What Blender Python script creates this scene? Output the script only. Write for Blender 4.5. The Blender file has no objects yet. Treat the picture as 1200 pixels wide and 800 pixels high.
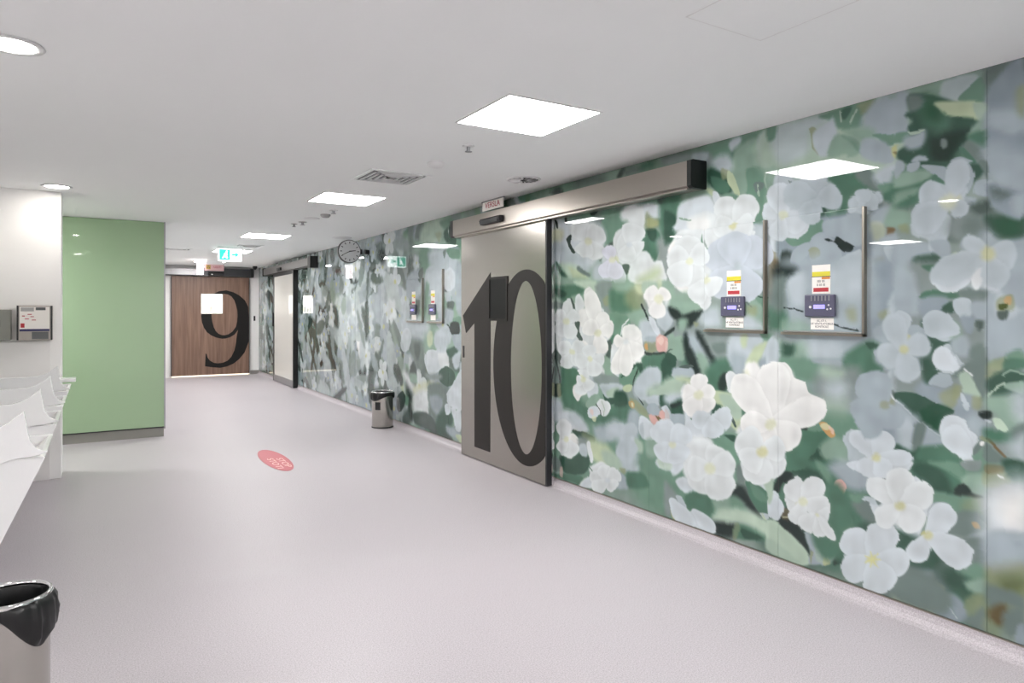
import bpy, bmesh, math, random
import numpy as np
from mathutils import Vector, Matrix
PI = math.pi
scene = bpy.context.scene
col = scene.collection

# ------------------------------------------------------------------ camera
cd = bpy.data.cameras.new('camera'); cam = bpy.data.objects.new('camera', cd); col.objects.link(cam)
cam.location = (0, 0, 1.505)
cam.rotation_euler = (PI/2, 0, -math.atan(486/795.))
cd.sensor_width = 36; cd.lens = 795/1200*36; cd.shift_y = -34/1200; cd.clip_start = .05
scene.camera = cam
# ------------------------------------------------------------------ world, exposure
w = bpy.data.worlds.new('world'); scene.world = w; w.use_nodes = True
w.node_tree.nodes['Background'].inputs[0].default_value = (.9, .95, 1, 1)
w.node_tree.nodes['Background'].inputs[1].default_value = .3
scene.view_settings.view_transform = 'Standard'; scene.view_settings.look = 'None'
scene.view_settings.gamma = 1; scene.view_settings.use_curve_mapping = False
scene.view_settings.exposure = 2.17
PANEL_E = 9.0      # emission strength of the ceiling light diffusers
DOWN_E = 14.0
HC = 2.6           # ceiling height
WX = 3.40          # mural wall plane

# ------------------------------------------------------------------ materials
def lin(h):
    if isinstance(h, str): c = [int(h[i:i+2], 16)/255 for i in (0, 2, 4)]
    else: c = h
    return tuple(x/12.92 if x <= .04045 else ((x+.055)/1.055)**2.4 for x in c)
def mat(name, c, rough=.5, metal=0, coat=0, emis=None, es=0, spec=.5, noise=0, nscale=60, bump=0, trans=0):
    m = bpy.data.materials.new(name); m.use_nodes = True
    nt = m.node_tree; b = nt.nodes['Principled BSDF']
    lc = lin(c)
    b.inputs['Base Color'].default_value = (*lc, 1)
    b.inputs['Roughness'].default_value = rough; b.inputs['Metallic'].default_value = metal
    b.inputs['Specular IOR Level'].default_value = spec
    b.inputs['Coat Weight'].default_value = coat; b.inputs['Coat Roughness'].default_value = .03
    b.inputs['Transmission Weight'].default_value = trans
    if emis: b.inputs['Emission Color'].default_value = (*lin(emis), 1); b.inputs['Emission Strength'].default_value = es
    tc = nt.nodes.new('ShaderNodeTexCoord'); nz = nt.nodes.new('ShaderNodeTexNoise')
    nz.inputs['Scale'].default_value = nscale; nz.inputs['Detail'].default_value = 3
    nt.links.new(tc.outputs['Object'], nz.inputs['Vector'])
    mx = nt.nodes.new('ShaderNodeMix'); mx.data_type = 'RGBA'; n = max(noise, .01)
    mx.inputs[6].default_value = (*[x*(1-n) for x in lc], 1); mx.inputs[7].default_value = (*[min(1, x*(1+n)) for x in lc], 1)
    nt.links.new(nz.outputs['Fac'], mx.inputs[0]); nt.links.new(mx.outputs[2], b.inputs['Base Color'])
    if bump:
        bp = nt.nodes.new('ShaderNodeBump'); bp.inputs['Strength'].default_value = bump; bp.inputs['Distance'].default_value = .01
        nt.links.new(nz.outputs['Fac'], bp.inputs['Height']); nt.links.new(bp.outputs['Normal'], b.inputs['Normal'])
    return m
M = dict(
 ceiling=mat('ceiling_paint', 'f1f3f2', .9, nscale=1.2, noise=.012),
 white=mat('white_wall_paint', 'f4f3f1', .6),
 tile=mat('white_solid_surface', 'eeecea', .3),
 green=mat('green_back_painted_glass', '9ab591', .25, coat=1, noise=.03, nscale=2),
 trim=mat('grey_trim', '8f8d88', .5), dark=mat('dark_rubber', '25262a', .5), black=mat('black_plastic', '0c0e0f', .45),
 steel=None, ceramic=mat('white_ceramic', 'f6f6f6', .22, coat=.3),
 numeral=mat('charcoal_vinyl', '292624', .6, spec=.3), numeral2=mat('black_vinyl', '141211', .6, spec=.3),
 lamp=mat('lit_diffuser', 'ffffff', .5, emis='fffdfb', es=PANEL_E), down=mat('lit_downlight', 'ffffff', .5, emis='fffaf2', es=DOWN_E),
 frame=mat('white_metal_frame', 'e2e2e2', .4), grille=mat('vent_slots', '5d5f60', .6), greyplastic=mat('grey_plastic', 'a9a8a6', .5),
 darkglass=mat('dark_window_glass', '08090a', .4, spec=.2), litwin=mat('lit_window', 'ffffff', .4, emis='fff9ec', es=.8),
 sticker_w=mat('white_sticker', 'f0ece6', .4), yellow=mat('yellow_print', 'd8cf3a', .5), red=mat('red_print', 'b8323a', .5), orange=mat('orange_print', 'd98a3a', .5),
 pink=mat('faded_red_floor_film', 'c4606b', .45, noise=.05, nscale=20), pale=mat('pale_print', 'f0c9c4', .5),
 ctrl=mat('slate_plastic', '55556a', .4), lcd=mat('blue_lit_display', '8c86ff', .4, emis='8f88ff', es=.3),
 text=mat('dark_ink', '3a3c44', .6), redtext=mat('red_ink', 'b02848', .6), navy=mat('navy_print', '2a2c58', .5),
 bag=mat('black_bin_liner', '0f1011', .3, noise=.3, nscale=30), chrome=mat('polished_chrome', 'd8d8d8', .08, metal=1),
 frost=mat('white_frosted_panel', 'dcdcd6', .35, coat=.5), alu=mat('dark_aluminium', '4c4d4f', .35, metal=.8), alulight=mat('grey_aluminium', '9b9c9e', .35, metal=.7),
 signgreen=mat('green_lit_sign', '30b89a', .4, emis='27c4a0', es=.4), signwhite=mat('white_lit_sign', 'ffffff', .4, emis='f2fffb', es=.8),
 lampbox=mat('white_lit_box', 'ffffff', .4, emis='fff4f6', es=.9), signpink=mat('pink_sign_face', 'd9b3b4', .5), glass=None,
 clockface=mat('clock_face', 'e6e7e8', .4), clock=mat('clock_rim', '1d2124', .4), brass=mat('warm_steel_edge', 'a09a90', .28, metal=1))
# brushed steel: vertical fine streaks
def brushed(name, c, rough, sc, metal=1):
    m = bpy.data.materials.new(name); m.use_nodes = True; nt = m.node_tree; b = nt.nodes['Principled BSDF']
    b.inputs['Metallic'].default_value = metal; b.inputs['Base Color'].default_value = (*lin(c), 1)
    tc = nt.nodes.new('ShaderNodeTexCoord'); mp = nt.nodes.new('ShaderNodeMapping'); mp.inputs['Scale'].default_value = sc
    nz = nt.nodes.new('ShaderNodeTexNoise'); nz.inputs['Scale'].default_value = 1; nz.inputs['Detail'].default_value = 4
    mr = nt.nodes.new('ShaderNodeMapRange'); mr.inputs[3].default_value = rough*.75; mr.inputs[4].default_value = rough*1.25
    nt.links.new(tc.outputs['Object'], mp.inputs[0]); nt.links.new(mp.outputs[0], nz.inputs['Vector'])
    nt.links.new(nz.outputs['Fac'], mr.inputs[0]); nt.links.new(mr.outputs[0], b.inputs['Roughness'])
    bp = nt.nodes.new('ShaderNodeBump'); bp.inputs['Strength'].default_value = .012; bp.inputs['Distance'].default_value = .002
    nt.links.new(nz.outputs['Fac'], bp.inputs['Height']); nt.links.new(bp.outputs['Normal'], b.inputs['Normal'])
    return m
M['steel'] = brushed('brushed_steel', 'a8a19a', .33, (6, 400, 6))
M['steeldoor'] = brushed('satin_steel_door', 'aaa59f', .24, (400, 3, 200))
M['binsteel'] = brushed('bin_steel', 'b9b6b0', .22, (8, 8, 600))
# wood
def wood():
    m = bpy.data.materials.new('brown_wood_veneer'); m.use_nodes = True; nt = m.node_tree; b = nt.nodes['Principled BSDF']
    b.inputs['Roughness'].default_value = .42
    tc = nt.nodes.new('ShaderNodeTexCoord'); mp = nt.nodes.new('ShaderNodeMapping'); mp.inputs['Scale'].default_value = (9, 9, .5)
    nz = nt.nodes.new('ShaderNodeTexNoise'); nz.inputs['Scale'].default_value = 2; nz.inputs['Detail'].default_value = 6; nz.inputs['Distortion'].default_value = .6
    cr = nt.nodes.new('ShaderNodeValToRGB'); cr.color_ramp.elements[0].position = .3; cr.color_ramp.elements[1].position = .7
    cr.color_ramp.elements[0].color = (*lin('6d5344'), 1); cr.color_ramp.elements[1].color = (*lin('8f7363'), 1)
    nt.links.new(tc.outputs['Object'], mp.inputs[0]); nt.links.new(mp.outputs[0], nz.inputs['Vector']); nt.links.new(nz.outputs['Fac'], cr.inputs[0]); nt.links.new(cr.outputs[0], b.inputs['Base Color'])
    return m
M['wood'] = wood()
# speckled vinyl floor
def vinyl():
    m = bpy.data.materials.new('speckled_vinyl'); m.use_nodes = True; nt = m.node_tree; b = nt.nodes['Principled BSDF']
    b.inputs['Roughness'].default_value = .3; b.inputs['Specular IOR Level'].default_value = .35
    tc = nt.nodes.new('ShaderNodeTexCoord')
    n1 = nt.nodes.new('ShaderNodeTexNoise'); n1.inputs['Scale'].default_value = 170; n1.inputs['Detail'].default_value = 2
    n2 = nt.nodes.new('ShaderNodeTexVoronoi'); n2.inputs['Scale'].default_value = 70
    n3 = nt.nodes.new('ShaderNodeTexNoise'); n3.inputs['Scale'].default_value = .7; n3.inputs['Detail'].default_value = 2
    for n in (n1, n2, n3): nt.links.new(tc.outputs['Object'], n.inputs['Vector'])
    r1 = nt.nodes.new('ShaderNodeValToRGB'); r1.color_ramp.elements[0].position = .36; r1.color_ramp.elements[1].position = .62
    r1.color_ramp.elements[0].color = (*lin('b0aaae'), 1); r1.color_ramp.elements[1].color = (*lin('cac4c9'), 1)
    nt.links.new(n1.outputs['Fac'], r1.inputs[0])
    r2 = nt.nodes.new('ShaderNodeValToRGB'); r2.color_ramp.elements[0].position = .07; r2.color_ramp.elements[1].position = .16
    r2.color_ramp.elements[0].color = (*lin('9b9697'), 1); r2.color_ramp.elements[1].color = (1, 1, 1, 1)
    nt.links.new(n2.outputs['Distance'], r2.inputs[0])
    mx = nt.nodes.new('ShaderNodeMix'); mx.data_type = 'RGBA'; mx.blend_type = 'MULTIPLY'; mx.inputs[0].default_value = .55
    nt.links.new(r1.outputs[0], mx.inputs[6]); nt.links.new(r2.outputs[0], mx.inputs[7])
    nt.links.new(mx.outputs[2], b.inputs['Base Color'])
    mr = nt.nodes.new('ShaderNodeMapRange'); mr.inputs[3].default_value = .36; mr.inputs[4].default_value = .5
    nt.links.new(n3.outputs['Fac'], mr.inputs[0]); nt.links.new(mr.outputs[0], b.inputs['Roughness'])
    return m
M['floor'] = vinyl()
# printed mural behind glass: colours come from the colour attribute 'print'
def mural_mat():
    m = bpy.data.materials.new('printed_glass_mural'); m.use_nodes = True; nt = m.node_tree; b = nt.nodes['Principled BSDF']
    a = nt.nodes.new('ShaderNodeAttribute'); a.attribute_name = 'print'
    nt.links.new(a.outputs['Color'], b.inputs['Base Color'])
    b.inputs['Roughness'].default_value = .5; b.inputs['Specular IOR Level'].default_value = 0
    b.inputs['Coat Weight'].default_value = 1; b.inputs['Coat Roughness'].default_value = .012; b.inputs['Coat IOR'].default_value = 1.5
    return m
M['mural'] = mural_mat()

# ------------------------------------------------------------------ mesh helpers
def link(name, bm, m, parent=None, smooth=False, bevel=0):
    me = bpy.data.meshes.new(name); bm.normal_update(); bm.to_mesh(me); bm.free()
    if m: me.materials.append(m)
    if smooth:
        for p in me.polygons: p.use_smooth = True
    o = bpy.data.objects.new(name, me); col.objects.link(o)
    if parent: o.parent = parent
    if bevel:
        b = o.modifiers.new('bevel', 'BEVEL'); b.width = bevel; b.segments = 2; b.limit_method = 'ANGLE'
    return o
def box(bm, x0, x1, y0, y1, z0, z1):
    r = bmesh.ops.create_cube(bm, size=1)
    for v in r['verts']: v.co = Vector(((x0+x1)/2+v.co.x*(x1-x0), (y0+y1)/2+v.co.y*(y1-y0), (z0+z1)/2+v.co.z*(z1-z0)))
def cyl(bm, c, r, h, axis='z', n=32, r2=None):
    R = {'z': Matrix(), 'x': Matrix.Rotation(PI/2, 4, 'Y'), 'y': Matrix.Rotation(-PI/2, 4, 'X')}[axis]
    bmesh.ops.create_cone(bm, cap_ends=True, segments=n, radius1=r, radius2=r if r2 is None else r2, depth=h, matrix=Matrix.Translation(c) @ R)
def lathe(bm, prof, c=(0, 0, 0), n=48):
    rings = []
    for r, z in prof: rings.append([bm.verts.new((c[0]+r*math.cos(2*PI*k/n), c[1]+r*math.sin(2*PI*k/n), c[2]+z)) for k in range(n)])
    for a, b in zip(rings, rings[1:]):
        for k in range(n): bm.faces.new((a[k], a[(k+1) % n], b[(k+1) % n], b[k]))
    return rings
def prism(bm, pts, plane, d0, d1):
    """closed outline pts (a,b) extruded between d0 and d1 along the axis normal to plane ('yz','xz','xy')"""
    def P(a, b, d): return {'yz': (d, a, b), 'xz': (a, d, b), 'xy': (a, b, d)}[plane]
    A = [bm.verts.new(P(a, b, d0)) for a, b in pts]; B = [bm.verts.new(P(a, b, d1)) for a, b in pts]
    bm.faces.new(A); bm.faces.new(B[::-1]); n = len(pts)
    for i in range(n): bm.faces.new((A[i], B[i], B[(i+1) % n], A[(i+1) % n]))
    bmesh.ops.recalc_face_normals(bm, faces=bm.faces)
def bx(name, m, b, parent=None, bevel=0):
    bm = bmesh.new(); box(bm, *b); return link(name, bm, m, parent, bevel=bevel)
def chaikin(p, n=2):
    for _ in range(n):
        q = []
        for i in range(len(p)):
            a = p[i]; b = p[(i+1) % len(p)]
            q += [(a[0]*.78+b[0]*.22, a[1]*.78+b[1]*.22), (a[0]*.22+b[0]*.78, a[1]*.22+b[1]*.78)]
        p = q
    return p
def spline(p, k=4):
    q = []; n = len(p)
    for i in range(n):
        a, b_, c, d = p[i-1], p[i], p[(i+1) % n], p[(i+2) % n]
        for j in range(k):
            t = j/k; q.append(tuple(.5*(2*b_[e]+(c[e]-a[e])*t+(2*a[e]-5*b_[e]+4*c[e]-d[e])*t*t+(3*b_[e]-a[e]-3*c[e]+d[e])*t**3) for e in (0, 1)))
    return q
def tag(o, label=None, cat=None, group=None, kind=None):
    if label: o['label'] = label
    if cat: o['category'] = cat
    if group: o['group'] = group
    if kind: o['kind'] = kind
    return o
def empty(name, loc=(0, 0, 0)):
    o = bpy.data.objects.new(name, None); o.location = loc; o.empty_display_size = .1; col.objects.link(o); return o
def local(objs, root):      # parts were modelled in world metres: keep them there under a root that has a location
    for o in objs: o.parent = root; o.matrix_parent_inverse = Matrix.Translation(root.location).inverted()
def root_of(name, loc, label, cat, group=None, kind=None):
    return tag(empty(name, loc), label, cat, group, kind)
def text(name, s, size, m, loc, rot, parent=None, ext=.0004, align='CENTER', sx=1):
    cu = bpy.data.curves.new(name, 'FONT'); cu.body = s; cu.size = size; cu.extrude = ext; cu.align_x = align; cu.align_y = 'CENTER'
    o = bpy.data.objects.new(name, cu); col.objects.link(o)
    bpy.context.view_layer.update()
    me = bpy.data.meshes.new_from_object(o.evaluated_get(bpy.context.evaluated_depsgraph_get()))
    bpy.data.objects.remove(o); me.materials.clear(); me.materials.append(m)
    me.transform(Matrix.Translation(loc) @ rot @ Matrix.Diagonal((sx, 1, 1, 1)))
    o = bpy.data.objects.new(name, me); col.objects.link(o)
    if parent: o.parent = parent
    return o
ROT_W = Matrix(((0, 0, -1, 0), (-1, 0, 0, 0), (0, 1, 0, 0), (0, 0, 0, 1)))   # lettering that faces -X (on the mural wall)
ROT_E = Matrix(((1, 0, 0, 0), (0, 0, -1, 0), (0, 1, 0, 0), (0, 0, 0, 1)))    # lettering that faces -Y
ID = Matrix()
def fin(objs, root):
    local(objs, root); return root

# ------------------------------------------------------------------ the room shell
def S(name, m, b, **k): return tag(bx(name, m, b, **k), kind='structure')
S('floor', M['floor'], (-6, WX+.3, -3.2, 17.9, -.1, 0))
S('ceiling', M['ceiling'], (-6, WX+.3, -3.2, 17.9, HC, HC+.12))
S('wall_back', M['white'], (-6, WX+.3, -3.3, -3.2, 0, HC))
S('wall_left_far', M['white'], (-6.1, -6, -3.3, 9.3, 0, HC))
S('wall_end', M['white'], (.6, WX+.15, 17.5, 17.65, 0, HC))
S('wall_corner', M['white'], (-6, -.28, 7.4, 7.7, 0, HC), bevel=.004)
S('wall_left_sinks', M['tile'], (-.9, -.8, 3.3, 7.4, 0, 2.2))
S('wall_left_corridor', M['white'], (-6, .68, 9.32, 17.65, 0, HC))
S('trim_column_cladding', M['tile'], (-1.2, -.365, 7.385, 7.4, 0, 1.245))
# green glass wall
g = empty('wall_green_glass', (0, 9.2, 0)); tag(g, kind='structure')
fin([bx('glass_panel', M['green'], (-1.6, .69, 9.22, 9.3, .125, HC-.004)), bx('edge_strip', M['alulight'], (.69, .705, 9.21, 9.32, .1, HC-.002)), bx('lower_strip', M['dark'], (-1.6, .69, 9.235, 9.29, .11, .125))], g)
S('baseboard_green_shade', M['trim'], (-1.6, .69, 9.25, 9.31, 0, .11))  # plinth kept dark grey to stand in for the shade below the glass
# cove skirting along the mural
def cove(name, x, y0, y1):
    pr = [(x-.085, .001), (x-.06, .003), (x-.035, .012), (x-.018, .03), (x-.012, .05), (x-.012, .068), (x, .068), (x, 0)]
    bm = bmesh.new()
    A = [bm.verts.new((a, y0, b)) for a, b in pr]; B = [bm.verts.new((a, y1, b)) for a, b in pr]
    for i in range(len(pr)-1): bm.faces.new((A[i], A[i+1], B[i+1], B[i]))
    bm.faces.new(A[::-1]); bm.faces.new(B); bmesh.ops.recalc_face_normals(bm, faces=bm.faces)
    return tag(link(name, bm, M['floor'], smooth=False), kind='structure')
cove('baseboard_right', WX, -3.2, 17.5)
S('baseboard_end', M['trim'], (3.19, 3.39, 17.48, 17.5, 0, .09))
S('trim_mural_foot', M['brass'], (WX-.012, WX, -3.2, 17.5, .068, .075))

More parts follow.
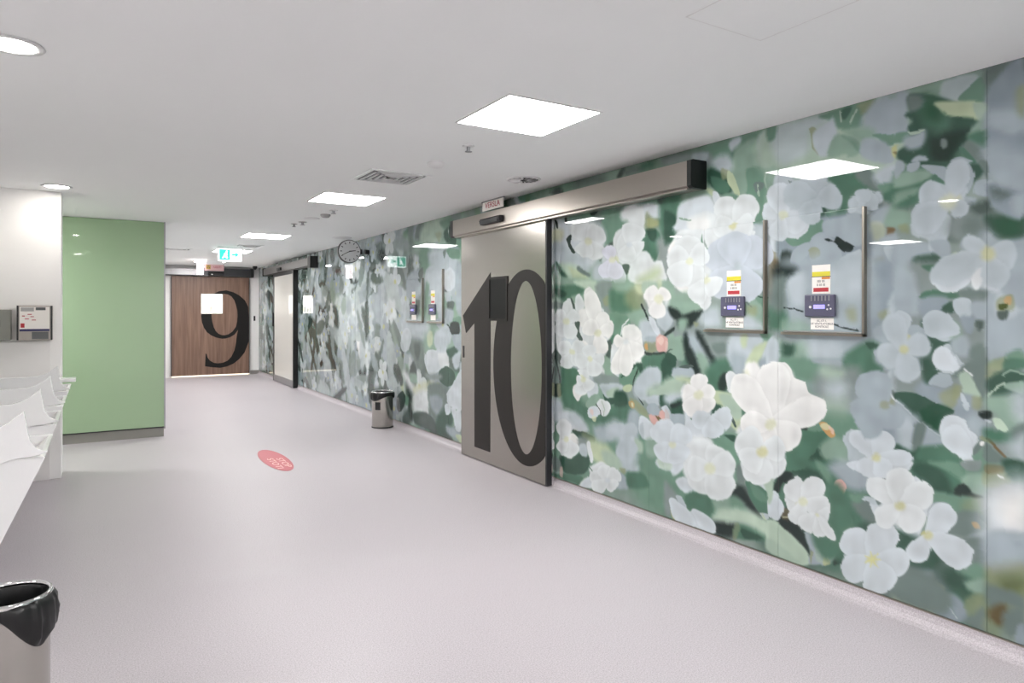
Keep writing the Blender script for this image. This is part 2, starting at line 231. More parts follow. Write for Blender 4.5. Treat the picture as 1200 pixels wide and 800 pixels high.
# ------------------------------------------------------------------ mural on the right wall
MURAL = """90ab9b 136 1 0 3669 1912 3773 1661 4064 1501 4465 1501 4830 1689 4981 2005 4830 2299 4465 2436 4064 2379 3773 2178
90ab9b 136 1 0 3669 802 3773 568 4064 377 4465 304 4830 398 4981 641 4830 921 4465 1105 4064 1130 3773 1011
729482 136 1 0 3669 555 3773 353 4064 176 4465 90 4830 145 4981 338 4830 581 4465 757 4064 803 3773 722
8b9896 108 1 0 3036 1209 3118 1007 3346 858 3656 821 3935 929 4049 1150 3935 1384 3656 1524 3346 1523 3118 1401
567a68 83 1 0 2899 1163 2937 1066 3041 997 3175 983 3289 1035 3334 1133 3289 1238 3175 1305 3041 1310 2937 1255
729482 116 1 0 2899 469 2977 293 3192 139 3485 63 3746 109 3853 270 3746 476 3485 631 3192 677 2977 612
90ab9b 130 1 0 2417 2354 2480 2251 2654 2206 2889 2241 3097 2352 3181 2498 3097 2613 2889 2646 2654 2592 2480 2481
8b9896 121 1 0 2112 1712 2167 1420 2318 1228 2520 1216 2698 1409 2769 1744 2698 2072 2520 2248 2318 2216 2167 2009
729482 118 1 0 2020 1180 2072 1071 2216 989 2409 965 2578 1018 2646 1130 2578 1253 2409 1332 2216 1339 2072 1280
a7b4bb 111 1 0 1806 1238 1853 1086 1982 977 2153 955 2303 1038 2363 1200 2303 1370 2153 1473 1982 1475 1853 1384
8b9896 101 1 0 1438 1301 1483 1096 1607 953 1772 928 1917 1047 1975 1270 1917 1500 1772 1636 1607 1630 1483 1501
90ab9b 118 1 0 1975 2488 2035 2373 2201 2325 2426 2368 2625 2498 2706 2666 2625 2794 2426 2827 2201 2761 2035 2633
567a68 82 1 0 1541 2266 1575 2135 1667 2063 1787 2081 1890 2190 1931 2348 1890 2490 1787 2555 1667 2522 1575 2412
94a2aa 75 1 0 1279 2319 1302 2197 1365 2129 1446 2144 1514 2240 1541 2383 1514 2512 1446 2576 1365 2551 1302 2453
8b9896 88 1 0 1765 2066 1811 1975 1938 1927 2106 1945 2252 2028 2311 2146 2252 2246 2106 2287 1938 2255 1811 2171
729482 81 1 0 1405 780 1455 658 1595 553 1784 504 1952 539 2020 652 1952 793 1784 898 1595 928 1455 881
567a68 94 1 0 2020 652 2072 484 2216 348 2409 296 2578 359 2646 521 2578 712 2409 846 2216 874 2072 798
405d50 95 1 0 2066 375 2119 255 2267 143 2464 81 2637 101 2706 201 2637 339 2464 452 2267 498 2119 467
567a68 90 1 0 1889 424 1929 286 2041 172 2187 125 2313 169 2363 294 2313 446 2187 560 2041 592 1929 539
73837f 83 1 0 1576 273 1618 166 1732 65 1882 9 2013 23 2066 108 2013 229 1882 332 1732 377 1618 353
567a68 78 1 0 1405 256 1436 156 1521 68 1633 23 1728 45 1765 127 1728 237 1633 326 1521 362 1436 334
8b9896 94 1 0 1309 581 1333 446 1397 345 1479 317 1549 379 1576 509 1549 653 1479 753 1397 770 1333 704
949d7c 67 0.75 0 1279 302 1302 229 1365 165 1446 134 1514 149 1541 208 1514 285 1446 350 1365 376 1302 357
a7b4bb 93 1 0 1279 1382 1302 1254 1365 1168 1446 1161 1514 1238 1541 1373 1514 1510 1446 1592 1365 1590 1302 1510
bdc9cf 75 1 0 1294 1599 1318 1514 1381 1460 1462 1459 1531 1515 1558 1606 1531 1697 1462 1748 1381 1743 1318 1685
8b9896 75 1 0 1279 1094 1302 985 1365 908 1446 894 1514 952 1541 1062 1514 1179 1446 1254 1365 1259 1302 1198
90ab9b 125 1 0 4981 2615 4424 2653 3949 2647 3414 2643 3414 2484 4981 2513
729482 87 1 0 4862 2596 4529 2597 4493 2528 4747 2523
3a4642 32 1 0 4901 2563 4785 2573 4728 2531 4862 2529
73837f 83 1 0 4546 2611 4424 2622 4210 2585 4194 2532 4390 2543 4529 2554
55645f 19 1 0 4009 2550 3949 2598 3920 2583 3964 2533
73837f 37 1 0 3920 2583 3778 2577 3723 2548 3891 2530
567a68 60 1 0 3723 2585 3565 2601 3552 2553 3710 2546
90ab9b 72 1 0 3565 2610 3414 2616 3414 2545 3539 2542
729482 79 1 0 4881 2368 4258 2382 3891 2360 3414 2372 3414 2133 4881 2301
73837f 45 1 0 4258 2362 3979 2353 3994 2228 4258 2229
729482 39 1 0 4194 2293 3979 2275 3863 2155 4009 2073 4131 1985 4258 1913 4291 2018
73837f 13 1 0 4291 2253 4194 2252 4258 2158 4282 2140
3a4642 7 1 0 4340 2332 4250 2335 4258 2296 4332 2294
d2dce1 41 1 0 4881 2334 4636 2272 4291 2233 4162 2128 4178 2029 4242 1932 4357 1878 4636 1937 4881 2043
bdc9cf 42 1 0 4862 2153 4636 2024 4493 1971 4357 1857 4600 1806 4862 1885
e0e7e8 20 1 0 4390 2203 4210 2173 4162 2108 4194 2030 4258 1995 4374 2024
e0e7e8 21 1 0 4582 2256 4407 2225 4374 2128 4529 2101 4600 2161
d8ddb8 32 0.75 0 4881 2233 4728 2206 4747 2131 4862 2142
d8ddb8 17 0.75 0 4407 2173 4340 2125 4348 2064 4407 2058
3a4642 6 1 0 4862 2332 4833 2284 4814 2237 4795 2235 4804 2292
2f3a38 5 1 0 4700 2345 4663 2308 4663 2254 4691 2268
3a4642 5 1 0 4673 2135 4591 2165 4609 2086 4546 2017 4573 1998 4627 2039 4654 2090
a7b4bb 21 1 0 4511 2057 4459 2031 4476 1980 4529 2016
55645f 13 1 0 4258 2025 4194 2010 4069 2049 4069 2020 4194 1949 4226 1921
d2dce1 13 1 0 4194 1909 4178 1988 4123 2034 4069 1980 4054 1900 4069 1841 4162 1847
e0e7e8 12 1 0 4054 2038 4039 2106 3949 2141 3806 2111 3751 1993 3764 1881 3891 1851 4024 1918
e0e7e8 27 1 0 3964 2273 3834 2314 3710 2269 3696 2165 3751 2059 3863 2098 3877 2176 3949 2213
d2dce1 18 1 0 3710 2288 3526 2263 3514 2189 3590 2180 3696 2221
567a68 12 1 0 3751 2059 3683 2108 3577 2088 3539 2011 3590 1888 3630 1909 3683 1950 3764 1956
405d50 12 1 0 3683 2108 3590 2098 3590 2025 3643 2030
949d7c 18 0.75 0 3683 2228 3630 2185 3552 2167 3565 2114 3696 2119
cbca8a 12 0.38 0 3669 2190 3565 2159 3577 2124 3669 2125
567a68 35 1 0 3539 2310 3414 2345 3414 2000 3488 2016 3539 2102
55645f 12 1 0 3565 2314 3501 2322 3501 2277 3552 2284
8b9896 35 1 0 3577 2015 3464 2005 3414 1929 3439 1718 3514 1721 3539 1867
bdc9cf 40 1 0 4307 1865 4194 1889 4162 1746 4291 1751
d2dce1 5 1 0 4210 1829 4178 1888 4069 1891 4054 1821 4069 1752 4146 1751 4194 1783
d2dce1 5 1 0 4061 1861 3979 1876 3927 1824 3920 1737 4054 1742
e0e7e8 12 1 0 3792 1940 3669 1940 3617 1872 3539 1867 3501 1792 3514 1721 3863 1735 3863 1849
55645f 7 1 0 3949 1864 3870 1859 3898 1794 3920 1804
d8ddb8 13 0.75 0 4061 1940 4009 1926 3994 1886 4054 1900
729482 14 1 0 4823 1949 4728 1889 4618 1807 4573 1762 4747 1802 4804 1882
405d50 8 1 0 4814 1949 4747 1879 4654 1808 4747 1824
bdd2bf 31 1 0 4747 1923 4529 1888 4323 1763 4291 1751 4564 1762 4691 1854
becdac 21 1 0 4636 1883 4424 1819 4374 1754 4529 1782
73837f 13 1 0 4493 1886 4357 1816 4374 1796 4511 1855
becdac 47 1 0 3778 1750 3590 1815 3552 1777 3669 1727
90ab9b 41 1 0 4862 1773 4258 1750 4069 1683 4100 1445 4862 1438
567a68 22 1 0 4862 1740 4673 1733 4442 1725 4459 1663 4600 1645 4618 1591 4785 1638
405d50 14 1 0 4843 1717 4673 1679 4710 1636 4823 1661
bdd2bf 21 1 0 4564 1762 4274 1750 4258 1668 4357 1691
73837f 14 1 0 4843 1605 4728 1582 4691 1527 4823 1549
8b9896 29 1 0 4274 1710 4100 1744 4069 1624 4100 1495 4162 1515
949d7c 13 0.75 0 4178 1616 4108 1634 4100 1575 4162 1565
729482 50 1 0 4084 1624 3806 1600 3778 1505 3891 1505 4009 1495 4069 1525
567a68 38 1 0 4084 1684 3891 1678 3834 1543 4039 1515 4084 1584
949d7c 49 0.75 0 3891 1678 3751 1683 3723 1580 3806 1524 3906 1592
d8ddb8 27 0.75 0 3806 1713 3723 1701 3737 1645 3792 1666
90ab9b 38 1 0 4039 1741 3891 1736 3891 1678 4009 1681
729482 13 1 0 4084 1495 3891 1476 3863 1409 3949 1369 3979 1310 4100 1296 4084 1416
e0e7e8 3 1 10 3964 1349 3949 1408 3877 1457
90ab9b 19 1 0 3891 1486 3723 1524 3669 1449 3778 1411
bdc9cf 27 1 0 3751 1439 3590 1432 3565 1323 3723 1300
567a68 13 1 0 4162 1304 3949 1321 4069 1188 4162 1184
55645f 13 1 0 4146 1295 4069 1267 4100 1157 4146 1164
e0e7e8 8 1 0 4691 1538 4673 1603 4627 1629 4573 1591 4564 1505 4654 1483
e0e7e8 8 1 0 4546 1622 4493 1658 4433 1610 4424 1547 4529 1516
eef0ee 7 1 0 4424 1641 4416 1693 4357 1712 4291 1669 4274 1607 4307 1526 4390 1526
e0e7e8 7 1 0 4291 1638 4242 1627 4234 1566 4274 1525
e0e7e8 13 1 0 4823 1494 4766 1538 4564 1505 4459 1526 4226 1546 4162 1485 4178 1414 4131 1445 4069 1436 4061 1377 4100 1306 4146 1275 4131 1235 4162 1173 4226 1150 4162 1103 4162 1003 4210 979 4291 1023 4374 1006 4493 976 4546 1036 4691 1015 4757 1065 4747 1131 4804 1195 4823 1327
eef0ee 13 1 0 4493 1526 4258 1536 4258 1444 4307 1392 4476 1399
d2dce1 14 1 0 4728 1286 4546 1302 4529 1207 4691 1156
d2dce1 21 1 0 4476 1210 4323 1237 4258 1117 4374 1069
eef0ee 8 1 0 4529 1271 4374 1256 4424 1170 4564 1099 4591 1151
eef0ee 8 1 0 4747 1120 4654 1147 4600 1107 4618 1031 4710 1013 4757 1065
e0e7e8 7 1 0 4291 1515 4178 1525 4170 1445 4258 1383
eef0ee 5 1 0 4146 1435 4069 1441 4061 1367 4115 1306 4162 1344
55645f 5 1 0 4555 1420 4485 1431 4493 1357 4442 1295 4459 1273 4529 1314
55645f 8 1 0 4862 1192 4766 1152 4728 1111 4766 1064 4862 1103
55645f 5 1 0 4609 1634 4555 1569 4546 1526 4573 1537
d8ddb8 14 0.75 0 4710 1461 4645 1451 4645 1397 4710 1407
d8ddb8 14 0.75 0 4627 1214 4564 1206 4573 1152 4627 1149
d8ddb8 7 0.75 0 4274 1362 4226 1353 4234 1317 4274 1321
d8ddb8 21 0.52 0 4390 1130 4323 1144 4340 1081 4390 1088
a7b4bb 14 1 0 4600 1064 4493 1071 4511 1017 4582 1023
567a68 14 1 0 4862 1058 4747 1044 4511 1028 4511 911 4862 879
73837f 14 1 0 4862 1080 4766 1053 4747 890 4862 902
2f3a38 3 1 15 4843 1148 4804 1051 4766 954 4766 888
e0e7e8 5 1 0 4511 1028 4390 1036 4340 968 4307 929 4529 909 4476 977
d8ddb8 8 0.75 0 4476 988 4424 982 4433 928 4476 935
bdc9cf 13 1 0 4348 988 4291 992 4258 934 4323 928
8b9896 20 1 0 4291 1013 4162 1023 4009 1015 3964 960 4258 934
90ab9b 13 1 0 4194 1142 4100 1147 4069 1050 4146 1024
e0e7e8 7 1 0 4084 1128 4077 1237 4024 1309 3964 1252 3935 1195 3949 1117 3964 1019 4039 1032 4092 1068
eef0ee 7 1 0 3949 1311 3906 1389 3820 1415 3751 1374 3723 1262 3723 1150 3834 1124 3920 1138 3949 1214
d2dce1 7 1 0 4084 1148 3964 1174 3949 1097 3979 1017 4054 1051
e0e7e8 7 1 0 3949 1156 3834 1124 3891 1063 3949 1039
eef0ee 12 1 0 3710 1635 3603 1670 3501 1649 3451 1603 3514 1559 3565 1487 3643 1505 3683 1579
becdac 18 0.8 0 3590 1724 3526 1722 3539 1614 3603 1560
adc2b1 18 1 0 3723 1729 3590 1724 3590 1669 3723 1654
90ab9b 18 1 0 3526 1722 3414 1717 3414 1611 3476 1621
bdc9cf 12 1 0 3577 1487 3514 1532 3439 1514 3427 1443 3501 1379 3565 1423
3a4642 11 1 0 3514 1559 3414 1576 3414 1514 3488 1541
2f3a38 5 1 17 3737 1561 3669 1459
d2dce1 7 1 0 3669 1459 3617 1468 3552 1360 3590 1359
3a4642 6 1 0 3514 1352 3414 1408 3414 1381 3501 1343
90ab9b 11 1 0 3476 1326 3414 1364 3414 1257 3464 1255
949d7c 7 0.75 0 3696 1300 3590 1313 3577 1232 3696 1226
c9a06c 5 1 0 3703 1272 3676 1278 3676 1241 3699 1245
a7b4bb 12 1 0 3696 1328 3590 1332 3590 1300 3683 1296
d8b0a8 6 1 0 3584 1323 3539 1351 3476 1326 3476 1273 3514 1230 3571 1232
e2c6bd 5 1 0 3577 1314 3539 1342 3514 1316 3539 1279
3a4642 7 1 0 3710 1221 3590 1218 3501 1231 3464 1224 3539 1202 3669 1195
2f3a38 4 1 9 3580 1204 3580 1141
567a68 12 1 0 3723 1187 3539 1207 3414 1240 3414 1028 3539 999 3577 1086 3710 1095
405d50 11 1 0 3526 1162 3439 1203 3427 1097 3514 1037
729482 12 1 0 3964 1058 3778 1118 3710 1039 3778 977 3964 960
405d50 7 1 0 3964 1019 3820 1116 3806 1107 3891 1044
3a4642 4 1 9 3785 1090 3834 972
405d50 12 1 0 3806 1126 3737 1131 3710 1039
bdc9cf 18 1 0 3751 1055 3669 1107 3565 1114 3539 1053 3577 995 3806 975
567a68 40 1 0 4728 891 4511 826 4374 736 3891 813 3863 721 3949 641 4226 632 4511 646 4691 699
3a4642 8 1 0 4862 879 4728 891 4747 802 4862 779
949d7c 14 0.75 0 4804 885 4747 890 4747 802 4795 786
567a68 22 1 0 4747 890 4564 885 4546 780 4673 733
bdc9cf 32 1 0 4862 745 4747 736 4728 606 4862 566
eef0ee 8 1 0 4582 872 4529 909 4374 923 4390 849 4459 821 4511 778 4564 810
d2dce1 13 1 0 4390 922 4258 934 4258 852 4357 811
bdc9cf 13 1 0 4210 938 3964 960 3979 900 4039 850 4131 845 4194 889
adc2b1 13 1 0 4131 895 3994 928 4039 850 4115 852
405d50 7 1 0 4178 860 4131 840 4039 845 4054 804 4131 795
90ab9b 7 1 0 4390 786 4258 862 4210 807 4258 750 4390 734
d2dce1 5 1 0 4374 726 4258 760 4210 715 4291 664 4357 666
d8ddb8 4 0.75 0 4315 671 4266 678 4274 641 4307 642
e2c6bd 7 0.6 0 4357 718 4307 724 4307 683
e0e7e8 5 1 0 4258 781 4210 822 4115 807 4092 760 4131 705 4194 692 4234 733
2f3a38 3 1 8 4266 780 4218 735 4210 695
adc2b1 4 1 8 4194 808 4162 741 4178 699
405d50 19 1 0 4039 894 3920 906 3891 813 4039 786
2f3a38 3 1 8 3834 972 3820 916 3723 833
becdac 7 1 0 3949 942 3848 971 3863 922 3920 916
949d7c 7 0.75 0 3863 874 3778 845 3683 791 3669 746 3764 771 3834 820
c9a06c 5 0.7 0 3877 843 3827 849 3820 802 3863 802
d8ddb8 4 0.75 0 3855 836 3834 839 3831 810 3851 813
a7b4bb 27 1 0 3863 778 3778 770 3751 670 3806 577 3891 679
bdc9cf 19 1 0 3820 973 3630 990 3669 931 3696 873 3806 889
adc2b1 35 1 0 3669 950 3539 999 3414 1010 3414 921 3539 917 3643 897
bdc9cf 12 1 0 3696 891 3565 915 3539 863 3590 839 3669 848
bdc9cf 11 1 0 3476 924 3414 939 3414 877 3476 870
405d50 12 1 0 3552 916 3476 924 3464 836 3539 845
a7b4bb 7 1 0 3683 809 3643 851 3577 849 3552 789 3630 770
d8b0a8 7 1 0 3656 766 3590 775 3539 773 3488 743 3603 709 3643 731
d8b0a8 5 1 0 3558 797 3514 821 3476 790 3488 743 3539 745
d2dce1 4 1 0 3533 828 3488 855 3439 803 3451 757 3476 790
7a6a50 5 1 0 3590 775 3552 762 3514 731 3552 735
729482 36 1 0 3751 548 3590 592 3539 492 3669 247 3834 211 3806 387
d2dce1 7 1 0 3771 695 3737 751 3643 722 3603 691 3590 629 3669 580 3744 605
a7b4bb 5 0.5 0 3758 669 3723 702 3710 592 3737 588
d2dce1 12 1 0 3603 682 3514 731 3414 718 3414 444 3476 405 3565 415 3590 456 3539 501 3590 556
bdd2bf 12 0.7 0 3577 467 3514 488 3439 457 3476 405 3552 417
90ab9b 26 1 0 3696 575 3590 592 3577 503 3669 469
d2dce1 31 1 0 4785 632 4654 681 4546 641 4511 550 4636 500 4766 524
bdc9cf 31 1 0 4636 640 4511 667 4374 560 4493 521
e0e7e8 8 1 0 4785 566 4691 600 4600 548 4600 473 4511 465 4493 394 4582 293 4654 280 4747 296 4775 380 4766 447 4804 486
eef0ee 5 1 0 4636 467 4546 492 4497 446 4529 356 4600 285 4673 310
d8ddb8 14 0.75 0 4710 467 4654 475 4663 398 4700 392
405d50 8 1 0 4582 519 4442 529 4291 510 4307 467 4459 463 4546 492
949d7c 21 0.52 0 4442 518 4258 516 4323 464 4424 479
a7b4bb 39 1 0 4291 582 4131 615 4069 535 4226 490
8b9896 30 1 0 4493 468 4357 469 4374 383 4493 362
becdac 40 1 0 4357 469 4162 470 4069 416 4009 329 4194 314 4340 348
adc2b1 28 1 0 4194 415 4009 407 3920 308 4131 316
e0e7e8 7 1 0 4390 453 4348 460 4307 323 4340 306 4382 382
405d50 14 1 0 4766 271 4600 279 4493 341 4374 342 4357 262 4459 179 4654 139 4747 186
567a68 14 1 0 4862 97 4636 143 4459 158 4459 95 4600 86 4785 80
bdc9cf 13 1 0 4493 405 4407 430 4390 339 4476 344
73837f 14 1 0 4862 254 4766 227 4747 164 4862 142
e2c6bd 8 0.7 0 4766 172 4728 179 4728 102 4766 106
bdc9cf 39 1 0 4131 625 4039 678 3949 632 4009 545 4115 538
bdc9cf 49 1 0 3994 547 4009 603 3920 665 3820 612 3792 532 3806 406 3891 352 3979 413
bdc9cf 37 1 0 3964 416 3834 382 3778 374 3806 321 3920 327
d2dce1 38 1 0 3949 622 3863 625 3834 525 3920 481
adc2b1 19 1 0 3806 577 3737 550 3737 485 3806 491
e0e7e8 13 1 0 4291 295 4194 334 4100 302 4009 300 4009 231 4115 149 4476 70 4424 144 4340 182 4357 251 4323 268
d2dce1 5 1 0 4442 120 4340 182 4258 159 4274 114 4459 74
eef0ee 13 1 0 4162 279 4039 284 4054 202 4162 179
a7b4bb 19 1 0 4009 290 3891 256 3877 201 4100 152
567a68 19 1 0 3891 304 3723 328 3669 247 3877 201
949d7c 12 0.75 0 3979 325 3920 327 3920 298 3964 299
567a68 4 1 8 4357 262 4307 220
729482 53 1 0 3497 2600 3211 2595 2592 2588 2592 2362 2833 2367 3100 2355 3497 2349
8b9896 34 1 0 3497 2609 3111 2541 3100 2455 3280 2523 3497 2537
bdc9cf 16 1 0 2933 2578 2843 2590 2862 2531 2912 2509
567a68 31 1 0 2912 2501 2700 2567 2691 2457 2794 2399 2872 2414
90ab9b 22 1 0 2872 2525 2719 2555 2682 2379 2619 2344 2646 2281 2833 2248 2912 2316 2912 2421
729482 10 1 0 2794 2384 2619 2352 2575 2314 2610 2169 2719 2123 2794 2195 2794 2289
73837f 6 1 0 2738 2296 2664 2276 2710 2230 2738 2242
adc2b1 3 1 11 2655 2343 2664 2299 2646 2235
adc2b1 3 1 9 2719 2277 2710 2206
bdc9cf 32 1 0 3068 2474 3015 2505 2933 2481 2912 2421 2973 2375 3036 2427
a7b4bb 17 1 0 3234 2557 3111 2541 3133 2495 3222 2512
405d50 16 1 0 3100 2439 2994 2395 2933 2344 2922 2262 2994 2256 3079 2327 3111 2374
567a68 10 1 0 3079 2385 2933 2320 2953 2258 3047 2297
949d7c 10 0.75 0 2994 2420 2933 2400 2943 2362 2984 2353
becdac 4 1 0 2943 2402 2912 2381 2862 2277 2843 2202 2853 2172 2902 2267 2943 2329
e0e7e8 2 1 5 2872 2238 2843 2178
729482 10 1 0 2984 2255 2872 2238 2862 2173 2953 2185
90ab9b 17 1 0 3315 2347 3111 2315 3057 2266 3166 2265 3326 2271
becdac 11 1 0 3122 2317 3068 2292 3057 2249 3100 2280
567a68 45 1 0 3497 2331 3362 2328 3386 2174 3497 2079
405d50 18 1 0 3497 2223 3398 2157 3422 2072 3497 2079
405d50 10 1 0 2664 2146 2601 2130 2592 2107 2655 2115
729482 15 1 0 2719 2123 2664 2146 2673 2040 2738 2032
a7b4bb 10 1 0 2738 2040 2664 2016 2655 1993 2738 2001
d2dce1 17 1 0 3374 2225 3280 2264 3111 2265 3036 2197 2973 2188 2994 2109 2984 2027 3398 2069 3386 2121
e0e7e8 17 1 0 3280 2143 3144 2161 3015 2128 2994 2028 3256 2055
eef0ee 17 0.7 0 3256 2123 3111 2123 3111 2040 3256 2055
d2dce1 4 1 0 3068 2284 3025 2269 2984 2198 3005 2160 3057 2224
90ab9b 3 1 0 3362 2153 3256 2128 3268 2120 3350 2139
d2dce1 4 1 0 2984 2173 2933 2211 2882 2192 2862 2133 2872 2063 2953 2072
e0e7e8 4 1 0 2853 2140 2833 2185 2785 2202 2738 2164 2724 2108 2756 2050 2833 2035 2892 2065
e0e7e8 6 1 0 2994 2093 2872 2047 2738 2032 2738 2001 2994 2028
d8ddb8 10 0.75 0 2922 2077 2862 2062 2872 2031 2912 2035
bdc9cf 22 1 0 2700 2567 2592 2588 2472 2560 2472 2333 2583 2346 2664 2383 2710 2461
a7b4bb 22 0.6 0 2646 2585 2601 2575 2628 2490
d2dce1 5 1 0 2619 2201 2601 2288 2557 2326 2472 2318 2472 1988 2557 2057 2575 2104 2610 2147
d2dce1 4 1 0 2682 2103 2655 2130 2583 2105 2566 2043 2575 1984 2619 1989 2664 2039
d8ddb8 9 0.75 0 2557 2095 2506 2088 2514 2052 2540 2055
bdc9cf 15 0.6 0 2540 2278 2472 2281 2472 2150 2514 2156
55645f 4 0.5 0 2506 2265 2485 2262 2485 2243 2506 2250
bdc9cf 30 1 0 2738 2001 2646 1992 2646 1764 2719 1768
405d50 26 1 0 3497 2079 3422 2072 3422 2019 3497 1981
e0e7e8 11 1 0 3410 2017 3350 2064 3166 2045 3144 1959 3188 1887 3155 1825 3166 1623 3268 1625 3374 1672 3435 1736 3422 1806 3478 1899 3459 1942
eef0ee 11 1 0 3472 1943 3410 2000 3338 1985 3338 1871 3422 1877
eef0ee 11 1 0 3350 1890 3211 1897 3188 1776 3326 1775
eef0ee 11 1 0 3422 1771 3303 1774 3256 1642 3338 1653 3386 1690
e0e7e8 6 1 0 3166 1876 3047 1876 3047 1761 3068 1662 3166 1632 3200 1743
d8ddb8 17 0.75 0 3291 1877 3245 1865 3251 1822 3285 1829
d8ddb8 24 0.75 0 3133 1740 3068 1729 3079 1688 3122 1693
e0e7e8 6 1 0 3144 2018 3133 2042 2738 2001 2747 1956 2833 1924 2953 1934 3036 1908 3089 1929
729482 4 1 0 3161 2019 3144 1951 3036 1908 3041 1884 3155 1884 3183 1878
3a4642 3 1 0 3155 1952 3122 1932 3144 1917
bdc9cf 31 1 0 3036 1884 2953 1934 2833 1932 2719 1907 2664 1856 2655 1802 2700 1767 2775 1755 2738 1676 2785 1607 2994 1611 3068 1671 3057 1770
bdc9cf 10 1 0 2794 1897 2691 1881 2659 1833 2664 1787 2719 1760 2785 1787
d2dce1 10 0.7 0 3015 1882 2872 1880 2872 1808 3015 1800
d2dce1 10 1 0 2833 1750 2756 1738 2738 1691 2766 1638 2823 1639
d2dce1 10 1 0 3057 1703 2984 1758 2973 1619 3047 1629
8b9896 3 1 0 2766 1755 2719 1748 2700 1728 2728 1710 2747 1734
55645f 2 0.7 0 2902 1838 2882 1828 2887 1813
55645f 2 0.7 0 2843 1806 2823 1793 2833 1786
d8ddb8 6 0.52 0 2907 1826 2858 1823 2872 1796 2902 1798
e0e7e8 4 1 0 3172 1573 3155 1623 3111 1639 3057 1629 3068 1563 3111 1522 3155 1522
90ab9b 34 1 0 3497 1631 3166 1623 3166 1539 3280 1471 3422 1523 3497 1541
e0e7e8 26 1 0 3497 1631 3459 1612 3472 1559 3497 1550
90ab9b 30 1 0 2794 1615 2655 1589 2655 1414 2738 1458 2794 1521
729482 10 0.8 0 2719 1598 2655 1581 2655 1535
405d50 3 1 0 2761 1626 2655 1600 2659 1589 2756 1618
73837f 2 1 9 2814 1596 2747 1544
949d7c 22 0.75 0 2775 1544 2710 1536 2719 1490 2766 1489
bdc9cf 33 1 0 3155 1505 3036 1538 2994 1489 2994 1415 3111 1413 3166 1454
bdc9cf 30 1 0 2814 1489 2719 1459 2664 1417 2814 1414
bdc9cf 35 1 0 3497 1523 3435 1505 3435 1434 3497 1415
2f3a38 18 1 0 3459 1541 3374 1523 3338 1479 3362 1452 3435 1487
2f3a38 17 1 0 3374 1461 3280 1496 3166 1522 3211 1462 3280 1401 3362 1382
90ab9b 25 1 0 3362 1452 3291 1453 3315 1366 3374 1365
949d7c 11 0.75 0 3234 1445 3188 1437 3211 1411
8b9896 29 1 0 2619 1876 2540 1862 2531 1787 2557 1684 2619 1732
7a6a50 38 0.9 0 2614 1853 2566 1849 2548 1736 2557 1595 2601 1565 2619 1686
2f3a38 48 1 0 2557 1796 2472 1849 2472 1681 2506 1564 2575 1565
567a68 38 1 0 2619 1535 2548 1527 2506 1475 2531 1416 2610 1414
d2dce1 15 1 0 2619 1989 2557 1983 2540 1892 2610 1890
d2dce1 5 1 0 2540 1966 2506 1970 2497 1932 2531 1898
8b9896 54 1 0 3374 1365 2933 1376 2933 1215 3079 1156 3144 1286
a7b4bb 33 1 0 3303 1349 3188 1344 3122 1254 3079 1156 3122 1095 3211 1198
90ab9b 24 1 0 3211 1233 3111 1204 3111 1087 3166 1083
90ab9b 11 1 0 3459 1309 3326 1340 3315 1192 3422 1204 3472 1255
2f3a38 25 1 0 3326 1314 3297 1367 3268 1281 3211 1198 3177 1107 3222 1087 3291 1194
2f3a38 24 1 0 3211 1369 3155 1353 3068 1223 3015 1161 3057 1149 3111 1221
73837f 16 1 0 3068 1298 2953 1311 2953 1270 3025 1250
e2c6bd 4 0.7 0 3497 1308 3472 1299 3478 1246 3497 1227
55645f 4 1 0 3497 1227 3422 1261 3459 1251
405d50 6 1 0 3497 1218 3398 1205 3398 1117 3435 1043 3497 1038
a7b4bb 11 1 0 3422 1115 3326 1140 3245 1128 3234 1077 3338 1060 3422 1062
55645f 3 1 0 3362 1137 3291 1159 3234 1146 3291 1133
567a68 32 1 0 3111 1137 3015 1210 2933 1198 2933 1134 2984 1016 3057 1009 3122 1053
3a4642 16 1 0 3015 1087 2953 1124 2963 1026 3015 1021
adc2b1 35 1 0 3497 1029 3350 1059 3315 975 3362 944 3497 931
bdc9cf 35 1 0 3484 923 3362 944 3350 902 3422 867 3497 886
405d50 25 1 0 3447 865 3326 913 3315 810 3422 797
3a4642 11 1 0 3447 869 3350 893 3362 874 3422 850
bdc9cf 23 1 0 2943 1327 2872 1377 2682 1382 2700 1290 2785 1207 2872 1114 2902 1168 2943 1230
a7b4bb 31 1 0 2912 1232 2814 1237 2833 1141 2882 1122
729482 10 1 0 2700 1382 2592 1385 2610 1354 2664 1337
becdac 16 1 0 2843 1362 2794 1364 2804 1309 2833 1299
becdac 15 1 0 2804 1198 2738 1296 2646 1330 2664 1268 2719 1196 2794 1144
bdc9cf 10 1 0 2664 1284 2592 1370 2548 1341 2557 1236 2592 1212 2682 1198
94a2aa 22 1 0 2700 1213 2637 1232 2637 1156 2682 1145
405d50 29 1 0 2548 1311 2472 1337 2472 1241 2531 1268
729482 21 1 0 2540 1237 2472 1241 2472 1168 2506 1202
e0e7e8 4 1 0 2963 1107 2933 1142 2892 1129 2862 1075 2872 1011 2933 1005 2953 1051
becdac 10 1 0 3068 1000 2953 1003 2872 979 2814 875 2853 775 2933 811 3005 883 3057 926
adc2b1 16 1 0 3015 980 2853 981 2814 891 2892 849
405d50 11 1 0 3089 906 2994 917 2994 868 3057 827 3089 839
567a68 10 1 0 2833 920 2766 920 2775 864 2823 842
55645f 3 1 16 2984 894 2912 846 2882 802
d2dce1 17 1 0 3303 873 3100 896 3089 806 3144 748 3234 718 3303 777
e0e7e8 11 1 0 3350 972 3291 1038 3211 1054 3089 1031 3068 991 3079 940 3100 896 3100 855 3188 793 3280 832 3326 896
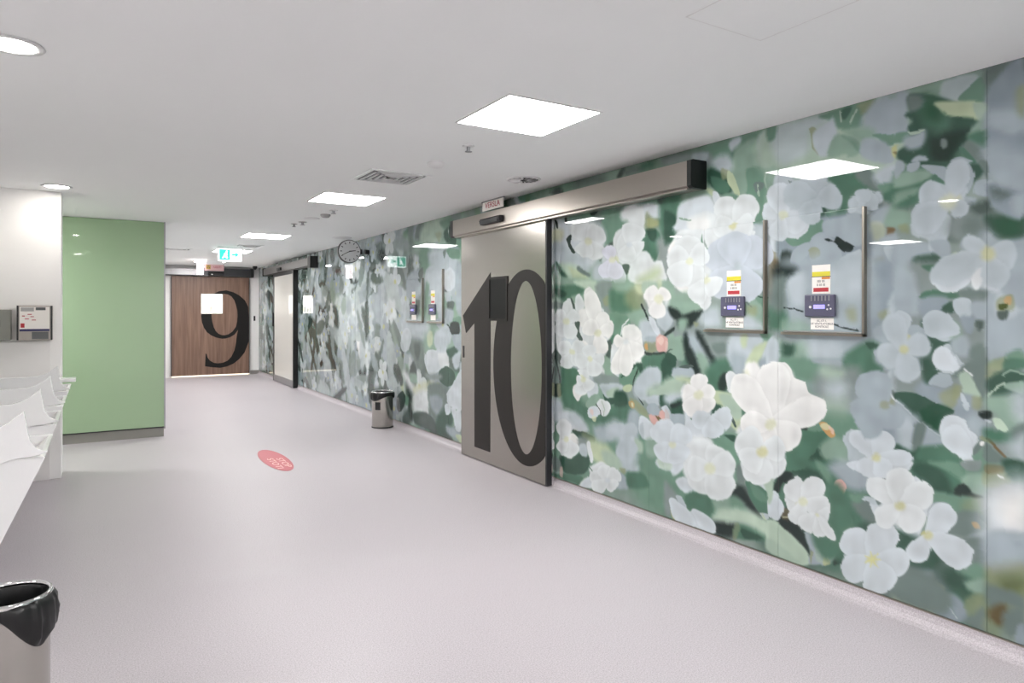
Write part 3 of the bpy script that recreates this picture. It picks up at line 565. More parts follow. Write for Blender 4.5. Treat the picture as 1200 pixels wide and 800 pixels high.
eef0ee 6 1 0 3234 1052 3200 1097 3144 1093 3111 1037 3100 988 3188 996
becdac 25 1 0 3386 1056 3291 1064 3222 1044 3166 1007 3188 920 3234 924 3222 1002 3303 1037
d2dce1 4 1 0 3079 808 2994 864 2943 834 2943 778 2984 739 3057 769
567a68 4 1 0 3256 801 3144 790 3036 756 2973 724 3100 721 3211 773
d2dce1 6 1 0 3303 777 3234 787 3111 736 3079 708 3280 677
a7b4bb 6 1 0 3459 792 3326 818 3315 741 3374 715 3435 742
d2dce1 6 1 0 3435 706 3326 739 3280 677 3472 647
e2c6bd 4 1 0 3497 832 3459 792 3459 756 3497 760
bdc9cf 6 0.5 0 3497 850 3441 803 3447 749 3484 681 3497 679
eef0ee 15 1 0 2814 1174 2775 1204 2719 1196 2682 1129 2646 1125 2610 1196 2540 1215 2489 1181 2472 1153 2472 802 2853 743 2833 825 2775 856 2775 911 2853 965 2912 991 2833 1078
d8ddb8 23 0.52 0 2833 1118 2794 1144 2794 1066 2833 1039
d2dce1 22 1 0 2833 825 2775 849 2700 828 2700 766 2843 744
d8ddb8 22 0.6 0 2637 898 2592 903 2592 836 2632 826
e6e4e6 29 1 0 2592 1159 2489 1152 2472 875 2575 861
729482 41 1 0 3057 711 2872 740 2872 580 3015 587
405d50 6 1 0 2973 724 2892 737 2892 697
729482 6 1 0 3047 696 2973 724 2902 671 2912 629 3015 636
d2dce1 11 1 0 3497 643 3256 681 3280 608 3315 472 3422 380 3447 438 3497 410
bdd2bf 18 0.7 0 3497 491 3435 493 3447 429 3497 410
e0e7e8 17 1 0 3268 662 3111 695 3047 630 2994 599 2973 537 3015 447 3089 357 3188 318 3256 354 3326 426 3303 535
e0e7e8 10 1 0 3036 558 2973 627 2922 627 2882 555 2892 465 2922 386 2984 315 3047 325 3089 374 3047 465
d8ddb8 43 0.45 0 3122 517 3057 521 3057 438 3100 421
eef0ee 17 0.7 0 3222 635 3100 638 3111 519 3222 498
729482 34 1 0 3497 383 3398 368 3211 313 3079 343 3015 300 3079 177 3256 200 3422 248 3497 284
d2dce1 11 1 0 3398 350 3338 389 3256 371 3211 330 3256 294 3350 299
567a68 17 1 0 3291 286 3122 316 3057 248 3111 160 3188 182 3291 191
8b9896 26 1 0 3497 320 3422 274 3362 209 3422 124 3497 105
bdc9cf 6 1 0 3398 244 3338 249 3297 190 3315 90 3374 101 3362 191
cbca8a 11 0.75 0 3435 165 3386 185 3362 147 3374 101 3422 88
7a6a50 6 0.4 0 3410 162 3386 168 3386 115 3410 109
d2dce1 6 1 0 3303 136 3245 185 3177 177 3111 127 3068 80 3144 76 3280 99
729482 23 1 0 2912 653 2833 604 2833 509 2882 459 2933 376 2892 497
2f3a38 31 1 0 2933 368 2843 443 2794 407 2700 290 2747 293 2833 343 2912 332
73837f 16 1 0 2872 533 2814 591 2814 481 2853 441
729482 23 1 0 2963 336 2872 357 2794 289 2933 279
90ab9b 32 1 0 3057 281 2953 339 2933 279 2994 198
d2dce1 10 1 0 2882 714 2833 746 2575 786 2531 718 2540 628 2592 558 2646 456 2700 474 2794 477 2843 570 2833 596 2882 651
e0e7e8 10 1 0 2843 594 2738 606 2700 513 2794 485
d2dce1 10 1 0 2872 724 2738 761 2738 621 2853 616
d2dce1 5 1 0 2682 616 2557 692 2531 674 2557 572 2628 535 2682 555
e0e7e8 10 1 0 2610 780 2472 802 2472 758 2540 717 2575 741
cbca8a 15 0.75 0 2756 688 2700 713 2664 688 2682 631 2728 615 2756 641
adc2b1 15 1 0 2673 526 2610 524 2619 424 2655 454
bdd2bf 2 1 7 2540 702 2566 675
567a68 3 1 0 2809 474 2756 478 2673 457 2628 406 2628 353 2655 316 2700 309 2756 361 2794 422
729482 10 0.5 0 2775 466 2682 440 2655 377 2738 396
567a68 29 1 0 2540 717 2472 758 2472 597 2531 570
3a4642 15 1 0 2575 561 2472 589 2489 520 2557 490
405d50 21 1 0 2575 486 2506 516 2531 436 2557 445
d2dce1 4 1 0 2628 414 2592 460 2540 397 2540 345 2592 287 2628 316
e0e7e8 4 1 0 2523 468 2472 553 2472 362 2497 385
bdc9cf 4 1 0 2691 307 2637 313 2646 281 2673 281
2f3a38 32 1 0 3068 146 2994 190 2902 182 2872 150 2902 102 3005 73 3057 91
2f3a38 38 1 0 2575 336 2472 348 2472 245 2531 273
567a68 16 1 0 2872 198 2738 203 2601 179 2872 102
405d50 10 1 0 2833 177 2682 156 2814 119
bdd2bf 30 1 0 3057 182 2994 247 2872 282 2756 291 2628 263 2506 236 2472 216 2592 182 2682 187 2794 219 2933 198
949d7c 10 0.52 0 2892 185 2853 187 2872 102 2902 94
becdac 6 1 0 2682 310 2655 271 2673 281
adc2b1 56 1 0 2646 2605 2311 2598 1889 2601 1889 2212 2646 2347
bdc9cf 37 0.8 0 2601 2580 2422 2597 2295 2587 2264 2544 2374 2513 2374 2427 2439 2382 2540 2372 2610 2461
729482 15 1 0 2646 2605 2592 2600 2601 2535 2646 2529
729482 14 1 0 2311 2591 2219 2596 2061 2609 1986 2596 2020 2532 2061 2522 2068 2471 2204 2496 2257 2556
949d7c 13 0.75 0 2089 2590 2000 2596 2000 2566 2054 2534 2075 2559
405d50 9 0.7 0 2168 2590 2124 2585 2160 2533 2189 2561
adc2b1 3 1 11 2096 2565 2124 2511
adc2b1 3 1 7 2189 2581 2182 2525
949d7c 5 0.75 0 2374 2528 2350 2536 2322 2509 2326 2488 2358 2495
949d7c 4 1 10 2358 2495 2350 2422 2318 2380
bdc9cf 14 1 0 2350 2494 2264 2537 2227 2549 2204 2433 2242 2386 2272 2364 2326 2389
90ab9b 14 1 0 2257 2375 2204 2461 2131 2404 2075 2352 2131 2330 2160 2349 2234 2350
729482 9 0.7 0 2182 2456 2131 2438 2075 2385 2061 2336 2089 2355 2124 2396
a7b4bb 26 1 0 2061 2456 2047 2526 1980 2587 1889 2595 1889 2397 2006 2417
90ab9b 26 1 0 2160 2472 2006 2443 2006 2364 2061 2389
729482 5 1 0 2006 2417 1889 2397 1889 2359 1953 2353 1973 2390
a7b4bb 13 1 0 2061 2402 1973 2383 1914 2332 1914 2255 2061 2322
cbca8a 8 0.75 0 1911 2338 1889 2339 1889 2282 1908 2299
7a6a50 3 0.6 0 1905 2311 1889 2311 1889 2295
73837f 9 1 0 2075 2252 2034 2247 2027 2236 2075 2245
90ab9b 24 1 0 1889 2596 1488 2586 1494 2461 1616 2494 1832 2571
bdc9cf 12 0.8 0 1666 2592 1541 2585 1520 2555 1583 2515 1611 2487 1672 2521
729482 4 1 0 1600 2496 1541 2544 1499 2561 1494 2467 1541 2468
a7b4bb 18 1 0 1889 2593 1832 2584 1838 2472 1826 2393 1889 2395
729482 8 1 0 1889 2395 1820 2386 1826 2356 1889 2356
405d50 12 1 0 1832 2565 1765 2559 1684 2524 1611 2481 1520 2387 1541 2352 1573 2289 1616 2250 1650 2209 1851 2247 1882 2304 1808 2352 1832 2407 1801 2438 1845 2480 1820 2492
567a68 31 1 0 1765 2547 1684 2500 1638 2422 1650 2365 1724 2395 1771 2455
345c44 49 0.8 0 1748 2523 1689 2496 1684 2422 1742 2442
73837f 18 1 0 1832 2565 1771 2548 1771 2499 1820 2492
a7b4bb 18 1 0 1851 2361 1795 2374 1748 2375 1759 2316 1826 2312
adc2b1 3 1 0 1832 2392 1753 2386 1756 2378 1808 2377
2f3f38 31 1 0 1718 2320 1672 2334 1573 2336 1611 2261 1650 2215 1707 2232
73837f 8 1 0 1672 2322 1650 2311 1650 2281 1672 2280
becdac 12 1 0 1701 2505 1616 2488 1509 2457 1488 2426 1494 2375 1562 2398 1627 2420 1672 2461
adc2b1 7 1 0 1541 2457 1488 2443 1488 2380 1520 2382
90ab9b 17 1 0 1520 2370 1488 2374 1488 2317 1541 2305 1557 2320
567a68 17 1 0 1562 2310 1488 2317 1488 2248 1520 2266
73837f 12 1 0 1583 2262 1562 2286 1520 2248 1494 2203 1514 2184 1562 2216
567a68 4 1 0 1594 2258 1583 2262 1530 2187 1562 2193
73837f 16 1 0 1488 2592 1389 2601 1423 2561 1478 2497 1488 2500
94a2aa 22 1 0 1478 2497 1423 2555 1379 2598 1341 2591 1341 2382 1379 2370 1478 2429
94a2aa 22 1 0 1478 2417 1341 2382 1341 2283 1478 2314
a7b4bb 22 1 0 1478 2394 1341 2360 1341 2283 1438 2305
949d7c 22 0.75 0 1369 2461 1341 2470 1341 2354 1364 2377
94a2aa 22 1 0 1478 2303 1389 2277 1341 2283 1341 2151 1438 2226 1478 2246
a7b4bb 45 1 0 1478 2240 1438 2243 1389 2205 1341 2162 1341 2151 1478 2177
a7b4bb 3 1 0 1633 2206 1600 2223 1562 2204 1546 2190
a7b4bb 8 1 0 1801 2263 1771 2269 1742 2251 1748 2228 1814 2240
90ab9b 30 1 0 2646 2352 2575 2339 2592 2237 2646 2139
405d50 4 1 0 2646 2146 2610 2149 2583 2115 2628 2117
bdc9cf 9 1 0 2610 2255 2575 2324 2422 2290 2249 2246 2234 2202 2204 2211 2182 2152 2219 2116 2287 2126 2334 2154 2390 2104 2455 2069 2506 2061 2566 2083 2610 2149
90ab9b 15 0.7 0 2480 2300 2422 2290 2439 2264 2472 2277
55645f 2 0.6 0 2501 2263 2485 2260 2489 2243
d2dce1 10 1 0 2646 2124 2583 2100 2548 2051 2566 1964 2619 1969 2646 2032
bdc9cf 9 1 0 2531 2064 2439 2082 2358 2029 2358 2007 2523 2019
d8ddb8 10 0.75 0 2557 2097 2514 2099 2514 2055 2544 2051
567a68 14 1 0 2257 2247 2034 2235 1973 2159 1986 2129 2034 2143 2075 2122 2131 2117 2146 2058 2131 2029 2204 2017 2257 2024 2249 2065 2311 2136 2219 2116 2182 2152
73837f 13 1 0 2096 2240 2027 2241 1980 2174 1980 2134 2034 2156 2075 2196
729482 14 1 0 2264 2116 2219 2123 2189 2036 2249 2058
567a68 4 1 0 2430 2077 2390 2104 2334 2150 2280 2097 2261 2045 2272 2019 2358 2022
405d50 9 1 0 2374 2081 2280 2083 2264 2025 2350 2024
a7b4bb 9 0.7 0 2414 2079 2382 2096 2366 2051
bdc9cf 5 1 0 2139 2105 2075 2122 2034 2143 2020 2114 1980 2121 1953 2085 1980 2049 2013 2047 2020 2015 2089 2017 2131 2043
bdc9cf 25 1 0 2000 2216 1889 2242 1889 2146 1934 2153 1973 2159
567a68 13 1 0 1947 2136 1889 2133 1889 2069 1947 2077
729482 13 1 0 1980 2160 1889 2139 1953 2117
55645f 19 1 0 2013 2054 1966 2048 1973 2016 2006 2014
a7b4bb 19 1 0 2027 1990 1980 2036 1914 2028 1914 1976 1966 1956
90ab9b 19 1 0 1934 1992 1889 2050 1889 1935 1940 1947
d8ddb8 13 0.45 0 2020 1969 1953 1955 1953 1877 2020 1883
7a6a50 8 1 0 1930 1930 1898 1923 1901 1892 1930 1894
a7b4bb 13 1 0 1953 1890 1889 1897 1889 1858 2006 1862
a7b4bb 19 1 0 2020 1850 1889 1839 1889 1743 2020 1751
949d7c 19 0.6 0 1993 1776 1953 1786 1953 1747 1993 1750
bdc9cf 5 1 0 1947 1838 1889 1833 1908 1783 1889 1750 1914 1758
d8ddb8 22 0.45 0 2619 1870 2548 1858 2557 1828 2619 1833
d2dce1 5 1 0 2623 1969 2548 1962 2548 1872 2619 1878
567a68 32 1 0 1889 2190 1730 2188 1650 2143 1650 2101 1730 2120 1777 2103 1777 2028 1889 2044
90ab9b 13 1 0 1889 2190 1777 2196 1718 2173 1765 2144 1889 2133
405d50 8 1 0 1851 2247 1638 2207 1644 2190 1771 2220
a7b4bb 8 1 0 1889 2254 1857 2248 1851 2209 1889 2178
a7b4bb 5 1 0 1838 2207 1814 2240 1777 2233 1783 2203 1814 2196
90ab9b 18 0.8 0 1889 2101 1808 2114 1789 2092 1851 2070 1889 2056
90ab9b 13 1 0 1889 2012 1814 1990 1820 1915 1889 1935
949d7c 13 0.75 0 1876 1940 1832 1935 1826 1903 1863 1907
a7b4bb 18 1 0 1889 1846 1730 1832 1707 1732 1889 1743
405d50 18 1 0 1789 1775 1718 1782 1627 1749 1638 1728 1789 1737
a7b4bb 4 1 0 1771 2214 1689 2198 1638 2171 1650 2119 1689 2150
405d50 12 1 0 1551 2179 1488 2162 1494 2134 1530 2105 1541 2142
a7b4bb 3 1 0 1638 2171 1627 2205 1562 2193 1535 2135 1541 2090 1562 2052 1594 2033 1638 2093
a7b4bb 4 1 0 1535 2071 1520 2098 1468 2095 1448 2040 1488 2029 1530 2047
a7b4bb 7 1 0 1583 2043 1530 2024 1541 1991 1573 1995
bdc9cf 4 1 0 1777 2072 1765 2113 1718 2130 1666 2110 1638 2075 1627 2032 1661 1977 1742 1993 1771 2040
bdc9cf 4 1 0 1814 1996 1777 2032 1707 2007 1689 1974 1753 1964 1808 1958
bdc9cf 8 1 0 1808 1970 1742 1974 1689 1974 1633 1955 1633 1895 1650 1849 1661 1790 1730 1807 1736 1851 1795 1881 1811 1914
a7b4bb 8 1 0 1730 1844 1650 1849 1633 1794 1650 1753 1689 1774
bdc9cf 8 1 0 1627 2074 1562 2081 1583 2002 1616 1995
d8ddb8 12 0.75 0 1684 2034 1638 2063 1594 2045 1589 2003 1622 1978 1666 1995
949d7c 4 0.45 0 1655 1988 1600 1993 1622 1966
55645f 3 1 0 1730 1985 1701 1985 1707 1973
8b9896 30 1 0 1622 1948 1562 1970 1509 1946 1494 1892 1530 1838 1594 1844 1638 1884
73837f 30 0.7 0 1562 1941 1509 1934 1509 1859 1573 1860
a7b4bb 12 1 0 1583 1831 1520 1825 1520 1785 1578 1795
becdac 8 1 0 1627 1775 1605 1786 1594 1738 1622 1733
cbca8a 7 0.75 0 1573 1777 1541 1781 1504 1784 1504 1749 1546 1737 1573 1748
55645f 23 1 0 1551 1992 1448 2018 1468 1969 1520 1953
a7b4bb 16 1 0 1520 1733 1488 1811 1438 1818 1341 1832 1341 1710
a7b4bb 29 1 0 1499 1858 1458 1866 1438 1818 1478 1776 1509 1813
405d50 22 1 0 1488 1932 1413 1928 1341 1914 1341 1843 1418 1845 1468 1884
345c44 29 0.7 0 1448 1916 1360 1911 1360 1850 1428 1857
94a2aa 16 1 0 1478 2074 1341 2057 1341 1920 1408 1939 1458 1979
55645f 29 0.7 0 1468 2061 1398 2055 1398 2016 1448 2018
a7b4bb 29 1 0 1478 2177 1341 2151 1341 2052 1408 2057 1458 2093
a7b4bb 22 1 0 1379 2002 1341 2008 1341 1931 1374 1946
73837f 7 1 0 1520 2185 1488 2179 1478 2097 1488 2121
94a2aa 33 1 0 2020 1751 1889 1743 1889 1577 1966 1488 2020 1408
949d7c 13 0.75 0 1980 1507 1921 1526 1908 1494 1966 1478
bdc9cf 18 1 0 1914 1578 1889 1590 1889 1462 1934 1475
a7b4bb 13 1 0 2006 1422 1914 1462 1889 1437 1889 1347 1973 1357
567a68 26 1 0 2189 1253 2047 1348 1980 1344 2006 1290 1980 1226 2189 1212
405d50 8 1 0 2040 1348 1973 1344 2020 1316
a7b4bb 5 1 0 2000 1297 1966 1331 1889 1347 1889 1233 1966 1240
bdc9cf 36 1 0 2430 1348 2295 1367 2204 1335 2189 1267 2280 1241 2406 1269
90ab9b 59 1 0 2557 1366 2422 1355 2406 1240 2514 1219
405d50 29 1 0 2540 1336 2472 1324 2472 1266 2531 1263
729482 28 1 0 2575 1223 2189 1239 2189 1212 2540 1188
bdc9cf 10 1 0 2646 1317 2592 1365 2575 1223 2646 1181
567a68 22 1 0 2619 1530 2523 1530 2514 1426 2619 1417
8b9896 29 1 0 2592 1425 2390 1400 2472 1339 2592 1365
8b9896 32 1 0 1814 1739 1672 1730 1707 1623 1765 1581 1814 1614
567a68 8 1 0 1759 1736 1666 1730 1689 1695 1730 1709
a7b4bb 25 1 0 1889 1743 1814 1701 1789 1613 1771 1550 1795 1501 1889 1514
a7b4bb 8 1 0 1889 1673 1832 1664 1795 1613 1795 1551 1832 1532 1889 1539
567a68 8 1 0 1771 1588 1742 1612 1684 1610 1605 1602 1600 1572 1684 1574 1753 1575
94a2aa 18 1 0 1771 1569 1655 1573 1661 1513 1753 1489
73837f 17 1 0 1594 1607 1488 1605 1488 1559 1573 1566
8b9896 23 1 0 1638 1489 1488 1559 1478 1261 1562 1255 1605 1359
405d50 18 1 0 1765 1464 1684 1386 1627 1370 1684 1331 1707 1257 1753 1242 1771 1303 1742 1366
405d50 8 1 0 1672 1531 1622 1555 1616 1507 1650 1507
d2dce1 3 1 0 1718 1666 1689 1713 1627 1728 1562 1712 1551 1653 1583 1619 1633 1600 1678 1604 1707 1635
e0e7e8 7 1 0 1546 1688 1530 1710 1488 1708 1494 1639 1525 1608 1546 1647
d2dce1 11 1 0 1488 1719 1389 1713 1413 1647 1443 1603 1488 1627
a7b4bb 11 1 0 1423 1614 1408 1681 1341 1705 1341 1529 1389 1552
bdc9cf 3 1 0 1622 1555 1594 1572 1551 1565 1541 1524 1546 1489 1573 1478 1611 1507
a7b4bb 12 1 0 1546 1542 1488 1547 1478 1490 1520 1472
bdc9cf 3 1 0 1759 1464 1724 1513 1678 1516 1633 1489 1638 1447 1627 1394 1666 1374 1718 1403
90ab9b 12 0.7 0 1661 1465 1605 1465 1583 1395 1627 1376
bdc9cf 5 1 0 1889 1507 1838 1501 1814 1469 1820 1426 1851 1387 1889 1386
a7b4bb 3 1 0 1820 1432 1795 1445 1753 1427 1736 1378 1759 1334 1808 1338 1832 1387
cbca8a 8 0.75 0 1857 1387 1820 1394 1808 1351 1832 1306 1870 1316 1870 1348
a7b4bb 13 1 0 1889 1303 1808 1307 1765 1278 1765 1241 1889 1233
bdc9cf 3 1 0 1715 1278 1678 1344 1644 1363 1611 1323 1573 1260 1573 1254 1701 1245
a7b4bb 17 1 0 1638 1369 1573 1395 1562 1325 1594 1312
73837f 17 1 0 1551 1337 1499 1363 1494 1294 1541 1280
94a2aa 12 1 0 1589 1489 1535 1489 1541 1425 1562 1419
55645f 12 1 0 1520 1466 1494 1461 1499 1432 1514 1426
a7b4bb 16 1 0 1478 1558 1448 1586 1448 1501 1398 1479 1341 1501 1341 1347 1408 1355 1408 1288 1478 1295
949d7c 7 0.75 0 1443 1558 1423 1580 1389 1585 1379 1529 1408 1512 1438 1518
c9a06c 4 0.7 0 1418 1569 1393 1574 1393 1540 1413 1546
3c4a1c 4 0.8 0 1433 1546 1408 1546 1408 1524 1430 1524
55645f 7 1 0 1438 1513 1403 1512 1413 1479 1433 1484
729482 11 1 0 1403 1322 1360 1346 1341 1325 1341 1281 1408 1266
90ab9b 11 1 0 1478 1284 1403 1311 1408 1266 1478 1261
729482 28 1 0 2540 1237 2358 1219 2295 1181 2326 1122 2455 1155 2489 1181
a7b4bb 20 1 0 2334 1249 2160 1259 2189 1216 2295 1223
567a68 19 1 0 2160 1259 2006 1268 1953 1206 2061 1165 2146 1185
8b9896 45 1 0 2311 1166 2089 1210 2103 1061 2204 981 2311 1039
adc2b1 45 1 0 2280 1196 2175 1190 2219 1152 2280 1161
bdc9cf 55 1 0 2264 1100 2204 1126 2160 1109 2189 1038 2249 1045
729482 27 1 0 2390 944 2280 986 2131 976 2075 903 2189 818 2311 855 2374 846
adc2b1 45 0.6 0 2295 1026 2146 1036 2160 959 2280 972
3a4642 5 1 0 2455 841 2422 933 2382 938 2390 843
567a68 9 1 0 2540 709 2439 836 2311 848 2234 866 2311 784 2366 675 2523 646
567a68 9 0.6 0 2439 814 2326 831 2334 766 2422 737
405d50 5 1 0 2311 763 2280 719 2257 695 2374 674 2334 731
a7b4bb 25 1 0 1993 1269 1889 1275 1889 1224 1940 1227
bdc9cf 8 1 0 1940 1169 1914 1222 1889 1224 1889 1115 1934 1117
a7b4bb 5 1 0 2103 1128 2075 1177 2020 1192 1966 1166 1940 1130 1980 1074 2061 1059 2096 1088
a7b4bb 9 1 0 2124 1004 2089 1056 1993 1066 1980 982 2020 898 2068 891 2110 952
94a2aa 19 1 0 2034 975 1953 986 1889 981 1889 828 1940 871 1993 876
949d7c 13 0.75 0 1966 1088 1914 1081 1895 1044 1914 1004 1960 1004
e2c6bd 8 0.4 0 1973 1068 1947 1077 1953 1031
e0e7e8 2 1 8 1924 1118 1908 1088 1889 1064
55645f 8 1 0 1914 1113 1889 1109 1889 1077
90ab9b 20 1 0 2303 764 2234 825 2160 823 2117 749 2089 727 2249 697
bdc9cf 5 1 0 2168 835 2146 879 2103 886 2075 836 2040 776 2020 740 2131 719 2146 784
bdc9cf 5 1 0 2040 802 2020 858 1973 879 1908 863 1895 814 1914 759 2034 737
d8ddb8 13 0.75 0 2027 778 1966 795 1934 775 1966 750 2020 740
eef0ee 3 1 0 2646 1132 2592 1212 2531 1216 2489 1181 2472 1139 2398 1116 2374 1061 2334 1043 2280 1028 2268 1008 2287 971 2326 945 2374 939 2414 948 2430 895 2455 841 2435 815 2455 768 2514 729 2575 696 2646 684
eef0ee 5 1 0 2583 1190 2531 1193 2523 1120 2575 1086
d8ddb8 15 0.6 0 2637 898 2592 903 2592 828 2632 823
d2dce1 15 1 0 2646 805 2592 783 2531 696 2540 643 2646 623
c9a06c 3 1 0 2307 898 2272 910 2227 874 2212 842 2242 827 2280 853
d8ddb8 3 0.75 0 2307 887 2272 906 2242 886 2272 868
e2c6bd 2 0.7 0 2257 891 2227 881 2219 848 2234 852
73837f 24 1 0 1814 1279 1707 1286 1707 1213 1730 1168 1765 1134 1814 1117
a7b4bb 25 1 0 1889 1275 1771 1282 1765 1233 1814 1192 1889 1186
8b9896 25 1 0 1889 1186 1765 1220 1789 1131 1851 1113 1889 1115
94a2aa 18 1 0 1795 1125 1753 1178 1695 1153 1622 1148 1633 1063 1695 1080
405d50 18 1 0 1765 1282 1712 1285 1684 1232 1730 1174 1753 1197
949d7c 17 0.75 0 1684 1117 1611 1155 1605 1078 1650 1061
bdc9cf 2 1 0 1715 1267 1707 1286 1605 1292 1562 1247 1605 1232 1655 1226 1695 1241
a7b4bb 2 1 0 1730 1174 1695 1216 1638 1221 1627 1183 1661 1153 1707 1161
73837f 12 1 0 1622 1225 1488 1298 1488 1126 1520 1123 1562 1200
adc2b1 7 1 0 1600 1221 1562 1230 1520 1157 1509 1124 1562 1101 1583 1151
e0e7e8 1 1 6 1573 1246 1546 1219
949d7c 12 0.75 0 1622 1171 1594 1162 1600 1108 1627 1099
94a2aa 12 1 0 1622 1052 1583 1128 1520 1111 1541 1027 1509 997 1573 1000
bdc9cf 2 1 0 1594 1133 1578 1122 1559 1066 1573 1058 1589 1092
949d7c 12 0.75 0 1541 1120 1504 1119 1509 1072 1541 1068
a7b4bb 30 1 0 1541 1045 1494 1033 1488 965 1530 947 1573 976
405d50 3 1 0 1889 1112 1789 1116 1707 1078 1627 1052 1622 1034 1666 987 1666 932 1730 953 1814 1016 1889 1071
2f5440 12 0.7 0 1765 1035 1695 1068 1633 1045 1689 947 1742 976
d2dce1 2 1 5 1889 1068 1814 1016 1730 953 1672 925
a7b4bb 25 1 0 1889 1052 1826 1021 1777 996 1795 881 1826 839 1870 857 1889 879
bdc9cf 25 1 0 1876 970 1814 979 1808 904 1845 848
a7b4bb 24 1 0 1753 956 1672 925 1650 887 1765 849
73837f 12 1 0 1789 970 1748 963 1777 847 1808 829
405d50 13 1 0 1889 854 1814 828 1777 847 1765 787 1814 778 1838 799 1889 790
567a68 17 1 0 1777 847 1707 871 1633 878 1573 823 1777 785
d2dce1 2 1 0 1672 974 1655 1012 1616 1026 1573 1011 1557 978 1520 949 1530 889 1551 862 1541 829 1578 822 1616 863 1650 887 1669 932
bdc9cf 5 1 0 1889 771 1851 800 1820 796 1808 779 1889 764
73837f 4 1 0 1541 887 1514 927 1494 930 1520 879 1541 858
eef0ee 2 1 0 1513 921 1498 926 1499 909 1512 907
949d7c 4 0.75 0 1509 951 1473 950 1473 928 1499 929
7a6a50 3 1 11 1478 944 1438 905 1408 876
567a68 22 1 0 1488 988 1398 990 1341 1032 1341 955 1408 944 1478 944
73837f 11 1 0 1488 919 1408 865 1398 856 1488 839
949d7c 16 0.75 0 1478 1276 1408 1303 1408 1269 1448 1215 1478 1213
567a68 11 1 0 1408 1303 1341 1307 1341 1274 1408 1247
405d50 16 1 0 1478 1202 1418 1246 1341 1246 1341 1208 1408 1196 1360 1162 1360 1145 1458 1135
90ab9b 7 1 0 1423 1189 1389 1204 1341 1208 1341 1164 1369 1166
adc2b1 2 1 7 1478 1133 1448 1176 1418 1195
90ab9b 2 1 6 1423 1229 1389 1254 1341 1244
90ab9b 22 1 0 1478 1127 1369 1144 1374 1083 1341 1065 1350 1019 1408 1000 1453 1056 1478 1070
bdc9cf 44 1 0 1374 1144 1341 1158 1341 1043 1369 1061
2f3a38 7 1 0 1514 1054 1473 1065 1468 1043 1494 1033
bdd2bf 2 1 0 1463 1038 1438 1041 1408 1000 1418 987 1448 1005
bdc9cf 2 1 0 1488 1031 1468 1025 1478 1018
55645f 22 1 0 1379 993 1341 1021 1341 977 1369 961
bdc9cf 44 1 0 1389 947 1341 982 1341 867 1364 884 1389 913
567a68 21 1 0 2557 639 2204 705 2189 626 2326 597 2472 597
405d50 20 1 0 2480 595 2390 635 2264 603 2219 481 2264 484 2311 558 2398 568
567a68 5 1 0 2540 643 2382 672 2422 621 2489 593 2540 591
729482 14 1 0 2334 681 2257 654 2234 561 2272 595
2f3a38 10 1 0 2601 473 2557 572 2480 580 2548 492 2566 466
567a68 9 1 0 2548 507 2497 533 2523 468 2514 389 2566 413
2f3a38 29 1 0 2575 307 2455 345 2414 283 2374 186 2374 129 2455 177 2540 249
7a6a50 9 0.6 0 2548 365 2455 374 2455 337 2548 313
d8ddb8 2 0.7 6 2540 323 2464 342
a7b4bb 35 1 0 2249 676 2131 719 2020 660 2020 595 2131 583 2189 619
567a68 27 1 0 2264 498 2160 536 2117 465 2020 476 2047 389 2131 380 2160 304 2234 394
73837f 19 1 0 2131 502 2006 545 2006 466 2047 442
729482 13 1 0 2131 549 2047 562 2075 522 2117 519
405d50 14 1 0 2204 429 2117 438 2146 363 2189 378
90ab9b 9 1 0 2189 433 2160 447 2124 422 2131 387
567a68 5 1 0 2257 381 2189 392 2146 349 2153 279 2139 242 2189 234 2249 307
3a4642 9 1 0 2264 261 2204 292 2175 190 2219 149 2234 228
405d50 9 1 0 2189 255 2131 244 2168 193 2175 163 2204 167
73837f 33 1 0 2034 459 1953 467 1914 412 1889 432 1889 355 1914 399 1980 434 2034 406
d2dce1 3 1 0 2646 402 2601 435 2548 403 2540 345 2583 289 2628 300 2646 319
d2dce1 3 1 0 2646 623 2531 644 2548 589 2601 526 2646 524
adc2b1 10 1 0 2646 532 2610 531 2619 409 2646 379
bdd2bf 9 1 0 2646 273 2575 277 2472 223 2390 167 2366 103 2472 69 2592 106 2646 136
adc2b1 15 1 0 2646 167 2540 137 2430 90 2540 78 2646 90
e0e7e8 3 1 0 2527 467 2489 542 2439 578 2398 561 2358 580 2303 560 2280 516 2287 472 2249 453 2242 406 2264 351 2242 309 2212 307 2219 287 2280 260 2303 278 2334 283 2406 285 2455 323 2455 366 2506 369 2523 416
d2dce1 5 0.8 0 2455 366 2366 403 2318 358 2358 305 2414 297
e0e7e8 4 1 0 2398 554 2311 558 2284 515 2303 468 2366 475
d8ddb8 21 0.75 0 2447 449 2390 455 2382 421 2439 407
73837f 2 1 0 2342 281 2311 276 2303 264
a7b4bb 9 1 0 2398 266 2334 269 2249 244 2212 207 2234 158 2280 130 2366 103 2366 174
adc2b1 9 0.6 0 2334 226 2264 240 2212 200 2257 144 2326 136
cbca8a 3 0.52 0 2280 172 2242 156 2249 140 2287 127
949d7c 5 0.75 0 2366 174 2350 165 2358 105
d8b0a8 3 1 0 2227 569 2212 600 2182 613 2157 598 2153 565 2175 529 2204 523 2223 546
c9a06c 3 0.5 0 2204 547 2160 563 2175 529 2201 523
bdc9cf 3 1 0 2160 290 2146 342 2103 374 2061 365 2047 336 2027 395 1993 424 1940 418 1908 376 1908 318 1953 272 2103 226 2146 247
bdc9cf 3 1 0 2168 206 2131 244 2047 243 2061 199 2168 165
d2dce1 3 1 0 2034 393 1986 419 1934 407 1914 348 1953 298 2020 317
d8ddb8 8 0.75 0 2047 243 2006 282 1966 268 1973 227 2034 208
d2dce1 3 1 0 2146 716 1889 764 1889 649 1953 687 2034 671 2089 673
d8ddb8 8 0.75 0 2034 724 1980 734 1980 711 2020 703
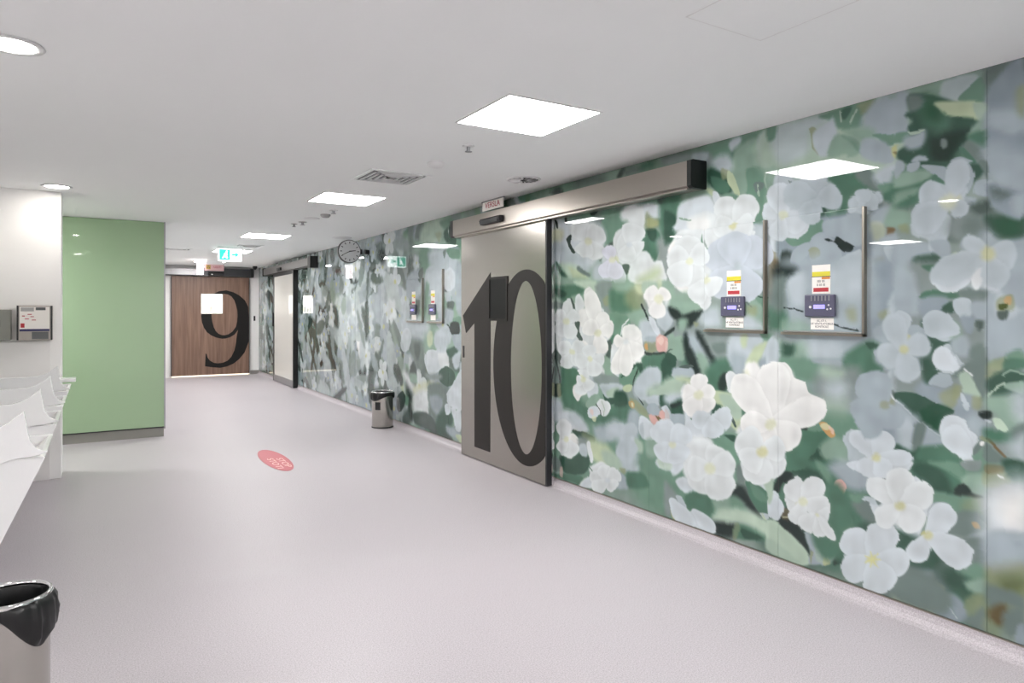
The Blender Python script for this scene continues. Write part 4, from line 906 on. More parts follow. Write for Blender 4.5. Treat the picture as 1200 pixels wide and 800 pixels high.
d2dce1 3 1 0 2034 644 2013 675 1953 681 1889 668 1889 439 1953 447 2000 468 2020 522 1993 548 2006 591
bdc9cf 3 1 0 2061 539 2040 554 2000 553 1966 535 1993 522 2034 532
55645f 2 1 0 1953 668 1908 677 1914 641 1934 652
73837f 5 1 0 1993 548 1966 541 1980 525
567a68 12 1 0 1826 763 1765 787 1594 819 1583 715 1616 678 1605 645 1707 658 1765 676
405d50 24 1 0 1814 759 1730 782 1661 753 1633 675 1707 658 1765 694
729482 12 1 0 1730 794 1594 807 1583 739 1650 773
90ab9b 12 1 0 1583 727 1562 767 1488 782 1488 690 1541 689
3a4642 8 1 0 1622 671 1583 721 1541 684 1499 676 1573 653
8b9896 7 1 0 1589 820 1509 835 1514 799 1562 790
729482 12 1 0 1718 649 1616 660 1530 657 1520 590 1605 580 1622 612 1707 609
949d7c 23 0.52 0 1573 641 1509 668 1514 603 1573 600
73837f 17 1 0 1616 577 1499 595 1499 515 1605 479 1650 473
c9a06c 4 0.7 0 1541 550 1520 555 1509 535 1530 529
a7b4bb 17 1 0 1520 509 1488 529 1488 494 1562 474
73837f 17 1 0 1583 467 1488 494 1488 380 1541 375 1541 421
949d7c 11 0.75 0 1488 804 1408 809 1398 761 1488 724
405d50 16 1 0 1418 852 1341 867 1341 784 1389 785
eef0ee 2 1 0 1433 790 1413 780 1418 776 1430 782
7a6a50 7 0.5 0 1488 822 1418 830 1423 800 1478 789
d2dce1 70 1 0 1483 691 1408 753 1341 778 1341 569 1418 537 1483 530
eef0ee 70 1 0 1428 681 1341 723 1341 591 1413 583
a7b4bb 22 1 0 1483 519 1341 558 1341 481 1408 427 1483 427
94a2aa 16 1 0 1379 503 1341 509 1341 448 1360 453
d2dce1 3 1 0 1889 764 1820 777 1808 767 1838 729 1889 726
d2dce1 2 1 0 1889 713 1838 726 1777 704 1759 671 1724 660 1712 608 1724 550 1759 516 1777 437 1820 444 1889 426
e0e7e8 5 1 0 1889 611 1789 633 1777 549 1814 465 1889 458
cbca8a 5 0.75 0 1882 555 1851 569 1838 540 1845 513 1876 512
a7b4bb 2 1 0 1718 594 1672 617 1627 610 1611 567 1627 521 1661 464 1712 468 1742 521
a7b4bb 8 0.8 0 1712 577 1650 587 1638 554 1695 515
bdc9cf 2 1 0 1854 397 1832 432 1789 440 1759 411 1736 363 1753 308 1789 291 1826 336
bdc9cf 2 1 0 1730 426 1655 462 1605 467 1546 426 1546 385 1562 356 1650 329 1695 363
cbca8a 3 0.75 0 1771 439 1748 464 1707 457 1712 425 1753 413
405d50 3 1 0 1765 404 1730 408 1689 353 1650 329 1689 328 1742 337 1736 369
567a68 8 1 0 1889 419 1857 415 1851 360 1889 355
729482 13 1 0 1889 355 1838 339 1820 275 1826 286 1889 317
d2dce1 3 1 0 1889 314 1851 316 1826 279 1829 272 1889 253
73837f 32 1 0 1889 172 1808 275 1730 361 1638 316 1661 201 1765 127 1889 121
94a2aa 32 1 0 1832 204 1730 275 1718 205 1742 136 1814 122
405d50 47 1 0 1672 293 1605 327 1530 328 1499 280 1562 200 1605 220 1661 195
729482 23 1 0 1594 319 1541 365 1488 353 1488 284 1520 296
90ab9b 17 1 0 1573 273 1488 307 1488 249 1541 237
d2dce1 2 1 0 1832 355 1742 382 1742 339 1771 299 1801 308
d2dce1 2 1 0 1707 392 1551 438 1546 398 1562 352 1600 326 1650 337
d2dce1 3 1 0 1889 313 1851 318 1826 288 1829 230 1851 191 1889 179
949d7c 8 0.75 0 1724 215 1666 223 1664 164 1721 143
4f5a3c 8 1 0 1718 181 1666 193 1666 163 1718 144
becdac 24 1 0 1889 140 1826 124 1742 99 1684 60 1765 65 1889 64
94a2aa 12 1 0 1736 126 1672 161 1611 111 1600 74 1684 66
94a2aa 17 1 0 1655 179 1616 198 1573 167 1557 108 1594 82 1627 135
bdc9cf 2 1 4 1661 147 1622 119 1605 90
73837f 23 1 0 1562 106 1499 182 1488 77 1562 83
949d7c 17 0.6 0 1562 200 1499 234 1520 169 1557 126
949d7c 22 0.75 0 1468 405 1341 434 1341 290 1408 278 1478 287
5c6b45 45 0.7 0 1423 334 1341 362 1341 290 1408 283
73837f 22 1 0 1478 287 1398 292 1341 279 1341 235 1418 229 1473 198
a7b4bb 45 1 0 1483 458 1341 500 1341 456 1438 397 1483 389
6b6044 22 1 0 1468 188 1418 224 1408 165 1438 126 1468 142
73837f 22 1 0 1408 199 1341 235 1341 158 1389 95 1418 128
94a2aa 11 1 0 1369 136 1341 169 1341 70 1364 71
949d7c 22 0.52 0 1488 135 1458 124 1438 75 1488 77
90ab9b 96 1 0 9312 1334 6679 1373 6607 135 8515 72 9312 221
bdc9cf 104 1 0 9312 1206 8308 1271 8108 969 8515 709 9312 799
d2dce1 163 1 0 8956 1132 8515 1167 8515 828 9131 789
d2dce1 77 1 0 8622 1344 8108 1352 8207 1003 8463 1109
a7b4bb 73 1 0 8060 1353 7642 1359 7732 1136 8012 1240
73837f 53 1 0 8060 1162 7686 1157 7597 923 7732 805 7964 939
55645f 37 1 0 7916 1111 7732 1100 7777 931 7870 963
bdc9cf 74 1 0 8411 914 7870 1001 7686 808 7686 661 7916 566 8207 713
e0e7e8 75 1 0 8257 709 8108 721 7870 533 8012 520
90ab9b 24 1 0 8060 724 7870 739 7823 631 8012 633
becdac 54 1 0 8463 693 8308 705 8207 539 7823 519 7298 695 7340 638 7732 492 7964 430 8308 471
d8ddb8 52 0.75 0 7916 566 7340 691 7424 577 7823 464
d2dce1 76 1 0 8568 385 8308 432 8012 292 7823 166 8207 114 8515 192
e0e7e8 72 1 0 7916 473 7510 569 7510 352 7642 282 7916 266
729482 25 1 0 8257 437 8108 414 8108 338 8207 327
d2dce1 107 1 0 9251 654 8899 701 8843 438 9251 399
bdc9cf 58 1 0 8787 525 8463 555 8463 416 8731 388
55645f 23 1 0 7916 247 7467 286 7298 114 7732 105 7916 135
73837f 35 1 0 7467 644 7017 685 6901 527 7017 241 7298 219 7467 429
a7b4bb 35 0.7 0 7424 506 7095 506 7175 323 7382 368
405d50 49 1 0 7257 243 7017 412 6826 334 6978 127 7216 108
a7b4bb 33 1 0 6978 212 6679 189 6679 123 6939 133
d2dce1 9 1 0 7597 942 7467 1057 7257 1067 7216 1173 7095 1195 6939 1031 6978 859 7135 847 7298 783 7467 770
e0e7e8 22 1 0 7216 1016 6978 1029 6939 895 7095 833
bdc9cf 34 1 0 7298 1258 6901 1370 6826 1271 7017 1095 7257 1084
becdac 23 1 0 7510 1253 7382 1274 7382 1132 7488 1110
405d50 9 1 0 7175 827 6978 893 6789 822 6826 702 7017 668 7175 723
405d50 21 1 0 6978 1080 6679 1143 6752 1041 6901 999
a7b4bb 21 1 0 6826 1271 6643 1292 6607 1081 6789 1139
bdc9cf 21 1 0 6826 1003 6643 1079 6679 913 6789 889
d2dce1 8 1 0 6978 586 6826 702 6607 885 6607 461 6752 444 6939 472
d2dce1 8 1 0 7036 444 6901 476 6882 377 6997 346
d2dce1 8 1 0 6789 373 6643 440 6625 230 6752 211
d2dce1 7 1 0 6863 430 6752 444 6789 323
becdac 12 1 0 6752 145 6625 165 6625 83
55645f 5 1 17 6978 1369 6752 1273 6679 1324
8b9896 35 1 0 7553 763 7135 778 7216 719 7467 716
90ab9b 95 1 0 9312 2623 6537 2545 6679 1279 9312 1212
949d7c 57 0.68 0 8676 2622 8257 2598 8308 2408 8622 2395
a7b4bb 75 1 0 8308 2583 7823 2589 7916 2374 8207 2360
73837f 37 1 0 7823 2589 7597 2582 7642 2441 7870 2426
adc2b1 70 1 0 7597 2582 7056 2556 7216 2330 7686 2372
729482 34 1 0 7135 2566 6826 2547 6901 2421 7095 2492
949d7c 22 0.45 0 7298 2443 7135 2427 7175 2327
405d50 22 1 0 7056 2436 6789 2476 6752 2273 6978 2309
a7b4bb 81 1 0 9312 2602 8676 2581 8731 2323 8956 2278 9312 2345
73837f 42 1 0 9312 2324 8956 2298 9014 2136 9312 2153
8b9896 76 1 0 8956 2298 8207 2283 7732 2174 7964 1925 8622 1953
729482 52 1 0 7732 2284 7424 2260 7467 2084 7686 2042
bdc9cf 67 1 0 7424 2242 6826 2195 6679 2003 6789 1876 7056 1922 7424 2099
73837f 12 1 0 7076 2198 6997 2226 7036 2126
729482 12 1 0 6978 2224 6679 2200 6679 2102 6901 2134
bdc9cf 83 1 0 9312 2110 8956 2070 8956 1718 9312 1554
73837f 41 1 0 8843 2044 8568 1991 8787 1715 9014 1636
a7b4bb 101 1 0 8676 1935 8207 1935 8207 1433 8568 1511 8731 1714
becdac 103 0.6 0 8787 1715 8568 1691 8568 1551 8787 1552
a7b4bb 37 1 0 8108 1970 7686 2024 7686 1730 8108 1702
55645f 13 1 0 7777 1992 7642 2058 7686 1877
bdc9cf 23 1 0 7553 2017 7095 2010 7095 1441 7298 1686 7553 1727
729482 36 1 0 7553 1854 7424 1831 7467 1582 7575 1546
55645f 13 1 0 7800 1640 7686 1639 7732 1455 7823 1436
bdc9cf 12 1 0 7017 1715 6901 1729 6863 1627 6959 1603
d2dce1 12 1 0 7036 1955 6901 2016 6789 1943 6789 1809 6901 1746 7036 1784
55645f 12 1 0 6978 1612 6789 1626 6826 1543 6939 1527
a7b4bb 22 1 0 7017 1544 6826 1526 6863 1409 6997 1425
729482 7 1 0 6826 1443 6643 1460 6643 1379 6789 1385
2f3a38 12 1 0 6901 1375 6789 1410 6679 1378 6679 1279 6863 1275
a7b4bb 33 1 0 6752 2007 6607 1999 6607 1542 6733 1543
bdc9cf 96 1 0 8207 1433 7553 1402 7553 1257 8207 1240
bdc9cf 80 1 0 9312 1532 8731 1592 8411 1432 8515 1232 9312 1212
a7b4bb 73 0.75 0 13996 2169 9139 2239 9139 193 13329 33 13996 56
73837f 53 1 0 13824 2333 12715 2275 12864 1842 13655 1902
55645f 46 1 0 11375 2277 11077 2190 11195 1911 11375 1989
73837f 47 1 0 11623 2071 11375 2025 11436 1483 11687 1483
bdc9cf 49 1 0 12715 2116 12013 2201 11751 1817 12426 1676
d2dce1 43 1 0 10681 2203 10258 2081 10258 1320 10681 1245 10905 1798
bdc9cf 41 1 0 10156 1879 9580 1924 9489 1269 10056 1323
eef0ee 95 1 0 10573 1043 10258 1220 9909 1068 10156 533 10413 647
8b9896 40 1 0 9958 2228 9312 2312 9225 1790 9672 1896
55645f 51 1 0 13093 1399 12497 1364 12426 1015 13016 1035
bdc9cf 48 1 0 12286 1405 11498 1410 11560 1007 12148 910
55645f 45 1 0 11498 1301 10905 1484 10792 1104 11254 983
73837f 48 1 0 12426 937 11623 1042 11375 725 12286 557
a7b4bb 29 1 0 13171 703 12569 735 12569 420 13093 382
2f3a38 19 1 0 12426 820 12013 802 12013 575 12356 514
bdc9cf 45 1 0 11375 653 10573 772 10573 331 11136 314
73837f 43 1 0 10573 466 10056 541 10156 205 10466 239
d2dce1 42 1 0 10258 591 9958 646 9861 365 10106 374
729482 50 1 0 13329 281 12148 375 11881 172 12715 92
bdc9cf 27 1 0 12013 310 11623 307 11687 116 12013 121
90ab9b 44 1 0 11019 254 10258 327 10258 128 10905 126
bdc9cf 40 1 0 9861 813 9312 1089 9225 668 9580 454
73837f 39 1 0 9766 1263 9139 1336 9139 975 9489 959
d2dce1 54 1 0 13996 1134 13329 1191 13329 777 13824 754
55645f 30 1 0 13655 762 13329 777 13329 405 13655 382
73837f 25 1 0 10905 1171 10627 1212 10573 772 10848 825
d2dce1 23 1 0 9813 529 9534 583 9580 173 9766 183
55645f 22 1 0 9580 329 9312 417 9312 234 9534 178
becdac 45 1 0 11254 1734 11019 1730 11019 1519 11254 1519
729482 51 1 0 12864 1160 12426 1209 12569 853 12864 880
94a2aa 20 1 0 2548 2021 2358 2018 2061 2007 2054 1753 2548 1783
d2dce1 4 1 0 2514 2021 2358 2011 2354 1985 2382 1945 2439 1926 2497 1942 2531 1960
729482 5 1 0 2506 1935 2422 1928 2358 1972 2342 2013 2272 2005 2280 1942 2350 1907 2455 1887
3a4642 21 1 0 2548 1843 2472 1852 2464 1778 2548 1783
a7b4bb 4 1 0 2472 1808 2455 1858 2406 1890 2358 1897 2358 1843 2406 1789 2464 1782
a7b4bb 3 1 0 2358 1886 2334 1926 2280 1942 2219 1902 2175 1870 2160 1814 2168 1760 2326 1770 2358 1829
949d7c 5 0.75 0 2354 1864 2307 1867 2287 1838 2295 1810 2350 1810
a7b4bb 9 1 0 2272 1998 2168 2013 2058 2010 2054 1860 2131 1866 2197 1900 2264 1934
2f3a38 3 1 0 2264 1902 2242 1904 2204 1886 2189 1916 2146 1888 2096 1853 2110 1824 2153 1834 2204 1883 2242 1890
bdc9cf 5 1 0 2160 1801 2089 1823 2054 1827 2054 1753 2189 1762
a7b4bb 56 1 0 2540 1783 2054 1753 2054 1421 2540 1396
bdc9cf 54 1 0 2234 1736 2054 1753 2054 1594 2204 1597
2f3a38 38 1 0 2592 1771 2455 1756 2455 1719 2531 1693 2583 1695
567a68 29 1 0 2610 1530 2514 1522 2506 1419 2619 1417
73837f 38 1 0 2592 1703 2514 1700 2514 1537 2610 1545
949d7c 26 0.68 0 2131 1521 2089 1527 2082 1467 2117 1467
90ab9b 29 0.7 0 2540 1455 2390 1457 2358 1400 2531 1396
2f3a38 2 1 7 2514 1537 2439 1526 2398 1515
2f3a38 2 1 7 2227 1448 2160 1425 2075 1410
bdc9cf 28 1 0 2489 1691 2390 1730 2390 1558 2472 1588
405d50 26 1 0 1681 324 1735 276 1849 250 1986 257 2093 297 2120 355 2055 406 1929 428 1796 416 1703 376
567a68 28 1 0 2112 408 2135 282 2196 189 2273 166 2338 223 2363 342 2338 474 2273 565 2196 582 2135 521
73837f 33 1 0 1628 141 1678 90 1770 64 1874 75 1946 121 1957 184 1899 238 1801 260 1701 244 1637 199
d2dce1 3 1 0 1993 256 2002 302 2021 350 2057 384 2101 383 2148 355 2173 325 2189 276 2177 235 2129 214 2071 213 2020 220
d2dce1 3 1 0 1986 237 1942 276 1898 325 1872 380 1881 419 1915 444 1948 448 1998 433 2035 398 2049 340 2042 285 2027 240
d2dce1 3 1 0 2008 220 1973 200 1929 186 1880 190 1845 218 1823 260 1820 289 1834 324 1864 339 1913 324 1963 291 2004 256
d2dce1 3 1 0 2014 252 2059 248 2110 235 2158 205 2179 165 2177 121 2163 98 2127 82 2088 90 2047 129 2018 179 1998 224
d2dce1 3 1 0 2027 225 2046 175 2059 121 2050 77 2015 68 1965 84 1932 107 1896 151 1883 191 1905 224 1945 242 1986 251
cbca8a 11 0.64 0 1984 245 1988 232 1999 221 2013 217 2025 221 2029 231 2025 244 2013 255 1999 259 1988 255
d6d79c 2 1 5 2006 238 1966 250
d6d79c 2 1 5 2006 238 1981 215
d6d79c 2 1 5 2006 238 2016 197
d6d79c 2 1 5 2006 238 2043 210
d6d79c 2 1 5 2006 238 2043 244
d6d79c 2 1 5 2006 238 2015 274
d6d79c 2 1 5 2006 238 1981 276
d2dce1 4 1 0 1981 781 1996 814 2018 851 2052 882 2085 890 2115 881 2129 866 2132 836 2116 807 2077 782 2033 769 1996 763
d2dce1 3 1 0 1974 768 1941 788 1908 815 1889 849 1895 877 1920 899 1943 906 1980 903 2007 884 2018 847 2013 808 2003 776
d2dce1 3 1 0 1989 761 1954 750 1910 743 1863 746 1832 762 1814 786 1813 803 1829 823 1859 831 1906 822 1951 803 1988 782
d2dce1 4 1 0 2001 778 2033 765 2067 746 2091 718 2088 691 2067 667 2046 657 2012 656 1985 669 1971 700 1971 735 1976 766
d2dce1 3 1 0 2000 763 2005 733 2005 701 1993 675 1970 670 1940 680 1922 694 1905 721 1903 746 1921 765 1950 776 1977 780
cbca8a 11 0.64 0 1966 776 1971 763 1982 754 1995 752 2007 757 2011 768 2007 780 1995 789 1982 792 1971 786
e0e7e8 3 1 0 1859 564 1878 600 1907 639 1947 667 1986 669 2022 652 2036 630 2038 594 2018 563 1971 543 1919 538 1876 540
e0e7e8 3 1 0 1850 557 1826 599 1805 649 1800 699 1820 727 1857 737 1886 730 1923 704 1943 666 1936 617 1912 577 1885 548
e0e7e8 2 1 0 1860 539 1818 542 1770 554 1728 580 1711 615 1712 655 1724 677 1755 695 1790 690 1828 656 1856 609 1875 566
e0e7e8 3 1 0 1880 539 1879 500 1871 459 1849 431 1818 431 1783 452 1764 474 1748 512 1751 543 1779 563 1818 568 1855 566
e0e7e8 3 1 0 1876 561 1911 550 1951 532 1986 502 1998 470 1991 440 1977 425 1947 419 1916 432 1888 467 1870 508 1859 544
cbca8a 11 0.64 0 1847 557 1851 545 1861 536 1874 532 1885 537 1889 547 1885 559 1874 569 1861 572 1851 567
d2dce1 2 1 0 1726 437 1686 458 1643 489 1610 529 1604 567 1618 600 1637 613 1673 614 1706 595 1733 549 1745 497 1750 452
d2dce1 2 1 0 1749 447 1780 422 1812 388 1835 347 1834 316 1815 294 1796 290 1764 299 1739 324 1725 365 1723 407 1727 441
d2dce1 2 1 0 1746 428 1719 389 1680 350 1631 327 1589 335 1554 363 1541 390 1543 431 1567 461 1620 475 1678 471 1729 461
cbca8a 10 0.64 0 1718 450 1722 438 1732 428 1744 425 1754 429 1757 439 1754 451 1744 460 1732 463 1722 459
e0e7e8 3 1 0 2397 452 2393 489 2396 529 2415 560 2447 565 2488 551 2512 532 2536 497 2537 465 2507 441 2465 431 2426 429
e0e7e8 3 1 0 2397 434 2353 455 2307 485 2274 523 2270 558 2289 588 2312 599 2353 599 2389 580 2415 536 2425 488 2426 447
e0e7e8 3 1 0 2416 425 2390 401 2355 380 2312 374 2278 392 2253 424 2246 449 2252 482 2275 501 2319 497 2366 478 2407 456
e0e7e8 3 1 0 2425 441 2455 416 2486 384 2505 348 2497 322 2472 307 2449 306 2415 318 2390 341 2382 377 2388 411 2398 439
d8ddb8 12 0.64 0 2384 446 2390 433 2403 421 2420 417 2433 422 2439 434 2433 448 2420 459 2403 463 2390 458
e0e7e8 3 1 0 2331 394 2364 387 2401 374 2431 350 2437 323 2425 296 2408 283 2377 275 2349 284 2326 313 2316 347 2311 378
e0e7e8 3 1 0 2324 372 2314 352 2300 334 2282 331 2265 348 2252 379 2247 402 2247 431 2256 447 2277 441 2299 422 2318 400
e0e7e8 3 1 0 2333 379 2343 348 2348 312 2341 281 2319 270 2289 274 2270 285 2249 310 2243 337 2257 363 2283 381 2309 392
e0e7e8 3 1 0 2326 381 2313 353 2294 319 2268 289 2244 275 2223 274 2215 282 2214 302 2227 327 2255 354 2288 375 2316 391
d8ddb8 5 0.64 0 2311 389 2313 383 2318 379 2324 377 2329 379 2331 383 2329 389 2324 393 2318 395 2313 393
bdc9cf 9 1 0 1852 1342 1886 1352 1925 1356 1963 1346 1980 1319 1980 1282 1970 1258 1944 1234 1914 1228 1882 1249 1858 1282 1841 1314
bdc9cf 9 1 0 1861 1325 1879 1288 1892 1244 1891 1200 1869 1175 1834 1167 1810 1173 1781 1196 1769 1228 1780 1269 1805 1304 1832 1331
bdc9cf 9 1 0 1843 1316 1814 1305 1779 1298 1746 1305 1728 1326 1723 1356 1729 1376 1747 1399 1772 1407 1804 1393 1830 1367 1850 1341
bdc9cf 9 1 0 1834 1334 1830 1377 1832 1426 1847 1474 1876 1497 1912 1501 1934 1491 1955 1461 1956 1423 1931 1379 1894 1345 1859 1322
cbca8a 11 0.64 0 1826 1329 1830 1318 1840 1310 1853 1310 1863 1316 1867 1327 1863 1339 1853 1346 1840 1346 1830 1340
a7b4bb 10 1 0 1931 1048 1917 1093 1910 1145 1923 1190 1957 1208 2004 1205 2036 1189 2070 1153 2080 1112 2053 1072 2010 1045 1967 1028
a7b4bb 11 1 0 1954 1052 1992 1060 2038 1062 2082 1047 2104 1017 2108 979 2098 954 2070 931 2036 928 1996 952 1965 989 1944 1024
a7b4bb 11 1 0 1961 1044 1998 1016 2039 979 2071 931 2074 892 2058 863 2037 854 2001 862 1969 889 1947 939 1939 990 1937 1033
a7b4bb 10 1 0 1961 1029 1966 995 1965 956 1951 925 1924 918 1890 928 1870 943 1851 973 1849 1002 1871 1026 1904 1040 1936 1047
949d7c 11 0.64 0 1927 1041 1931 1029 1942 1021 1956 1019 1967 1025 1971 1036 1967 1048 1956 1056 1942 1057 1931 1052
bdc9cf 6 1 0 1630 2018 1601 2046 1571 2083 1552 2129 1555 2168 1574 2199 1593 2210 1624 2206 1649 2181 1661 2130 1660 2076 1654 2030
bdc9cf 6 1 0 1637 2037 1654 2073 1679 2109 1712 2135 1742 2133 1768 2112 1778 2089 1777 2051 1760 2021 1722 2005 1681 2005 1648 2011
bdc9cf 6 1 0 1652 2038 1696 2038 1749 2030 1795 2005 1812 1967 1806 1925 1789 1901 1751 1882 1711 1886 1673 1921 1648 1967 1633 2010
bdc9cf 6 1 0 1648 2016 1641 1991 1630 1964 1612 1944 1593 1942 1574 1953 1564 1966 1560 1989 1566 2009 1588 2024 1613 2030 1636 2032
d8ddb8 18 0.64 0 1609 2019 1615 2001 1632 1992 1652 1995 1669 2009 1676 2029 1669 2047 1652 2056 1632 2053 1615 2039
bdc9cf 8 1 0 1484 1787 1539 1789 1606 1785 1674 1762 1712 1725 1724 1681 1713 1655 1673 1633 1622 1636 1559 1670 1509 1716 1472 1758
bdc9cf 8 1 0 1480 1756 1461 1727 1437 1700 1409 1689 1388 1704 1374 1736 1371 1763 1378 1799 1394 1822 1423 1823 1452 1808 1476 1788
bdc9cf 8 1 0 1490 1769 1498 1732 1501 1687 1492 1644 1470 1621 1441 1615 1422 1621 1402 1645 1397 1677 1414 1717 1440 1750 1467 1776
bdc9cf 8 1 0 1475 1779 1488 1803 1507 1830 1532 1851 1555 1856 1573 1848 1579 1836 1578 1814 1564 1793 1536 1777 1507 1769 1482 1765
cbca8a 15 0.64 0 1451 1770 1456 1754 1470 1745 1487 1747 1500 1758 1506 1774 1500 1790 1487 1799 1470 1798 1456 1787
bdc9cf 4 1 0 1594 1441 1619 1472 1653 1503 1694 1521 1728 1513 1754 1485 1761 1459 1753 1422 1728 1396 1683 1389 1639 1398 1602 1411
d2dce1 4 1 0 1592 1263 1605 1293 1625 1324 1653 1345 1680 1345 1705 1327 1716 1309 1717 1278 1704 1253 1671 1239 1635 1238 1604 1242
d2dce1 3 1 0 1533 919 1545 955 1566 994 1597 1023 1630 1026 1661 1009 1675 988 1681 951 1667 920 1629 900 1586 894 1549 895
d2dce1 3 1 0 1545 860 1548 899 1557 942 1579 977 1608 987 1641 977 1659 960 1672 926 1667 891 1637 863 1599 847 1565 840
eef0ee 4 1 0 2599 851 2552 928 2508 1021 2491 1119 2518 1183 2575 1219 2622 1219 2687 1181 2727 1113 2726 1011 2694 918 2656 846
eef0ee 4 1 0 2620 830 2533 836 2432 852 2335 888 2283 935 2264 987 2275 1015 2323 1039 2393 1034 2487 989 2570 927 2635 867
eef0ee 4 1 0 2643 829 2626 780 2597 731 2550 701 2500 709 2450 742 2427 774 2415 824 2431 863 2485 881 2552 879 2613 868
eef0ee 4 1 0 2608 863 2627 935 2663 1019 2724 1095 2795 1127 2867 1123 2904 1099 2924 1039 2900 972 2821 905 2728 861 2647 833
eef0ee 4 1 0 2655 851 2713 809 2772 752 2804 687 2785 641 2730 613 2683 610 2615 630 2570 670 2558 734 2575 795 2600 845
eef0ee 4 1 0 2628 867 2670 888 2724 906 2783 905 2823 878 2846 834 2846 802 2823 764 2783 748 2724 764 2670 797 2628 830
d8ddb8 15 0.64 0 2592 853 2599 836 2617 824 2639 821 2657 828 2664 843 2657 860 2639 873 2617 876 2599 868
e0e7e8 5 1 0 2672 697 2682 742 2702 788 2742 816 2792 807 2845 770 2873 735 2892 681 2880 643 2827 630 2762 639 2704 656
e0e7e8 5 1 0 2708 660 2712 612 2707 560 2679 523 2633 521 2579 545 2547 572 2519 618 2519 657 2557 683 2614 692 2668 692
e0e7e8 5 1 0 2714 676 2763 634 2810 581 2831 524 2808 488 2753 471 2709 474 2649 498 2612 535 2609 589 2632 638 2662 677
e0e7e8 5 1 0 2683 659 2643 646 2597 638 2553 648 2530 678 2525 720 2532 748 2557 778 2591 788 2633 768 2667 731 2693 693
e0e7e8 5 1 0 2703 689 2752 686 2805 676 2847 650 2854 614 2833 575 2807 553 2760 538 2719 544 2689 578 2677 623 2673 664
cbca8a 15 0.64 0 2652 683 2659 665 2677 652 2699 648 2718 655 2725 670 2718 687 2699 701 2677 704 2659 698
eef0ee 5 1 0 3171 964 3143 994 3117 1030 3110 1068 3129 1093 3166 1105 3196 1104 3236 1087 3259 1061 3255 1022 3232 988 3206 961
eef0ee 5 1 0 3188 979 3217 1000 3253 1019 3293 1021 3319 999 3334 961 3334 933 3319 899 3293 882 3253 893 3217 919 3188 946
eef0ee 5 1 0 3206 952 3214 915 3214 874 3194 843 3155 838 3108 852 3079 870 3051 903 3047 934 3078 957 3125 969 3170 973
eef0ee 5 1 0 3208 967 3255 945 3303 915 3333 876 3324 844 3289 820 3255 812 3204 818 3166 839 3151 880 3156 922 3169 958
eef0ee 5 1 0 3184 952 3149 947 3109 946 3071 956 3051 976 3047 1002 3054 1018 3076 1034 3106 1037 3141 1022 3171 997 3193 972
d8ddb8 14 0.64 0 3151 966 3158 951 3177 939 3200 937 3219 944 3226 958 3219 974 3200 985 3177 988 3158 980
e0e7e8 8 1 0 3069 512 3064 568 3072 628 3106 674 3164 682 3235 661 3278 632 3318 578 3317 529 3263 494 3187 480 3117 477
e0e7e8 8 1 0 3071 489 3018 511 2965 541 2932 579 2940 612 2976 640 3012 650 3070 649 3114 629 3134 586 3129 540 3116 501
e0e7e8 8 1 0 3119 500 3180 472 3243 433 3282 386 3268 347 3219 320 3173 313 3105 322 3056 349 3038 398 3048 448 3067 490
e0e7e8 8 1 0 3120 477 3132 419 3131 355 3101 306 3044 300 2974 324 2932 353 2891 406 2886 453 2931 489 2999 506 3066 512
e0e7e8 8 1 0 3086 477 3034 468 2973 466 2916 483 2887 518 2880 564 2891 593 2924 623 2968 629 3022 601 3067 557 3100 513
e0e7e8 8 1 0 3093 515 3131 538 3179 556 3231 553 3267 523 3287 474 3287 440 3267 399 3231 382 3179 400 3131 437 3093 475
d8ddb8 17 0.64 0 3050 503 3058 484 3080 469 3106 464 3128 470 3137 486 3128 506 3106 521 3080 526 3058 519
d2dce1 7 1 0 3407 611 3400 660 3404 714 3436 755 3491 761 3561 741 3603 714 3644 665 3645 622 3594 591 3522 580 3455 578
d2dce1 7 1 0 3410 585 3351 598 3290 620 3246 654 3244 690 3271 725 3304 742 3360 751 3410 738 3443 697 3452 648 3451 604
d2dce1 7 1 0 3450 605 3506 598 3567 583 3611 555 3612 520 3582 484 3548 467 3491 456 3444 465 3415 501 3408 544 3411 584
d2dce1 7 1 0 3454 580 3470 538 3477 494 3458 462 3413 461 3353 482 3315 506 3276 546 3267 580 3299 602 3353 609 3407 609
d8ddb8 12 0.64 0 3398 600 3404 586 3421 576 3441 573 3457 578 3464 589 3457 603 3441 613 3421 616 3404 611
d2dce1 4 1 0 3073 834 3109 849 3153 860 3200 857 3229 833 3243 798 3240 773 3219 745 3185 734 3140 749 3100 777 3070 805
d2dce1 4 1 0 3070 803 3034 784 2991 770 2948 774 2922 799 2911 838 2914 865 2933 898 2964 912 3006 898 3044 868 3073 837
d2dce1 4 1 0 3094 816 3126 786 3155 750 3161 715 3133 698 3083 696 3046 703 2999 724 2975 750 2984 780 3015 805 3049 823
d2dce1 8 0.85 0 3050 822 3054 813 3065 806 3078 805 3089 809 3093 817 3089 826 3078 833 3065 835 3054 831
e0e7e8 5 1 0 2866 2055 2859 2100 2861 2154 2885 2206 2928 2233 2984 2240 3018 2231 3052 2199 3054 2158 3015 2108 2958 2070 2905 2042
e0e7e8 5 1 0 2865 2036 2809 2052 2751 2077 2711 2116 2711 2158 2740 2200 2773 2221 2829 2232 2876 2218 2905 2170 2911 2112 2906 2060
e0e7e8 5 1 0 2884 2030 2849 2002 2808 1977 2766 1970 2741 1990 2730 2027 2733 2056 2752 2095 2781 2117 2822 2114 2859 2092 2887 2066
e0e7e8 5 1 0 2887 2065 2922 2092 2965 2117 3011 2125 3039 2107 3052 2070 3049 2041 3028 2003 2996 1982 2952 1986 2913 2008 2884 2032
cbca8a 11 0.64 0 2859 2046 2864 2035 2877 2029 2894 2031 2907 2039 2912 2051 2907 2062 2894 2068 2877 2066 2864 2057
